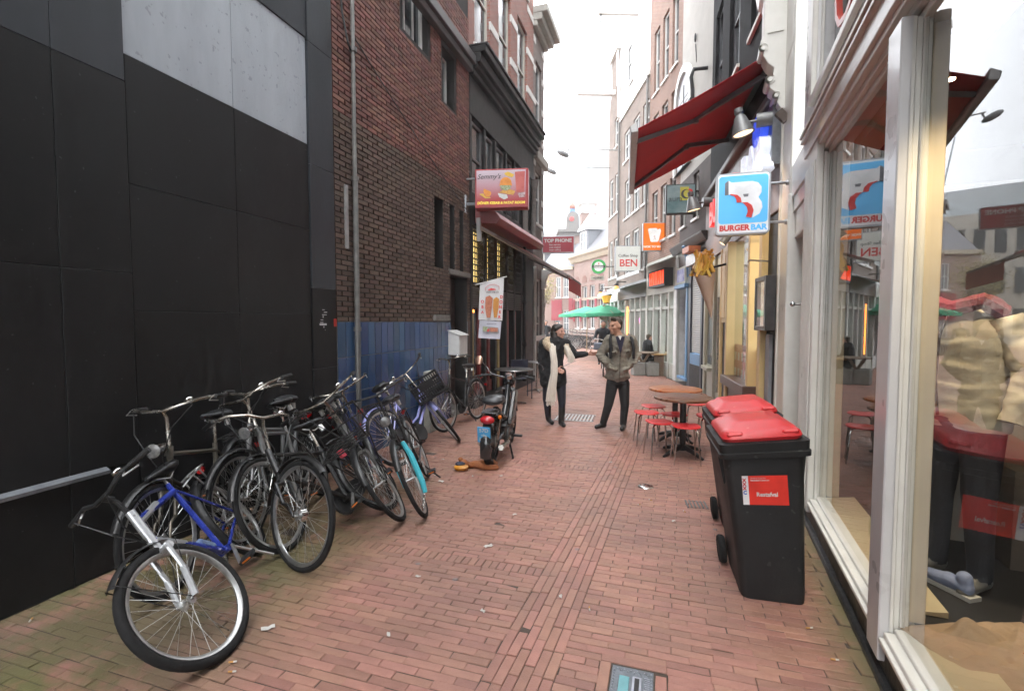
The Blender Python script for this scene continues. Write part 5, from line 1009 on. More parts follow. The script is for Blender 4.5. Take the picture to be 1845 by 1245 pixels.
# ---------------------------------------------------------------- bicycles
rub=mk('tyre_rubber',(.009,.009,.0095),(.016,.0155,.015),14,.8,0,.3,60,spec=.25); alu=mk('worn_aluminium',(.52,.52,.51),(.36,.36,.35),16,.34,.9); stl=mk('spoke_steel',(.62,.62,.60),None,9,.3,.9)
blackpaint=mk('black_bike_paint',(.010,.010,.011),(.018,.017,.016),12,.38,0,coat=.12,spec=.35); plas=mk('black_plastic',(.013,.013,.014),(.019,.019,.019),10,.5,spec=.35)
dullchr=mk('dull_chrome',(.46,.44,.40),(.30,.26,.21),14,.26,.95,dirt=.3,dirtc=(.14,.08,.05)); lightgl=mk('lamp_glass',(.22,.22,.21),(.1,.1,.1),30,.15,spec=.6); redr=mk('red_reflector',(.5,.012,.015),None,8,.2)
WC={}
def wheel_meshes(Rw,tw,rimm):
    k=(Rw,tw,rimm.name)
    if k in WC: return WC[k]
    q=MB(); q.lathe([(Rw-tw*.5+tw*.55*math.cos(R(a)),tw*.5*math.sin(R(a))) for a in range(0,360,30)],56,'y',close=True); tyre=q.mesh('tyre',rub,smooth=True)
    q=MB(); r0=Rw-tw*.95; q.lathe([(r0,-tw*.36),(r0,tw*.36),(r0-.008,tw*.34),(r0-.022,tw*.12),(r0-.022,-tw*.12),(r0-.008,-tw*.34)],56,'y',close=True); rim=q.mesh('rim',rimm,smooth=True)
    q=MB(); n=32
    for i in range(n):
        a=2*math.pi*i/n; s=1 if i%2 else -1; a2=a+(.55 if (i//2)%2 else -.55)*.9
        q.tube([(.022*math.cos(a2),s*.03,.022*math.sin(a2)),((r0-.02)*math.cos(a),s*.004,(r0-.02)*math.sin(a))],.0016,3,cap=False)
    sp=q.mesh('spokes',stl)
    q=MB(); q.lathe([(.0,-.05),(.008,-.05),(.008,-.036),(.026,-.034),(.026,-.028),(.014,-.024),(.014,.024),(.026,.028),(.026,.034),(.008,.036),(.008,.05),(0,.05)],14,'y'); hub=q.mesh('hub',alu,smooth=True)
    WC[k]=(tyre,rim,sp,hub); return WC[k]
def add_wheel(root,M,Rw,tw,rimm):
    t,r_,s,h=wheel_meshes(Rw,tw,rimm); o=link('wheel',t,root); o.matrix_local=M
    link('rim',r_,o); link('spokes',s,o); link('hub',h,o); return o
def arcguard(q,c,r,a0,a1,w,n=16,th=.0):
    prof=[(r,-w/2),(r+.012,-w*.32),(r+.016,0),(r+.012,w*.32),(r,w/2)]
    q.lathe(prof,n,'y',c,R(a0),R(a1))
def saddle_mesh(m):
    q=MB(); rs=[]
    for x,w,zt,zb in ((-.135,.03,.0,-.02),(-.125,.075,.012,-.05),(-.09,.10,.02,-.06),(-.04,.095,.014,-.05),(.01,.062,.006,-.035),(.06,.034,.006,-.03),(.11,.024,.006,-.028),(.135,.012,-.002,-.02)):
        rs.append([(x,w*math.cos(R(a)),(zt+zb)/2+(zt-zb)/2*math.sin(R(a))*(1 if math.sin(R(a))>0 else 1)) for a in range(0,360,30)])
    q.rings(rs); return q.mesh('saddle',m,smooth=1.2)
SAD=saddle_mesh(mk('saddle_vinyl',(.020,.021,.022),(.014,.014,.015),10,.42))
def make_bike(label,pos,psi,lean,steer,frame_m,style='dutch',Sc=1.0,rimm=None,group='bicycles heaped against the wall',light=True,rack=True,frontrack=False,guard_m=None,bar_m=None,sadz=None,extra=None,fork_m=None):
    rimm=rimm or alu; guard_m=guard_m or blackpaint; bar_m=bar_m or dullchr; fork_m=fork_m or frame_m
    root=thing('bicycle',label,'bicycle',(pos[0],pos[1],.0),group=group,rot=(R(lean),0,R(psi)))
    root.scale=(Sc,Sc,Sc)
    Rw=.355 if style!='trek' else .345; tw=.037 if style!='trek' else .045
    ax0=Vector((.40,0,.62)); axd=Vector((-.37,0,.93)).normalized()
    ST=Matrix.Translation(ax0)@Matrix.Rotation(R(steer),4,axd)@Matrix.Translation(-ax0)
    fh=Vector((.56,0,Rw)); rh=Vector((-.56,0,Rw)); bb=Vector((-.10,0,.29)); dutch=style!='trek'
    top=Vector((.31,0,.86)) if dutch else Vector((.32,0,.84)); bot=Vector((.385,0,.66)); sc_=Vector((-.235,0,.80 if not dutch else .74))
    add_wheel(root,Matrix.Translation(rh),Rw,tw,rimm); add_wheel(root,ST@Matrix.Translation(fh),Rw,tw,rimm)
    q=MB(); q.tube([bot-axd*.03,top+axd*.03],.021,10)
    q.tube([bot+axd*.03,bb],.018 if style!='trek' else .024,9)
    if style=='step': q.tube([top-axd*.03,(.22,0,.66),(.05,0,.50),(-.10,0,.44),(-.175,0,.52)],.016,8)
    elif style=='trek': q.tube([top-axd*.03,sc_-Vector((0,0,.02))],.020,9)
    else: q.tube([top-axd*.02,sc_-Vector((-.01,0,.02))],.015,8)
    q.tube([bb,sc_+(sc_-bb)*.08],.017,9)
    for s in (-1,1): q.tube([bb+Vector((-.03,s*.03,0)),rh+Vector((.2,s*.05,-.01)),rh+Vector((0,s*.055,0))],[.012,.011,.009],7); q.tube([sc_+Vector((0,s*.015,-.03)),rh+Vector((0,s*.055,0))],.0085,7)
    q.cyl(bb+Vector((0,-.035,0)),bb+Vector((0,.035,0)),.024,n=12)
    q.build('frame',frame_m,root,smooth=True)
    q=MB(); q.M=ST
    cr=bot-axd*.05
    if style=='trek':
        q.cyl(cr+Vector((0,-.075,.0)),cr+Vector((0,.075,0)),.022,n=8)
        for s in (-1,1): q.tube([cr+Vector((0,s*.065,.02)),cr+Vector((.07,s*.065,-.16))],.0135,8); q.tube([cr+Vector((.06,s*.065,-.13)),fh+Vector((-.005,s*.06,.0))],.0165,8)
    else:
        q.cyl(cr+Vector((0,-.05,0)),cr+Vector((0,.05,0)),.014,n=8)
        for s in (-1,1): q.tube([cr+Vector((0,s*.047,.0)),cr+Vector((.06,s*.05,-.15)),(.515,s*.05,.44),fh+Vector((0,s*.055,0))],[.014,.013,.010,.008],8)
    q.build('fork',fork_m,root,smooth=True)
    q=MB(); q.M=ST; stem_t=Vector((.27,0,1.10)) if dutch else Vector((.30,0,.98))
    q.tube([top,stem_t-Vector((0,0,.02)),stem_t+Vector((.02,0,.03))],.0125,8)
    grips=[]
    if dutch:
        hw=.29; P=[(.05,-hw,1.15),(.14,-hw+.005,1.16),(.24,-hw*.80,1.165),(.30,-hw*.4,1.15),(.29,0,1.13),(.30,hw*.4,1.15),(.24,hw*.80,1.165),(.14,hw-.005,1.16),(.05,hw,1.15)]
        q.tube(P,.0112,8); gp=[((.05,s*hw,1.15),(.16,s*hw*.985,1.161)) for s in (-1,1)]
    else:
        hw=.31; P=[(.25,-hw,1.04),(.30,-hw*.45,1.05),(.33,-.06,1.02),(.33,.06,1.02),(.30,hw*.45,1.05),(.25,hw,1.04)]; q.tube(P,.0125,8); q.tube([stem_t,(.33,0,1.02)],.018,8); gp=[((.25,s*hw,1.04),(.275,s*hw*.65,1.046)) for s in (-1,1)]
    hb_=q.build('handlebar',bar_m if dutch else plas,root,smooth=True)
    for a,b in gp:
        g=MB(); g.M=ST; a=Vector(a);b=Vector(b); d=(a-b).normalized(); g.tube([b,a+d*.012],.0165,9); g.build('grip',plas,hb_,smooth=True)
        g=MB(); g.M=ST; c=b+(b-a)*.25; g.tube([c,c+Vector((.045,0,-.02)),c+Vector((.03,0,-.03))+(a-b)*.7],.005,5); g.build('brake_lever',alu,hb_)
    g=MB(); g.M=ST; s0=.10; g.ell((.25,s0+.06,1.18) if dutch else (.29,s0+.04,1.07),(.028,.028,.018),12,7); g.build('bell',chrome,hb_,smooth=True)
    g=MB(); g.M=ST; yb=-.16
    for s in (-1,1): g.tube([(.28,s*.2,1.14 if dutch else 1.05),(.42,s*.12,1.02),(.44,s*.04,.85),(.40,0,.70)],.004,4)
    g.build('cable',plas,hb_)
    sh_=.92 if sadz is None else sadz
    sd_=(sc_-bb).normalized(); sp_=sc_+sd_*(sh_-sc_.z)/sd_.z
    q=MB(); q.tube([sc_,sp_+sd_*.03],.0125,8); q.build('seatpost',alu if not dutch else dullchr,root,smooth=True)
    o=link('saddle',SAD,root); o.location=sp_+Vector((.0,0,.085)); o.rotation_euler=(0,R(-4),0); o.scale=(1.12,1.12,1.12)
    g=MB()
    for s in (-1,1): g.tube([(-.10,s*.04,-.05),(-.02,s*.03,-.075),(.08,s*.012,-.04)],.004,5)
    if dutch:
        for s in (-1,1): g.lathe([(.018,-.03),(.02,-.02),(.018,-.01),(.02,0),(.018,.01),(.02,.02)],9,c=(-.075,s*.055,-.075))
    g.build('saddle_springs',stl,o)
    q=MB(); arcguard(q,rh,Rw+.015,-20,165,.058,18); q.build('mudguard',guard_m,root,smooth=True)
    q=MB(); q.M=ST; arcguard(q,fh,Rw+.015,30 if dutch else 62,165 if dutch else 128,.055,18); 
    for s in (-1,1): q.tube([fh+Vector((0,s*.055,0)),fh+Vector((.16,s*.028,.335))],.0025,4); q.tube([fh+Vector((0,s*.055,0)),fh+Vector((-.26,s*.028,.27))],.0025,4)
    q.build('mudguard',guard_m,root,smooth=True)
    q=MB()
    ring=[(.085,-.004),(.095,-.004),(.095,.004),(.085,.004)]; q.lathe(ring,28,'y',bb+Vector((0,-.05,0)),close=True)
    for k in range(5): a=R(72*k); q.tube([bb+Vector((0,-.05,0)),bb+Vector((.087*math.cos(a),-.05,.087*math.sin(a)))],.006,4)
    ca=R(35); 
    for s in (-1,1): e=bb+Vector((s*.17*math.cos(ca),s*-.065*-1,s*-.17*math.sin(ca)));  q.bar(bb+Vector((0,s*.06,0)),bb+Vector((s*.17*math.cos(ca),s*.07,-s*.17*math.sin(ca))),.022,.014,(0,1,0))
    ck=q.build('crank',alu,root,smooth=True)
    for s in (-1,1):
        e=bb+Vector((s*.17*math.cos(ca),s*.12,-s*.17*math.sin(ca))); g=MB(); g.box(e.x-.045,e.x+.045,e.y-.045,e.y+.045,e.z-.012,e.z+.012); g.mi=1; g.box(e.x-.0465,e.x+.0465,e.y-.03,e.y+.03,e.z-.007,e.z+.007); g.build('pedal',[plas,mk('orange_reflector',(.6,.15,.01),None,9,.3)],ck,bevel=.003)
    q=MB()
    if dutch:
        P=[(bb.x+.115*math.cos(R(a)),bb.z+.115*math.sin(R(a))) for a in range(-90,91,20)]+[(rh.x+.06*math.cos(R(a)),rh.z+.06*math.sin(R(a))) for a in range(90,271,30)]
        q.prism(P,lambda a,b:(a,-.072,b),lambda a,b:(a,-.04,b)); q.build('chain_case',plas,root,bevel=.008)
    else:
        q.tube([bb+Vector((.0,-.05,.09)),rh+Vector((0,-.05,.035))],.004,4); q.tube([bb+Vector((.0,-.05,-.09)),rh+Vector((0,-.05,-.035))],.004,4); q.build('chain',plas,root)
    if rack:
        q=MB(); zt=.77
        for s in (-1,1): q.tube([(-.30,s*.03,zt-.01),(-.36,s*.06,zt),(-.74,s*.065,zt),(-.79,s*.04,zt)],.006,6); q.tube([(-.62,s*.065,zt),(-.56,s*.065,Rw)],.006,6); q.tube([(-.48,s*.06,zt),(-.555,s*.06,Rw)],.006,6)
        q.tube([(-.79,-.04,zt),(-.80,0,zt),(-.79,.04,zt)],.006,6); q.tube([(-.4,0,zt+.004),(-.76,0,zt+.004)],.005,5)
        for x in (-.4,-.55,-.7): q.tube([(x,-.063,zt),(x,.063,zt)],.004,5)
        q.build('rear_rack',blackpaint if frame_m is not MATS.get('blue_silver') else alu,root,smooth=True)
    g=MB(); g.box(-.945,-.925,-.03,.03,.56,.60); g.build('rear_reflector',redr,root); g=MB(); g.cyl((-.83,0,.74),(-.80,0,.74),.028,n=12); g.build('tail_light',redr,root)
    if light:
        g=MB(); g.M=ST; c=(.415,0,.90); g.lathe([(.004,-.08),(.025,-.07),(.04,-.02),(.046,.03),(.05,.045)],16,'x',c); hl=g.build('headlight',chrome if light!='black' else plas,root,smooth=True); g=MB(); g.M=ST; g.lathe([(0,.047),(.03,.046),(.046,.04)],16,'x',c); g.build('lens',lightgl,hl,smooth=True); g=MB(); g.M=ST; g.tube([(.34,0,.90),(.36,0,.84)],.008,5); g.build('lamp_bracket',alu,hl)
    if frontrack:
        q=MB(); q.M=ST; z0=.80
        for s in (-1,1): q.tube([(.36,s*.2,1.02),(.36,s*.2,z0),(.70,s*.2,z0),(.72,s*.2,z0+.03),(.72,s*.2,1.0)],.008,6); q.tube([(.58,s*.2,z0),(.56,s*.07,.36)],.006,5)
        for x in (.36,.43,.5,.57,.64,.70): q.tube([(x,-.2,z0),(x,.2,z0)],.006,5)
        for z in (.9,1.02): q.tube([(.36,-.2,z),(.36,.2,z),(.36,.2,z)],.007,5)
        q.build('front_carrier',blackpaint,root,smooth=True)
    q=MB(); q.tube([bb+Vector((-.06,.03,-.02)),(-.22,.14,.02 if lean>-5 else .03)],.009,6); q.build('kickstand',alu if not dutch else blackpaint,root)
    # rest on the ground: a turned wheel of a leaning bicycle lifts the front end
    rm=Matrix.Rotation(R(psi),4,'Z')@Matrix.Rotation(R(lean),4,'X'); mz=min((rm@(ST@(fh+Vector((Rw*math.cos(a/12*3.1416),0,Rw*math.sin(a/12*3.1416)))))).z for a in range(24))*Sc
    if mz<0: root.location.z-=mz*.5; root.rotation_euler[1]=mz/1.12
    if extra: extra(root,ST)
    return root
bsil=mk('blue_silver',(.02,.045,.36),(.018,.038,.30),6,.28,.2,coat=.6); silv=mk('silver_paint',(.52,.53,.54),(.44,.45,.46),8,.3,.6)
def ex1(root,ST):
    ax_=Vector((-.37,0,.93)).normalized(); bot_=Vector((.385,0,.66)); top_=Vector((.32,0,.84))
    q=MB(); q.tube([(.345,0,.80),(.05,0,.805)],.0212,9); q.tube([(.37,0,.68),(.18,0,.53)],.0255,9); q.tube([bot_-ax_*.036,top_+ax_*.036],.0240,10); q.build('silver_tube_section',silv,root,smooth=True)
    q=MB(); q.tube([(.05,.0,.46),(-.03,0,.37)],.028,8); q.build('frame_decal',mk('pale_decal',(.25,.35,.45),(.05,.07,.2),30,.4),root,smooth=True)
make_bike('silver and blue trekking bicycle lying nearest with its front wheel turned to the viewer',(-2.51,2.40),308,38,-20,bsil,'trek',1.0,rimm=alu,light=False,rack=True,fork_m=silv,guard_m=plas,extra=ex1,sadz=.86)
make_bike('upright bicycle with bullet lamp and rusty chrome bars at the black wall',(-3.16,2.71),293,9,-4,mk('bronze_grey_paint',(.15,.135,.105),(.09,.08,.065),14,.34,.5),'dutch',1.0,light=True)
def ex3(root,ST):
    q=MB(); q.M=ST; q.lathe([(.03,-.03),(.045,-.02),(.045,.02),(.03,.03)],14,'y',(.56,0,.355)); q.build('hub_dynamo',chrome,root,smooth=True)
    q=MB(); q.box(-.45,-.38,-.04,.04,.60,.68); q.build('red_cloth_strip',mk('pink_red_cloth',(.6,.05,.08),None,20,.8),root)
make_bike('black bicycle leaning far over with its big front wheel facing the viewer',(-2.27,3.27),279,43,74,blackpaint,'dutch',1.06,light=False,extra=ex3,rack=True)
make_bike('bicycle with a dull chrome headlamp in the middle of the heap',(-2.95,3.46),297,20,-16,mk('grey_bike_paint',(.17,.17,.165),(.11,.11,.105),12,.35,coat=.3),'dutch',1.04,light=True)
make_bike('tall bicycle with rusty stem and black grips nearest the black wall end',(-3.24,3.42),288,6,-7,mk('silver_grey_paint',(.26,.26,.26),(.17,.17,.17),14,.34,.5),'dutch',1.0,light=False)
make_bike('black bicycle with wide front carrier leaning into the heap',(-2.62,4.12),317,29,-17,mk('dull_steel_paint',(.14,.14,.135),(.09,.09,.085),12,.35,.4),'dutch',1.05,light=False,frontrack=True)
turq=mk('turquoise_cover',(.05,.42,.5),(.035,.34,.42),9,.7,0,.3)
def ex7(root,ST):
    q=MB(); q.M=ST; q.tube([(.40,.05,.66),(.44,.075,.52),(.50,.08,.42),(.56,.085,.28),(.60,.075,.20)],[.02,.026,.028,.026,.02],8); q.tube([(.40,-.05,.60),(.46,-.075,.46),(.54,-.07,.30)],[.018,.024,.02],8); q.build('turquoise_lock_sleeve',turq,root,smooth=True)
    q=MB(); q.M=ST
    for k in range(6): q.lathe([(.012,-.004),(.018,0),(.012,.004)],8,'x' if k%2 else 'y',(.60+.008*k,.07-.01*k,.20-.018*k))
    q.build('chain_link',chrome,root)
make_bike('dark bicycle with round white headlamp and turquoise lock cover on the fork',(-2.24,4.31),296,24,1,blackpaint,'step',1.0,light='black',bar_m=plas,extra=ex7)
lil=mk('lilac_paint',(.30,.31,.62),(.25,.26,.54),6,.3,coat=.4)
b8=make_bike('lilac bicycle leaning on the blue tiles carrying a black crate',(-2.86,5.62),81,-31,40,lil,'step',1.05,light=False,guard_m=lil,bar_m=dullchr)
make_bike('old black bicycle standing behind the crate below the letter box',(-3.17,7.35),264,5,-6,blackpaint,'dutch',.98,light=False)
make_bike('scratched dark blue bicycle buried in the middle of the heap',(-2.95,4.45),318,20,-6,mk('dark_blue_bike',(.02,.025,.09),None,9,.35,coat=.3),'step',.98,light=False)
# crate on the lilac bicycle
cr_=thing('plastic_crate','black slatted plastic crate on the front of the lilac bicycle','crate',(0,0,0))
bpy.context.view_layer.update()
cr_.location=(-3.05,6.02,.70); cr_.rotation_euler=(R(8),R(-31),R(30))
q=MB(); w,d,h=.42,.32,.26
q.box(-w/2,w/2,-d/2,d/2,0,.012)
for s in (-1,1):
    for z in (.02,.235): q.box(-w/2,w/2,s*d/2-.007,s*d/2+.007,z,z+.03)
    for z in (.02,.235): q.box(s*w/2-.007,s*w/2+.007,-d/2,d/2,z,z+.03)
    for z in (.10,.16): q.box(-w/2,w/2,s*d/2-.006,s*d/2+.006,z,z+.022); q.box(s*w/2-.006,s*w/2+.006,-d/2,d/2,z,z+.022)
    for k in range(13): x=-w/2+.014+k*(w-.028)/12; q.box(x-.008,x+.008,s*d/2-.005,s*d/2+.005,.02,.24)
    for k in range(10): y=-d/2+.014+k*(d-.028)/9; q.box(s*w/2-.005,s*w/2+.005,y-.008,y+.008,.02,.24)
q.box(-.1,.1,-d/2-.008,-d/2+.004,.17,.24)
q.build('crate_body',plas,cr_)
# ---------------------------------------------------------------- moped
mo=thing('moped','black moped with red tail lamp and blue plate parked facing away','moped',(-1.95,5.36,0),rot=(R(2),0,R(96)))
mblk=mk('black_gloss',(.014,.014,.015),(.02,.02,.02),8,.25,coat=.5); Rm=.30
def mwheel(x):
    q=MB(); q.lathe([(Rm-.04+.045*math.cos(R(a)),.042*math.sin(R(a))) for a in range(0,360,30)],40,'y',close=True); o=q.build('wheel',rub,mo,smooth=True); o.location=(x,0,Rm)
    q=MB(); q.lathe([(.235,-.03),(.24,0),(.235,.03),(.215,.02),(.215,-.02)],36,'y',close=True)
    for k in range(5): a=R(72*k+20); q.bar((.03*math.cos(a),0,.03*math.sin(a)),(.225*math.cos(a),0,.225*math.sin(a)),.045,.03,(0,1,0))
    q.build('mag_rim',mblk,o); q=MB(); q.lathe([(0,-.06),(.07,-.055),(.075,.055),(0,.06)],18,'y'); q.build('drum_hub',alu,o,smooth=True)
mwheel(0); mwheel(1.06)
q=MB(); q.lathe([(Rm+.02,-.06),(Rm+.035,-.03),(Rm+.04,0),(Rm+.035,.03),(Rm+.02,.06)],14,'y',(0,0,Rm),R(35),R(205)); q.build('rear_mudguard',mblk,mo,smooth=True)
q=MB(); q.lathe([(Rm+.02,-.05),(Rm+.03,0),(Rm+.02,.05)],14,'y',(1.06,0,Rm),R(20),R(150)); q.build('front_mudguard',mblk,mo,smooth=True)
q=MB(); q.tube([(.0,.06,Rm),(.05,.08,.62)],.02,8); q.tube([(.0,-.06,Rm),(.05,-.08,.62)],.02,8); q.build('shock_absorber',dullchr,mo,smooth=True)
q=MB(); q.tube([(.15,0,.64),(.40,0,.50),(.62,0,.46),(.80,0,.62),(.86,0,.86)],[.05,.055,.05,.045,.035],10); q.tube([(.0,.07,Rm),(.30,.07,.33),(.42,.05,.36)],.022,8); q.tube([(.0,-.07,Rm),(.30,-.07,.33),(.42,-.05,.36)],.022,8); q.tube([(-.15,.06,.62),(.2,.06,.60)],.014,7); q.tube([(-.15,-.06,.62),(.2,-.06,.60)],.014,7); q.build('frame',mblk,mo,smooth=True)
q=MB(); q.box(.34,.62,-.10,.10,.24,.42); q.cyl((.45,-.13,.30),(.45,.13,.30),.09,n=16); q.build('engine',mk('engine_alu',(.16,.16,.16),(.08,.08,.08),12,.45,.6),mo,bevel=.015)
q=MB(); q.prism([(.38,.42),(.68,.82),(.80,.80),(.78,.70),(.62,.40)],lambda a,b:(a,-.15,b),lambda a,b:(a,-.09,b)); q.build('leg_shield',mblk,mo,bevel=.015)
q=MB(); q.tube([(.45,-.12,.26),(.2,-.14,.22),(-.12,-.14,.26)],[.02,.035,.035],10); q.build('exhaust',dullchr,mo,smooth=True); q=MB(); q.cyl((.0,.09,Rm),(.0,.15,Rm),.075,n=18); q.build('gear_cover',alu,mo,smooth=True)
rs=[]
for x,w_,zt,zb in ((-.24,.07,.0,-.04),(-.22,.12,.03,-.06),(-.12,.13,.05,-.07),(.02,.125,.035,-.07),(.14,.09,.025,-.06),(.22,.05,.01,-.05)): rs.append([(x,w_*math.cos(R(a)),(zt+zb)/2+(zt-zb)/2*math.sin(R(a))) for a in range(0,360,30)])
q=MB(); q.rings(rs); o=q.build('seat',mk('seat_vinyl',(.03,.031,.034),None,9,.35),mo,smooth=1.2); o.location=(.12,0,.80);
q=MB(); q.box(-.22,.06,-.09,.09,.655,.68); q.build('luggage_rack',mblk,mo,bevel=.01)
q=MB(); q.ell((-.26,0,.60),(.06,.085,.05),14,9); q.build('tail_light',mk('red_lens',(.45,.012,.02),None,6,.15,spec=.7),mo,smooth=True)
q=MB(); q.ell((-.14,-.12,.62),.025,8,6); q.build('orange_indicator',mk('orange_reflector',None),mo)
pt=MB().box(-.006,.006,-.075,.075,-.095,.095).build('licence_plate',mk('plate_blue',(.06,.38,.72),None,6,.4),mo,bevel=.002); pt.location=(-.31,.02,.44); pt.rotation_euler=(0,R(-14),0)
Mp=basis((0,-1,0),(0,0,1))
for s_,z_ in (('57D',.055),('-a-',0),('LH1',-.055)): text(s_,.062,wh,pt,(-.0072,0,z_),Mp,ext=.0006,bold=.001)
q=MB()
for s in (-1,1): q.tube([(.86+.04,s*.07,.80),(1.0,s*.07,.45),(1.06,s*.07,Rm)],[.02,.024,.02],8)
q.cyl((.88,-.09,.80),(.88,.09,.80),.025,n=8); q.build('fork',mblk,mo,smooth=True)
q=MB(); q.tube([(.72,-.34,.98),(.78,-.22,1.0),(.86,-.10,.96),(.86,.10,.96),(.78,.22,1.0),(.72,.34,.98)],.012,8); hb_=q.build('handlebar',mblk,mo,smooth=True)
for s in (-1,1): g=MB(); g.tube([(.70,s*.37,.975),(.755,s*.26,.995)],.018,8); g.build('grip',plas,hb_,smooth=True)
g=MB(); g.tube([(.78,.22,1.0),(.80,.30,1.10),(.78,.36,1.16)],.006,6); g.build('mirror_stem',chrome,hb_); g=MB(); g.M=Matrix.Translation((.77,.40,1.18))@Matrix.Rotation(R(20),4,'Y'); g.ell((0,0,0),(.016,.055,.07),14,9); g.build('mirror',mk('mirror_brown',(.35,.2,.14),None,4,.15,.6),hb_,smooth=True)
q=MB(); q.ell((.95,0,.90),(.10,.085,.085),14,9); q.build('headlight',mblk,mo,smooth=True); q=MB(); q.M=Matrix.Translation((.86,0,.985))@Matrix.Rotation(R(-25),4,'Y'); q.lathe([(0,.02),(.045,.018),(.055,-.03)],16); q.build('speedometer',chrome,mo,smooth=True)
q=MB(); q.tube([(.40,-.12,.24),(.34,-.20,.012),(.30,-.2,.012)],.013,7); q.tube([(.40,.12,.24),(.34,.20,.012)],.013,7); q.build('centre_stand',mblk,mo,smooth=True)
q=MB(); q.bar((.45,-.13,.30),(.60,-.15,.24),.02,.02); q.bar((.60,-.14,.24),(.60,-.26,.24),.05,.025); q.build('pedal',plas,mo)
# plush toy under the rear wheel
tf=mk('orange_plush',(.36,.13,.045),(.24,.075,.025),22,.95,0,1.0,160); py=thing('plush_toy','orange brown plush toy animal crushed under the moped rear wheel','plush toy',(-2.03,5.22,0),R(15))
link('plush_body',figure_mesh([('e',(-.20,-.02,.055),(.06,.05,.055),0),('c',(-.16,0,.04),(-.06,.02,.04),.035,.045,0),('c',(-.06,.02,.04),(.06,-.07,.035),.045,.035,0),('c',(.06,-.07,.035),(.19,-.06,.03),.035,.03,0),('c',(-.03,.04,.04),(.05,.12,.035),.04,.035,0),('c',(.08,.15,.06),(.17,.08,.035),.04,.03,0),('e',(-.235,-.02,.11),(.03,.03,.025),0)],[tf],.008,3,'plush_body'),py)
q=MB(); q.lathe([(.0,.012),(.07,.014),(.082,.03),(.085,.045),(.06,.06),(.0,.062)],16,c=(-.215,-.09,0)); q.build('cap_brim',mk('amber_plastic',(.62,.28,.02),(.4,.16,.02),16,.4),py,smooth=True); q=MB(); q.ell((-.23,-.06,.065),(.06,.05,.03),12,7); q.build('dark_scarf',mk('navy_cloth',(.03,.035,.06),None,12,.9),py,smooth=True)
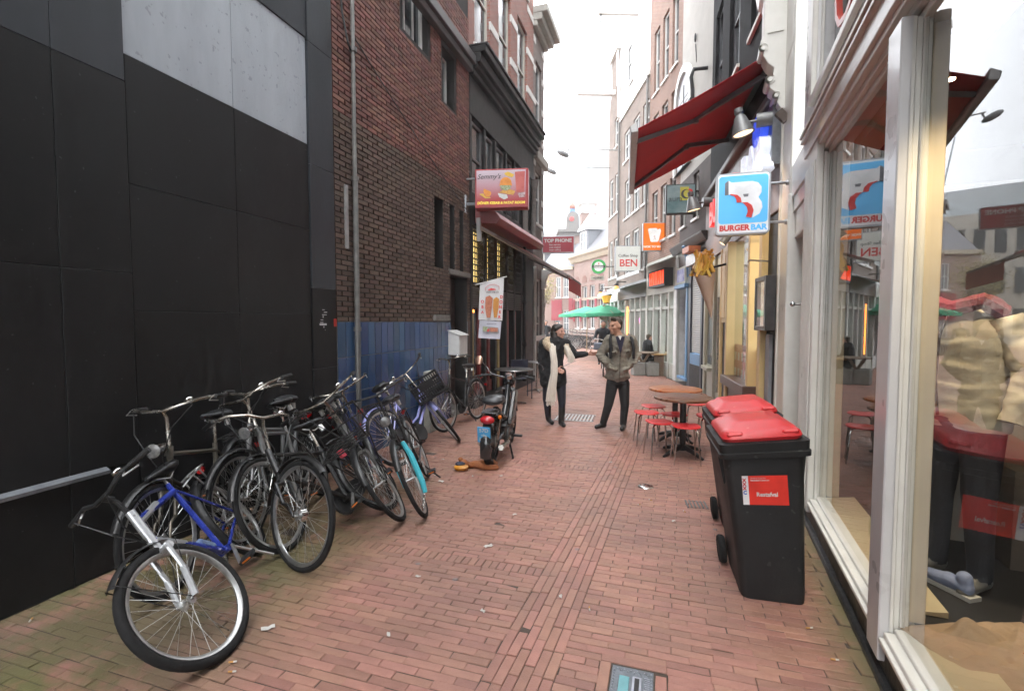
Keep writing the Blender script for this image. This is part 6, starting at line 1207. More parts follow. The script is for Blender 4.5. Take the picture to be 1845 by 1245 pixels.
# ---------------------------------------------------------------- wheelie bins
binm=mk('bin_black_plastic',(.017,.0175,.018),(.012,.012,.0125),5,.55,0,.15,90,dirt=.35,dirtc=(.045,.044,.04),spec=.3); lidm=mk('bin_red_lid',(.62,.030,.035),(.52,.024,.028),6,.4,dirt=.3,dirtc=(.36,.08,.06))
specks(binm,16,.68,(.07,.07,.068),.5); specks(lidm,12,.66,(.70,.22,.2),.45)
def wheelie(label,loc,rz,sticker):
    t=thing('wheelie_bin',label,'bin',loc,rz,'wheelie bins by the shop corner'); t.scale=(.94,1,1); shx=lambda x,z:x
    def ring(z,w,d0,d1,r=.05,n=4):
        P=[]
        for cx,cy,a0 in ((w-r,d1-r,0),(-w+r,d1-r,90),(-w+r,d0+r,180),(w-r,d0+r,270)):
            for k in range(n+1): a=R(a0+90*k/n); P.append((shx(cx+r*math.cos(a),z),cy+r*math.sin(a),z))
        return P
    q=MB(); q.rings([ring(.012,.175,-.25,.20),(ring(.0,.19,-.265,.22)),ring(.06,.196,-.270,.23),ring(.5,.22,-.262,.27),ring(.86,.24,-.255,.31),ring(.90,.243,-.253,.315)]); q.build('body',binm,t,smooth=True)
    q=MB(); q.rings([ring(.885,.243,-.25,.31,.04),ring(.895,.272,-.285,.35,.04),ring(.925,.274,-.287,.352,.04),ring(.93,.266,-.277,.342,.04),ring(.955,.268,-.28,.345,.04),ring(.985,.270,-.282,.347,.04),ring(.988,.22,-.22,.28,.05)]); q.build('rim',binm,t,smooth=True)
    for s in (-1,1): q=MB(); q.prism([(0,.89),(.0,.72),(.03,.70),(.06,.89)],lambda a,b:(shx(s*.215+s*a*.9,b),-.17,b),lambda a,b:(shx(s*.215+s*a*.9,b),.20,b)); q.build('side_rib',binm,t)
    q=MB(); q.rings([ring(.989,.235,-.245,.30,.06),ring(1.01,.243,-.255,.315,.06),ring(1.03,.236,-.247,.305,.06),ring(1.055,.21,-.215,.27,.07),ring(1.058,.19,-.17,.24,.07),ring(1.085,.16,-.14,.21,.06),ring(1.09,.08,-.06,.12,.05)]); q.build('lid',lidm,t,smooth=0.7)
    for s in (-1,1):
        q=MB(); q.rings([[(shx(s*.165+x,1.02+z0),-.215+y,1.02+z0) for x,y in ((-.05,-.035),(.05,-.035),(.05,.03),(-.05,.03))] for z0 in (0,.03)]); q.build('lid_grip',lidm,t,bevel=.012)
    q=MB(); q.box(-.19,.19,.27,.30,1.02,1.05); q.build('lid_hinge_bar',lidm,t,bevel=.012)
    for s in (-1,1):
        q=MB(); q.lathe([(.0,-.022),(.05,-.024),(.06,-.018),(.088,-.024),(.098,-.012),(.098,.012),(.088,.024),(0,.02)],24,'x',(s*.235,.19,.10)); q.build('wheel',rub,t,smooth=True)
    q=MB(); q.cyl((-.23,.19,.10),(.23,.19,.10),.012,n=8); q.build('axle',plas,t)
    q=MB(); q.tube([(shx(-.2,.94),.38,.94),(shx(-.2,.94),.42,.95),(shx(.2,.94),.42,.95),(shx(.2,.94),.38,.94)],.014,8); q.build('handle',binm,t)
    if sticker:
        yz=lambda z:-.270+(z-.06)*.0185-.003
        def lay(x0,x1,z0,z1,m,nm,o): 
            q=MB(); q.add([(shx(x0,z0),yz(z0)-o,z0),(shx(x1,z0),yz(z0)-o,z0),(shx(x1,z1),yz(z1)-o,z1),(shx(x0,z1),yz(z1)-o,z1)],[(0,1,2,3)]); return q.build(nm,m,t)
        st=lay(-.145,.125,.60,.78,mk('sticker_red',(.80,.035,.02),None,4,.35),'red_sticker',0); st2=lay(-.145,-.108,.60,.78,mk('sticker_white',(.8,.8,.8),None,4,.35),'white_strip',.0012)
        tl=Matrix.Rotation(R(-4.3),3,'Y'); Mb=basis((1,0,0),(0,.018,1))
        def tx(s_,size,x,z,m,**k): text(s_,size,m,st,(shx(x,z),yz(z)-.0022,z),Mb,ext=.0004,**k)
        for z in (.752,.727,.702): tx('X',.028,-.132,z,mk('crest_red',(.55,.01,.015),None,4,.4),bold=.0018)
        tx('C',.03,-.131,.675,mk('crest_blue',(.05,.12,.5),None,4,.4),bold=.0018)
        tx('Restafval',.036,.0,.664,wh,bold=.0009); tx('Stadsdeel Centrum',.0145,-.095,.752,wh,align='LEFT',bold=.0003); tx('Gemeente Amsterdam',.010,-.095,.766,wh,align='LEFT'); tx('Telefoon 020 551 9555',.010,-.085,.614,wh,align='LEFT')
    def warp(o):                               # the old bin sags to the left
        for c in o.children:
            if not c.matrix_local==Matrix(): c.data.transform(c.matrix_local); c.matrix_local=Matrix()
            for v in c.data.vertices: x,y,z=v.co; v.co=(x-.085*z,y,z+.12*x*z)
            warp(c)
    warp(t)
    return t
wheelie('front black wheelie bin with red lid and red sticker at the shop corner',(.655,3.50,0),R(3),True)
wheelie('second black wheelie bin with red lid half hidden behind the front bin',(.68,4.30,0),R(3),False)
# ---------------------------------------------------------------- tables and stools
def table(label,loc,m,r=.37):
    t=thing('bistro_table',label,'table',loc,R(20),'round tables outside the snack bar')
    q=MB(); q.lathe([(0,.715),(r-.03,.715),(r-.005,.722),(r,.735),(r-.004,.748),(r-.02,.752),(0,.752)],44); q.build('table_top',m,t,smooth=True)
    q=MB(); q.lathe([(.10,.712),(.10,.70),(.04,.68),(.038,.12),(.055,.10),(.055,.06)],18); q.build('column',mk('cast_iron',(.016,.016,.017),None,9,.45),t,smooth=True)
    for k in range(4):
        a=R(90*k+25); q=MB(); c,s=math.cos(a),math.sin(a); q.tube([(.03*c,.03*s,.10),(.15*c,.15*s,.075),(.28*c,.28*s,.03),(.33*c,.33*s,.014)],[.035,.03,.022,.016],8); q.build('foot',mk('cast_iron',None),t,smooth=True)
    return t
wd1=mk('brown_varnished_wood',(.16,.065,.028),(.10,.04,.018),3,.3,0,.04,20,coat=.15,stretch=(1,9,1)); wd2=mk('orange_varnished_wood',(.40,.13,.03),(.30,.09,.02),3,.3,0,.04,20,coat=.2,stretch=(1,9,1))
table('front round brown varnished table on a cast iron foot',(.25,6.56,0),wd1); table('rear round orange varnished table behind the brown one',(.17,7.36,0),wd2)
stm=mk('red_stool_plastic',(.68,.035,.04),(.60,.03,.035),4,.32)
q=MB(); q.rings([[( (.165*math.copysign(abs(math.cos(R(a)))**.62,math.cos(R(a))))*k, (.165*math.copysign(abs(math.sin(R(a)))**.62,math.sin(R(a))))*k, z+.010*abs(math.cos(R(a)))*k) for a in range(0,360,15)] for k,z in ((.85,.432),(1.0,.438),(1.0,.447),(.93,.453),(.5,.446),(.1,.443))]); SEAT=q.mesh('seat',stm,smooth=1.0)
LEG=[]
for k in range(4):
    a=R(45+90*k); c,s=math.cos(a),math.sin(a); q=MB(); q.tube([(.05*c,.05*s,.425),(.13*c,.13*s,.424),(.165*c,.165*s,.40),(.19*c,.19*s,.2),(.215*c,.215*s,.0)],.0095,8); LEG.append(q.mesh('leg',chrome,smooth=True))
def stool(label,x,y,rz):
    t=thing('red_stool',label,'stool',(x,y,0),R(rz),'red stools around the tables'); link('seat',SEAT,t)
    for m in LEG: link('leg',m,t)
for lab,x,y,rz in (('red stool at the far left edge of the seating, nearest the walking man',-.22,6.97,12),('red stool left of the brown table, in the front row',-.04,6.36,20),('red stool right in front of the brown table foot',.27,6.20,8),('red stool tucked between the two tables',.14,6.93,40),('red stool left of the orange table, furthest back',-.14,7.52,25),('red stool beside the right rim of the brown table',.60,6.95,5),('red stool behind the orange table',.45,7.95,15)): stool(lab,x,y,rz)
# left bistro furniture
def metaltable(label,loc,r):
    t=thing('metal_table',label,'table',loc,0,'metal tables by the kebab shop'); q=MB(); q.lathe([(0,.72),(r,.72),(r+.008,.73),(r,.74),(0,.74)],30); q.build('table_top',mk('brushed_steel',(.30,.30,.30),(.22,.22,.22),9,.3,.8),t,smooth=True); q=MB(); q.cyl((0,0,.72),(0,0,.04),.028,n=10); q.build('column',chrome,t,smooth=True); q=MB()
    for k in range(4): a=R(90*k+30); q.tube([(0,0,.05),(.26*math.cos(a),.26*math.sin(a),.015)],.02,6)
    q.build('foot',chrome,t)
metaltable('dark round steel table in front of the kebab shop beside the moped',(-2.95,9.5,0),.40); metaltable('smaller steel table further along the kebab shop wall',(-2.95,11.4,0),.30)
for lab,x,y,rz in (('dark blue metal chair between the steel tables by the kebab shop',-3.05,10.4,30),):
    t=thing('metal_chair',lab,'chair',(x,y,0),R(rz)); nav=mk('navy_metal',(.015,.018,.04),None,8,.4)
    q=MB(); q.box(-.2,.2,-.2,.2,.44,.46); q.build('seat',nav,t,bevel=.008); q=MB(); q.box(-.2,.2,.19,.21,.55,.85); q.build('backrest',nav,t,bevel=.008)
    for a,b,h_ in ((-.19,-.19,.44),(.19,-.19,.44),(-.19,.19,.85),(.19,.19,.85)): q=MB(); q.cyl((a,b,0),(a,b,h_),.011,n=6); q.build('leg',nav,t)
# ---------------------------------------------------------------- people
skin=mk('skin',(.56,.32,.24),(.52,.28,.21),9,.5); skin2=mk('tanned_skin',(.44,.24,.16),(.40,.21,.14),9,.5)
mk('dark_hair',(.022,.014,.010),(.014,.009,.007),30,.45,0,.6,120)
eye=mk('dark_eye',(.03,.02,.015),None,5,.2)
def LP(cx,cy,sc,px,py,y=0): return ((px-cx)*sc,y,(cy-py)*sc)
def hand(pr,w,d,mi,spread=.0,up=(0,0,1),curl=.0,size=1.0):
    """palm and five fingers of unequal length from the wrist w along d"""
    w=Vector(w); d=Vector(d).normalized(); u=Vector(up).normalized(); u=(u-d*u.dot(d)).normalized(); n=d.cross(u)
    k=size; pr.append(('c',w,w+d*.035*k,.026*k,.030*k,mi)); pr.append(('c',w+d*.03*k+u*.02*k,w+d*.085*k+u*.028*k,.017*k,.015*k,mi)); pr.append(('c',w+d*.03*k-u*.015*k,w+d*.08*k-u*.028*k,.017*k,.015*k,mi))
    for i,(o,l) in enumerate(((.030,.065),(.010,.075),(-.011,.07),(-.031,.055))):
        a=w+d*.085*k+u*o*k; b=a+(d+u*spread*(o/.03)*.2+n*curl*.4)*l*.5*k; c=b+(d+u*spread*(o/.03)*.2+n*curl*1.2).normalized()*l*.5*k
        pr.append(('c',a,b,.0098*k,.009*k,mi)); pr.append(('c',b,c,.009*k,.0075*k,mi))
    a=w+d*.03*k+u*.028*k; b=a+(d*.6+u*.9+n*.3*curl)*.045*k; pr.append(('c',a,b,.0125*k,.0105*k,mi)); pr.append(('c',b,b+(d*.9+u*.4)*.03*k,.0105*k,.0085*k,mi))
def head(pr,c,f,mi,s=1.0):
    """skull, jaw, nose, brow, lips and ears; c = centre, f = facing direction"""
    c=Vector(c); f=Vector(f).normalized(); r_=f.cross(Vector((0,0,1))).normalized(); z=Vector((0,0,1))
    pr+=[('e',c+z*.02*s,(.078*s,.078*s,.095*s),mi),('e',c+f*.018*s-z*.035*s,(.062*s,.062*s,.075*s),mi),('e',c+f*.045*s-z*.085*s,(.036*s,.036*s,.028*s),mi),('c',c+f*.083*s+z*.012*s,c+f*.100*s-z*.025*s,.011*s,.015*s,mi),('c',c+f*.075*s+z*.03*s-r_*.035*s,c+f*.075*s+z*.03*s+r_*.035*s,.012*s,.012*s,mi),('c',c+f*.078*s-z*.058*s-r_*.016*s,c+f*.078*s-z*.058*s+r_*.016*s,.010*s,.010*s,mi)]
    for k in (-1,1): pr.append(('e',c+r_*k*.078*s-z*.005*s-f*.01*s,(.018*s,.018*s,.03*s),mi)); pr.append(('e',c+f*.055*s+r_*k*.04*s-z*.02*s,(.028*s,.028*s,.025*s),mi))
def eyes(par,c,f,s=1.0):
    c=Vector(c); f=Vector(f).normalized(); r_=f.cross(Vector((0,0,1))).normalized()
    for k in (-1,1):
        q=MB(); q.ell(c+f*.074*s+r_*k*.031*s+Vector((0,0,.006*s)),(.011*s,.011*s,.007*s),8,6); q.build('eye',eye,par,smooth=True); q=MB(); p=c+f*.079*s+r_*k*.03*s+Vector((0,0,.028*s)); q.tube([p-r_*.02*s,p+Vector((0,0,.004)),p+r_*.02*s],.0032*s,5); q.build('eyebrow',mk('dark_hair',(.022,.014,.010),(.014,.009,.007),30,.45,0,.6,120),par)
def wrinkle(o,st,sc):
    tx_=bpy.data.textures.new('folds','CLOUDS'); tx_.noise_scale=sc; tx_.noise_depth=1; m=o.modifiers.new('folds','DISPLACE'); m.texture=tx_; m.strength=st; m.mid_level=.5; return o
# woman
sw_=.00905; wx,wy=1010,769
wl=lambda px,py,y=0: LP(wx,wy,sw_,px,py,y)
wo=thing('person','woman in black coat with fur collar and long cream scarf gesturing with one arm','person',(-1.66,7.80,0),R(17.5),'people in the street')
blkw=mk('black_wool',(.012,.012,.013),(.008,.008,.009),16,.9,0,.5,60); leg_=mk('navy_leggings',(.022,.022,.034),(.015,.015,.024),12,.85,0,.2,60); boot=mk('black_leather',(.012,.012,.012),None,10,.35); hair=mk('dark_hair',None); scarf=mk('cream_scarf',(.74,.69,.60),(.62,.56,.48),10,.95,0,.6,50,stretch=(6,6,1)); fur=mk('fur_trim',(.60,.49,.34),(.34,.25,.16),34,1.0,0,1.0,90)
hc=Vector(wl(1011,598)); fd=Vector((.78,-.62,0))
pr=[]; head(pr,hc,fd,0,1.06); pr+=[('c',hc-Vector((0,-.01,.05)),wl(1007,618,.01),.052,.056,0),
 ('c',wl(1006,625,0),wl(1004,660,0),.13,.115,1),('e',wl(1004,688,0),(.155,.12,.12),1),
 ('c',wl(991,690,.02),wl(989,722,.03),.088,.062,2),('c',wl(989,722,.03),wl(992,752,.05),.058,.045,2),('c',wl(1015,690,-.02),wl(1017,728,-.06),.088,.062,2),('c',wl(1017,728,-.06),wl(1016,760,-.03),.058,.046,2),
 ('c',wl(992,730,.05),wl(993,757,.06),.060,.05,3),('c',wl(993,759,.06),wl(999,763,-.06),.045,.038,3),('c',wl(1017,735,-.05),wl(1016,764,-.03),.060,.05,3),('c',wl(1016,764.5,-.03),wl(1019,765,-.16),.045,.038,3),
 ('c',wl(986,619,.02),wl(985,650,.03),.062,.054,1),('c',wl(985,650,.03),wl(1003,664,-.13),.050,.040,1),('c',wl(1025,619,-.0),wl(1042,641,-.05),.06,.05,1),('c',wl(1042,641,-.05),wl(1060,637.5,-.10),.048,.038,1)]
hand(pr,wl(1005,664.5,-.14),(.8,-.35,-.30),0,curl=.7,up=(0,.2,1)); hand(pr,wl(1062,637,-.10),(1,-.1,.02),0,spread=.5,up=(0,-.5,1))
link('body',figure_mesh(pr,[skin,blkw,leg_,boot],.0095,3,'body'),wo); eyes(wo,hc,fd,1.06)
pr=[('c',wl(1006,622),wl(1003,655),.165,.15,0),('c',wl(986,618,.02),wl(1024,618,0),.085,.08,0),('c',wl(1002,655,.01),wl(1000,680,.01),.165,.185,0),('c',wl(992,672,.02),wl(991,689,.02),.12,.13,0),('c',wl(1012,672,-.01),wl(1012,690,-.01),.12,.125,0),('c',wl(984,620,.02),wl(981,650,.03),.088,.078,0),('c',wl(981,650,.03),wl(1000,663,-.12),.072,.058,0),('c',wl(1024,620),wl(1041,640,-.05),.075,.062,0),('c',wl(1041,640,-.05),wl(1057,637.5,-.09),.06,.05,0)]
wrinkle(link('coat',figure_mesh(pr,[blkw],.011,3,'coat'),wo),.02,.07)
pr=[('e',hc+Vector((-.022,.025,.045)),(.100,.100,.092),0),('c',hc+Vector((-.06,.05,.02)),hc+Vector((-.075,.01,-.24)),.075,.06,0),('c',hc+Vector((-.07,-.025,.0)),hc+Vector((-.065,-.10,-.26)),.05,.045,0),('c',hc+Vector((.035,.07,-.0)),hc+Vector((.045,-.04,-.26)),.045,.04,0),('c',hc+Vector((.03,-.06,.095)),hc+Vector((-.05,-.075,.05)),.028,.03,0)]
link('hair',figure_mesh(pr,[hair],.009,2,'hair'),wo)
q=MB(); P=[wl(997,612,.06),wl(986,616,-.02),wl(992,626,-.13),wl(1004,634,-.165)]; q.tube(P,[.075,.085,.072,.04],10); q.tube([wl(1010,611,.09),wl(997,612,.06)],.05,10); q.tube([wl(1010,611,.09),wl(1022,617,.02),wl(1025,630,-.10),wl(1030,646,-.12)],[.065,.07,.06,.05],10)
f_=q.build('fur_collar',fur,wo,smooth=True); dp=f_.modifiers.new('sub','SUBSURF'); dp.levels=2; dp.render_levels=2; tx_=bpy.data.textures.new('furnoise','CLOUDS'); tx_.noise_scale=.02; dm_=f_.modifiers.new('d','DISPLACE'); dm_.texture=tx_; dm_.strength=.03
def ribbon(pts,ws,name,m,par,th=.012):
    q=MB(); n=8
    rs=[]
    for (p,w_) in zip(pts,ws): rs.append([(p[0]+w_*.5*math.cos(R(a)),p[1]+th*math.sin(R(a))*(1+.5*math.cos(R(a*3))),p[2]) for a in range(0,360,30)])
    q.rings(rs); return q.build(name,m,par,smooth=True)
ribbon([wl(999,618,-.12),wl(998,630,-.19),wl(1001,650,-.20),wl(1001,670,-.215),wl(998,690,-.215),wl(996,708,-.20),wl(995,722,-.19)],[.11,.105,.11,.115,.135,.155,.16],'scarf',scarf,wo,.02)
ribbon([wl(1022,622,-.12),wl(1027,632,-.15),wl(1032,644,-.16),wl(1030,652,-.15)],[.07,.10,.12,.09],'scarf_end',scarf,wo,.02)
q=MB()
for k in range(14): x=988+k*1.05; q.tube([wl(x,720,-.19),wl(x+.4*math.sin(k*2),729+1.5*math.sin(k),-.185)],.006,4)
q.build('scarf_fringe',scarf,wo)
pr=[('c',wl(983,662,.06),wl(988,682,.04),.085,.09,0),('c',wl(986,655,.0),wl(992,625,-.12),.014,.014,0)]; link('shoulder_bag',figure_mesh(pr,[mk('bag_leather',(.014,.014,.014),None,9,.4)],.011,3,'shoulder_bag'),wo); q=MB(); q.M=Matrix.Translation(wl(985,667,-.04)); q.lathe([(.012,0),(.03,-.004),(.028,-.012),(.01,-.01)],14,'y'); q.build('bag_buckle',chrome,wo)
# man
sm=.00895; mx,my=1110,773
ml=lambda px,py,y=0: LP(mx,my,sm,px,py,y)
ma=thing('person','man in grey green field jacket and black trousers with hands in pockets','person',(-.74,7.72,0),R(17.5),'people in the street')
jck=mk('olive_grey_cotton',(.20,.183,.145),(.135,.122,.097),7,.85,0,.4,24); trs=mk('black_trousers',(.014,.014,.016),(.010,.010,.011),10,.85,0,.3,40); swt=mk('navy_knit',(.014,.014,.035),None,12,.9,0,.3,80)
hc=Vector(ml(1111,589.5)); fd=Vector((-.86,-.50,-.05))
pr=[]; head(pr,hc,fd,0,1.13); pr+=[('c',hc-Vector((-.02,-.01,.05)),ml(1117,608,.0),.058,.066,0),('c',ml(1119,624,0),ml(1117,662,0),.13,.125,3),('e',ml(1115,686,0),(.165,.125,.11),1),
 ('c',ml(1107,690,0),ml(1099,728,-.05),.098,.07,1),('c',ml(1099,728,-.05),ml(1092,762,.04),.068,.055,1),('c',ml(1127,690,.02),ml(1129,728,-.01),.098,.07,1),('c',ml(1129,728,-.01),ml(1128,762,.05),.068,.055,1),
 ('c',ml(1094,765,.05),ml(1079,767,-.02),.046,.036,2),('c',ml(1129,767.5,.06),ml(1122,768.5,-.10),.046,.038,2),
 ('c',ml(1103,614),ml(1087,640,.02),.05,.045,3),('c',ml(1087,640,.02),ml(1100,659,-.07),.044,.036,3),('c',ml(1137,614),ml(1149,640,.02),.05,.045,3),('c',ml(1149,640,.02),ml(1131,659,-.07),.044,.036,3)]
hand(pr,ml(1101,660,-.07),(.8,.0,-.6),0,curl=.5,size=.9); hand(pr,ml(1130,660,-.07),(-.8,.0,-.6),0,curl=.5,size=.9)
link('body',figure_mesh(pr,[skin2,trs,boot,swt],.0095,3,'body'),ma); eyes(ma,hc,fd,1.13)
pr=[('c',ml(1120,622,.01),ml(1118,655,.01),.175,.168,0),('c',ml(1104,613,.01),ml(1137,613,.01),.08,.08,0),('c',ml(1117,655,.0),ml(1115.5,672,.0),.170,.178,0),('e',ml(1115.5,677,0),(.205,.17,.075),0),
 ('c',ml(1101,613,.01),ml(1087,640,.03),.082,.072,0),('c',ml(1087,640,.03),ml(1098,658,-.10),.068,.058,0),('c',ml(1139,613,.01),ml(1149,640,.03),.082,.072,0),('c',ml(1149,640,.03),ml(1133,658,-.10),.068,.058,0),
 ('c',ml(1106,606,.05),ml(1119,604,.09),.045,.05,0),('c',ml(1119,604,.09),ml(1129,608,.04),.05,.042,0),('c',ml(1105,607,.03),ml(1113,628,-.165),.035,.022,0),('c',ml(1128,608,.02),ml(1118,628,-.17),.035,.022,0),
 ('c',ml(1099,661,-.165),ml(1108,664,-.175),.024,.024,0),('c',ml(1123,664,-.175),ml(1132,661,-.165),.024,.024,0),('e',ml(1106,634,-.155),(.055,.025,.02),0),('e',ml(1129,632,-.15),(.055,.025,.02),0)]
for k in range(4): pr.append(('e',ml(1085+k*2.2,640+k*4,-.0-.03*k),(.078-.004*k,.078,.028),0)); pr.append(('e',ml(1150-k*3,640+k*4,-.0-.03*k),(.078-.004*k,.078,.028),0))
wrinkle(link('jacket',figure_mesh(pr,[jck],.0105,2,'jacket'),ma),.028,.06)
q=MB(); q.add([ml(1108,607,-.15),ml(1124,607,-.15),ml(1115,637,-.225)],[(0,1,2)]); q.build('sweater_front',swt,ma); q=MB(); q.add([ml(1112.5,606,-.155),ml(1118.5,606,-.155),ml(1115.5,613,-.18)],[(0,1,2)]); q.build('shirt_collar',wh,ma)
q=MB(); q.tube([ml(1115,634,-.212),ml(1114.5,650,-.208),ml(1114,684,-.19)],.007,5); q.build('jacket_placket',mk('olive_dark',(.09,.08,.06),None,9,.8),ma)
for px,py in ((1114.6,640),(1114.4,654),(1114,668),(1129,632),(1107,634)): q=MB(); q.ell(ml(px,py,-.215 if px<1120 and px>1110 else -.19),(.010,.006,.010),8,5); q.build('button',plas,ma)
for px in (1099,1139): q=MB(); q.tube([ml(px+(6 if px<1110 else -4),604,.05),ml(px+(1 if px<1110 else -1),612,-.10),ml(px+(1 if px<1110 else 0),626,-.16),ml(px+(1 if px<1110 else 1),645,-.13)],[.02,.026,.026,.02],8); q.build('backpack_strap',mk('black_webbing',(.014,.014,.016),None,9,.8),ma,smooth=True)
pr=[('e',hc+Vector((.024,.018,.055)),(.094,.094,.083),0),('e',hc+Vector((.055,.035,.005)),(.062,.062,.085),0),('c',hc+Vector((-.055,-.02,.112)),hc+Vector((-.02,-.065,.105)),.028,.03,0)]; link('hair',figure_mesh(pr,[mk('brown_hair',(.05,.035,.022),(.035,.024,.016),30,.55,0,.8,120)],.0085,2,'hair'),ma)
# cyclist
def simple_person(label,loc,rz,h,coat,legs,skinm,hairm,pose='stand',group='people in the street',coatlen=.42,vox=.018):
    t=thing('person',label,'person',loc,rz,group); s=h/1.75; v=lambda x,y,z:(x*s,y*s,z*s); pr=[]
    c=Vector(v(0,-.01,1.63)); f=Vector((0,-1,0)); 
    if pose=='ride': c=Vector(v(0,-.10,1.66)); 
    if pose=='sit': c=Vector(v(0,-.06,1.22))
    dz=0 if pose!='sit' else -.41
    head(pr,c,f,0,s); pr+=[('c',c-Vector((0,0,.06)),v(0,.02,1.46+dz),.055*s,.06*s,0)]
    if pose=='ride':
        hip=v(0,.25,1.02); pr+=[('c',v(0,.0,1.42),hip,.16*s,.155*s,1),('c',v(-.15,0,1.43),v(.15,0,1.43),.085*s,.085*s,1)]
        for k,(kz,fz,ky,fy) in ((-1,(.82,.40,-.12,.03)),(1,(.66,.20,-.05,.05))):
            pr+=[('c',v(k*.09,.22,1.0),v(k*.11,ky,kz),.095*s,.07*s,2),('c',v(k*.11,ky,kz),v(k*.12,fy,fz),.065*s,.05*s,2),('c',v(k*.12,fy+.02,fz-.04),v(k*.13,fy-.14,fz-.05),.042*s,.036*s,3),('c',v(k*.2,-.0,1.42),v(k*.27,-.12,1.18),.065*s,.055*s,1),('c',v(k*.27,-.12,1.18),v(k*.25,-.34,1.16),.05*s,.042*s,1)]; hand(pr,v(k*.25,-.35,1.16),(0,-1,-.2),0,curl=1.0,size=s)
    elif pose=='sit':
        pr+=[('c',v(0,.0,1.0),v(0,.03,.55),.16*s,.17*s,1),('c',v(-.15,.0,1.02),v(.15,0,1.02),.085*s,.085*s,1)]
        for k in (-1,1): pr+=[('c',v(k*.1,.0,.5),v(k*.12,-.42,.5),.095*s,.075*s,2),('c',v(k*.12,-.42,.5),v(k*.12,-.40,.08),.068*s,.05*s,2),('c',v(k*.12,-.40,.05),v(k*.12,-.56,.045),.045*s,.036*s,3),('c',v(k*.21,0,1.0),v(k*.25,-.05,.75),.065*s,.055*s,1),('c',v(k*.25,-.05,.75),v(k*.1,-.3,.68),.05*s,.042*s,1)]; hand(pr,v(k*.1,-.31,.68),(-.5*k,-.8,0),0,curl=.6,size=s)
    else:
        pr+=[('c',v(0,0,1.38),v(0,0,1.02),.155*s,.15*s,1),('c',v(-.15,0,1.42),v(.15,0,1.42),.08*s,.08*s,1),('c',v(0,0,1.02),v(0,0,1.42-coatlen-.2),.165*s,.175*s,1)]
        for k in (-1,1): pr+=[('c',v(k*.09,0,.88),v(k*.1,-.05*k,.48),.095*s,.068*s,2),('c',v(k*.1,-.05*k,.48),v(k*.1,.06*k,.09),.065*s,.05*s,2),('c',v(k*.1,.06*k+.02,.05),v(k*.11,.06*k-.14,.04),.043*s,.036*s,3),('c',v(k*.2,0,1.41),v(k*.25,.03,1.12),.065*s,.054*s,1),('c',v(k*.25,.03,1.12),v(k*.2,-.12,.95),.05*s,.042*s,1)]; hand(pr,v(k*.2,-.13,.94),(-.2*k,-.5,-.6),0,curl=.6,size=s)
    link('body',figure_mesh(pr,[skinm,coat,legs,boot],vox,3,'body'),t); eyes(t,c,f,s)
    link('hair',figure_mesh([('e',c+Vector((0,.02,.045*s)),(.088*s,.09*s,.078*s),0),('e',c+Vector((0,.05,-.01*s)),(.07*s,.05*s,.07*s),0)],[hairm],.014,2,'hair'),t); return t
dkcoat=mk('dark_coat',(.016,.017,.022),(.011,.012,.015),10,.85,0,.4,30)
cyb=make_bike('bicycle ridden toward the viewer by the man in the dark coat',(-1.86,15.7),277,0,0,blackpaint,'dutch',1.0,group='ridden bicycles',light='black'); 
simple_person('cyclist in a dark coat riding toward the viewer in mid street',(-1.90,15.95,0),R(7),1.72,dkcoat,trs,skin2,hair,'ride')
q=MB(); q.box(-.24,.24,-.10,.10,0,.22); bg=q.build('pannier_bag',mk('blue_grey_bag',(.16,.19,.24),None,7,.8,0,.4,20),None,bevel=.03); tag(bg,'blue grey bag hanging at the front of the ridden bicycle','bag'); bg.location=(-1.83,15.02,.84); bg.rotation_euler=(0,0,R(7))
simple_person('distant pedestrian in a dark jacket walking in at the left street end',(-5.85,24.4,0),R(15),1.76,dkcoat,mk('blue_jeans',(.035,.05,.09),None,9,.85),skin2,hair); simple_person('far pedestrian in black half hidden behind the walking woman',(-5.55,25.8,0),R(10),1.7,blkw,trs,skin,hair); simple_person('dark pedestrian at the very edge of the corner building',(-6.35,25.2,0),R(20),1.74,dkcoat,trs,skin2,hair)
simple_person('hooded person in black seated at the bench by the shopfront',(-.52,16.6,0),R(120),1.7,blkw,trs,skin,mk('fur_hood',(.12,.10,.07),None,20,.95),'sit')
wt=simple_person('painted waiter figure in pale shirt and green apron above the umbrella',(-2.55,21.6,.95),R(40),1.5,mk('waiter_white',(.5,.5,.46),(.1,.3,.2),4,.6),mk('waiter_green',(.06,.25,.14),None,6,.6),skin2,hair,'stand','painted figures')
tyo=tag(link('serving_tray',MB().lathe([(0,0),(.2,.0),(.22,.03)],16).mesh('serving_tray',mk('ochre_tray',(.5,.33,.05),None,6,.5))),'yellow tray held up by the painted waiter figure','tray'); tyo.location=(-2.85,21.35,2.15)
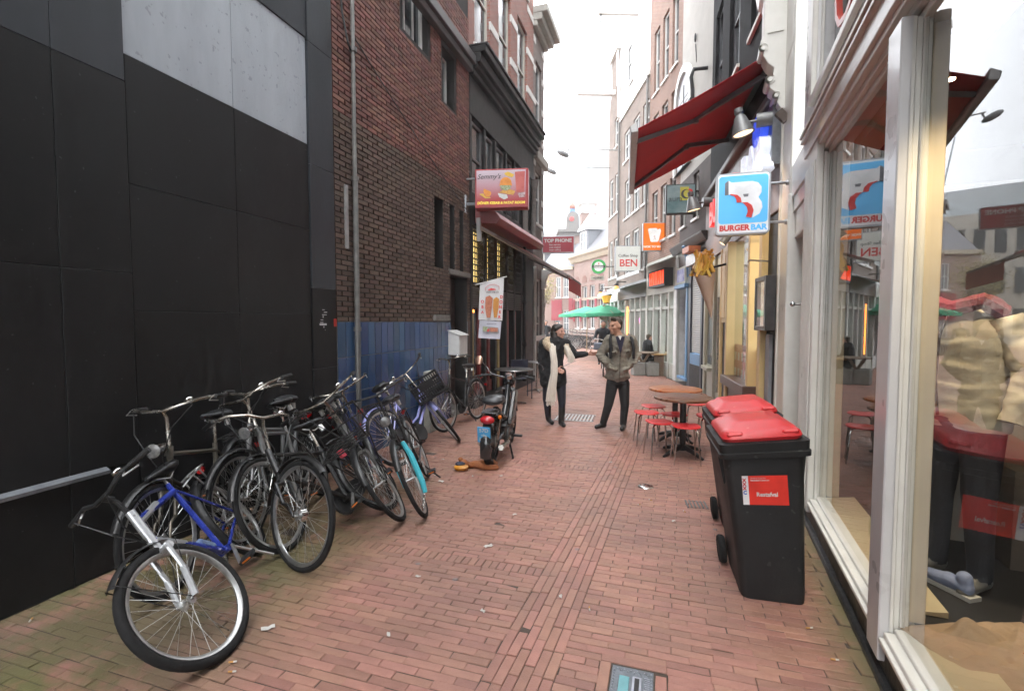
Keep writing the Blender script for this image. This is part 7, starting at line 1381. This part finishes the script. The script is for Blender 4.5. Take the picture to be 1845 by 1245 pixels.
# ---------------------------------------------------------------- umbrellas, planters, bench, far bicycles
grn=mk('green_parasol',(.035,.30,.16),(.028,.25,.13),3,.8)
def parasol(label,loc,r,rz):
    t=thing('parasol',label,'parasol',loc,R(rz),'green cafe parasols'); q=MB(); n=8; z0,z1=2.05,2.48
    for k in range(n):
        a0,a1=R(360*k/n),R(360*(k+1)/n); P=lambda a,f,z:(r*f*math.cos(a),r*f*math.sin(a),z); am=(a0+a1)/2
        q.add([(0,0,z1),P(a0,1,z0),P(am,.95,z0+.03),P(a1,1,z0)],[(0,1,2),(0,2,3)]); q.add([P(a0,1,z0),P(am,.95,z0+.03),P(a1,1,z0),P(a1,1,z0-.13),P(am,.95,z0-.10),P(a0,1,z0-.13)],[(0,1,4,5),(1,2,3,4)])
    q.build('canopy',grn,t)
    q=MB(); q.cyl((0,0,0),(0,0,2.45),.025,n=8); q.build('pole',mk('light_wood',(.4,.28,.15),None,6,.6),t)
    for k in range(8): q=MB(); a=R(45*k); q.tube([(0,0,2.44),(r*math.cos(a),r*math.sin(a),2.06)],.009,4); q.build('rib',mk('light_wood',None),t)
    q=MB(); q.box(-.25,.25,-.25,.25,0,.08); q.build('base',stone,t)
parasol('left green parasol in front of the far brick hall',(-3.75,24.6,0),1.45,5); parasol('right green parasol above the cyclist',(-2.55,21.9,0),1.5,20)
pm=mk('planter_concrete',(.26,.26,.235),(.2,.2,.18),7,.85,0,.3)
for lab,x,y in (('front grey square concrete planter beside the bench',-.36,15.85),('grey square planter left of the bench, behind the man',-.78,15.9)):
    t=thing('planter_box',lab,'planter',(x,y,0),R(18)); q=MB(); q.box(-.19,.19,-.19,.19,0,.42); q.build('box',pm,t,bevel=.02); q=MB(); q.box(-.16,.16,-.16,.16,.421,.43); q.build('soil',soil,t)
bt=thing('wooden_bench_table','wooden picnic table top on trestle legs behind the planters','table',(-.50,16.25,0),R(72)); wdn=mk('weathered_wood',(.22,.16,.11),(.15,.11,.075),4,.7,stretch=(1,8,1))
for k in range(4): q=MB(); q.box(-.6,.6,-.3+k*.15,-.16+k*.15,.70,.735); q.build('plank',wdn,bt,bevel=.004)
for x in (-.42,.42): q=MB(); q.bar((x,-.25,0),(x,.2,.70),.05,.07); q.bar((x,.25,0),(x,-.2,.70),.05,.07); q.build('trestle_leg',wdn,bt)
bn2=thing('shop_bench','golden wooden bench table along the diner shopfront','bench',(.02,16.35,0),R(72)); yw=mk('honey_wood',(.38,.24,.09),(.3,.18,.07),4,.4,stretch=(1,8,1))
for k in range(3): q=MB(); q.box(-.7,.7,-.2+k*.14,-.07+k*.14,.66,.70); q.build('plank',yw,bn2,bevel=.004)
for x in (-.5,.5): q=MB(); q.box(x-.04,x+.04,-.15,.15,0,.66); q.build('leg',wdn,bn2)
proto=None
for k in range(7):
    lab=('nearest','second','third','fourth','fifth','sixth','furthest')[k]+' bicycle in the row parked before the far brick hall'
    x,y=-4.55-.36*(k%9)*.75,29.6+.42*k
    if proto is None: proto=make_bike(lab,(x,y),25,0,10,blackpaint,'dutch',1.0,group='bicycles parked at the far hall',light=False); o=proto
    else: o=copy_tree(proto); o.location=(x,y,0); o['label']=lab
    o.rotation_euler=(R(-6+3*(k%3)),0,R(200+12*((k*7)%3)))
st_=thing('stone_steps','grey stone steps at the far hall entrance','steps',(-6.2,33.6,0),R(60))
for k in range(5): q=MB(); q.box(-1.0,1.0,k*.28,1.6,k*.17,(k+1)*.17); q.build('step',stone,st_)
for lab,x,y,z in (('white wall camera dome under the round beer sign',-2.42,20.6,2.9),):
    t=thing('security_camera',lab,'camera',(x,y,z)); q=MB(); q.tube([(.5,.1,.25),(.0,0,.25),(0,0,.1)],.02,6); q.build('arm',wh,t); q=MB(); q.ell((0,0,0),.1,12,8); q.build('dome',mk('pink_grey',(.35,.28,.3),None,5,.3),t,smooth=True)
# ---------------------------------------------------------------- street ironwork and litter
mh=thing('valve_cover','small cast iron valve cover set in the paving at the front','manhole cover',(-.122,2.295,-.004)); mh.scale=(.65,.8,1); ci=mk('worn_iron',(.17,.19,.21),(.12,.13,.14),12,.4,.7,.3,60)
q=MB(); q.box(-.155,.155,-.125,.125,-.02,0); q.build('frame',ci,mh,bevel=.004); q=MB(); q.box(-.095,-.02,-.10,.04,0,.004); q.build('blue_plate',mk('teal_enamel',(.12,.33,.36),(.1,.26,.28),12,.4,.2),mh,bevel=.003); q=MB(); q.box(0,.07,-.10,.05,0,.005); q.build('lifting_slot',mk('bright_iron',(.35,.36,.4),None,9,.35,.8),mh,bevel=.003); q=MB(); q.box(.018,.052,-.085,.035,.0052,.006); q.build('slot_hole',cable,mh)
q=MB()
for k in range(12): q.ell((-.135+k*.0245,.085+(.012 if k%2 else 0),.001),(.006,.006,.004),7,4)
for k in range(7): q.ell((-.135,.06-k*.025,.001),(.006,.006,.004),7,4); q.ell((.138,.06-k*.025,.001),(.006,.006,.004),7,4)
for k in range(9): q.box(.085+.005*(k%3),.125,.05-k*.016,.056-k*.016,0,.003)
q.build('stud',mk('bright_iron',None),mh)
gr=thing('drain_grating','steel drain grating flush in the paving at the womans feet','drain grating',(-1.50,8.50,.004),R(3)); 
for k in range(11): q=MB(); q.box(-.32+k*.061,-.295+k*.061,-.28,.28,-.01,.004); q.build('grating_bar',mk('light_metal',None),gr)
q=MB(); q.box(-.34,.35,-.30,.30,-.012,-.004); q.build('pit',cable,gr); q=MB(); q.box(-.34,.35,-.30,-.28,-.01,.005);q.box(-.34,.35,.28,.30,-.01,.005); q.build('grating_frame',mk('light_metal',None),gr)
g2=thing('pavement_grid','small square iron grid in the paving left of the bins','drain grating',(.31,4.78,.003),R(6))
for k in range(6): q=MB(); q.box(-.09+k*.034,-.075+k*.034,-.09,.09,-.01,.003); q.build('grid_bar',ci,g2)
q=MB(); q.box(-.10,.11,-.10,.10,-.012,-.006); q.build('pit',cable,g2)
dl=tag(link('metal_disc',MB().lathe([(0,.012),(.05,.012),(.075,.006),(.08,0)],24).mesh('metal_disc',chrome,True)),'round shiny metal lid lying on the brick paving','lid'); dl.location=(-.16,5.14,.003)
pap=mk('paper_scrap',(.62,.60,.56),None,9,.8); but=mk('cigarette_filter',(.55,.28,.08),None,20,.8); rl=random.Random(12)
for k,(x,y) in enumerate(((-2.258,4.64),(-2.09,2.09),(-1.256,3.388),(-1.244,4.025),(-1.556,2.832),(-1.416,2.243),(-.592,2.888),(-2.0,4.9),(-2.4,4.8),(-.35,8.4),(-.6,5.9),(-1.7,5.0),(.1,4.3),(-1.0,2.6),(-2.6,5.4))):
    q=MB(); w_=.018 if k>2 else .035; q.grid(lambda u,v:((u-.5)*w_*2,(v-.5)*w_,.004+.008*math.sin(u*4+v*3+k)**2),4,3); o=q.build('paper_scrap',pap,None); tag(o,'small white scrap of paper lying on the brick paving','litter','white paper scraps on the paving'); o.location=(x,y,.002); o.rotation_euler=(0,0,rl.uniform(0,6))
for k,(x,y) in enumerate(((-3.45,1.74),(-1.995,1.766),(-.401,2.814),(-2.05,1.82),(-.2,4.6),(.2,4.55),(-.1,4.75),(.45,4.6),(.85,2.75),(.80,3.0))):
    q=MB(); q.cyl((-.018,0,.006),(.004,0,.006),.0045,n=7); q.mi=1; q.cyl((.004,0,.006),(.02,0.001,.006),.0043,n=7); o=q.build('cigarette_butt',[but,pap],None); tag(o,'orange tipped cigarette butt lying on the brick paving','litter','cigarette butts on the paving'); o.location=(x,y,.002); o.rotation_euler=(0,0,rl.uniform(0,6))
# ---------------------------------------------------------------- moist air of the overcast day
q=MB(); q.box(-60,60,-40,130,-1.2,46); hz=q.build('haze',[],None,kind='stuff')
hm=bpy.data.materials.new('haze_air'); hm.use_nodes=True; hm.node_tree.nodes.remove(hm.node_tree.nodes['Principled BSDF']); pvn=hm.node_tree.nodes.new('ShaderNodeVolumePrincipled'); pvn.inputs['Color'].default_value=(.93,.95,.97,1); pvn.inputs['Density'].default_value=.0028; hm.node_tree.links.new(pvn.outputs[0],hm.node_tree.nodes['Material Output'].inputs['Volume'])
hz.data.materials.append(hm); hz['label']='thin pale haze filling the street'; hz['category']='haze'
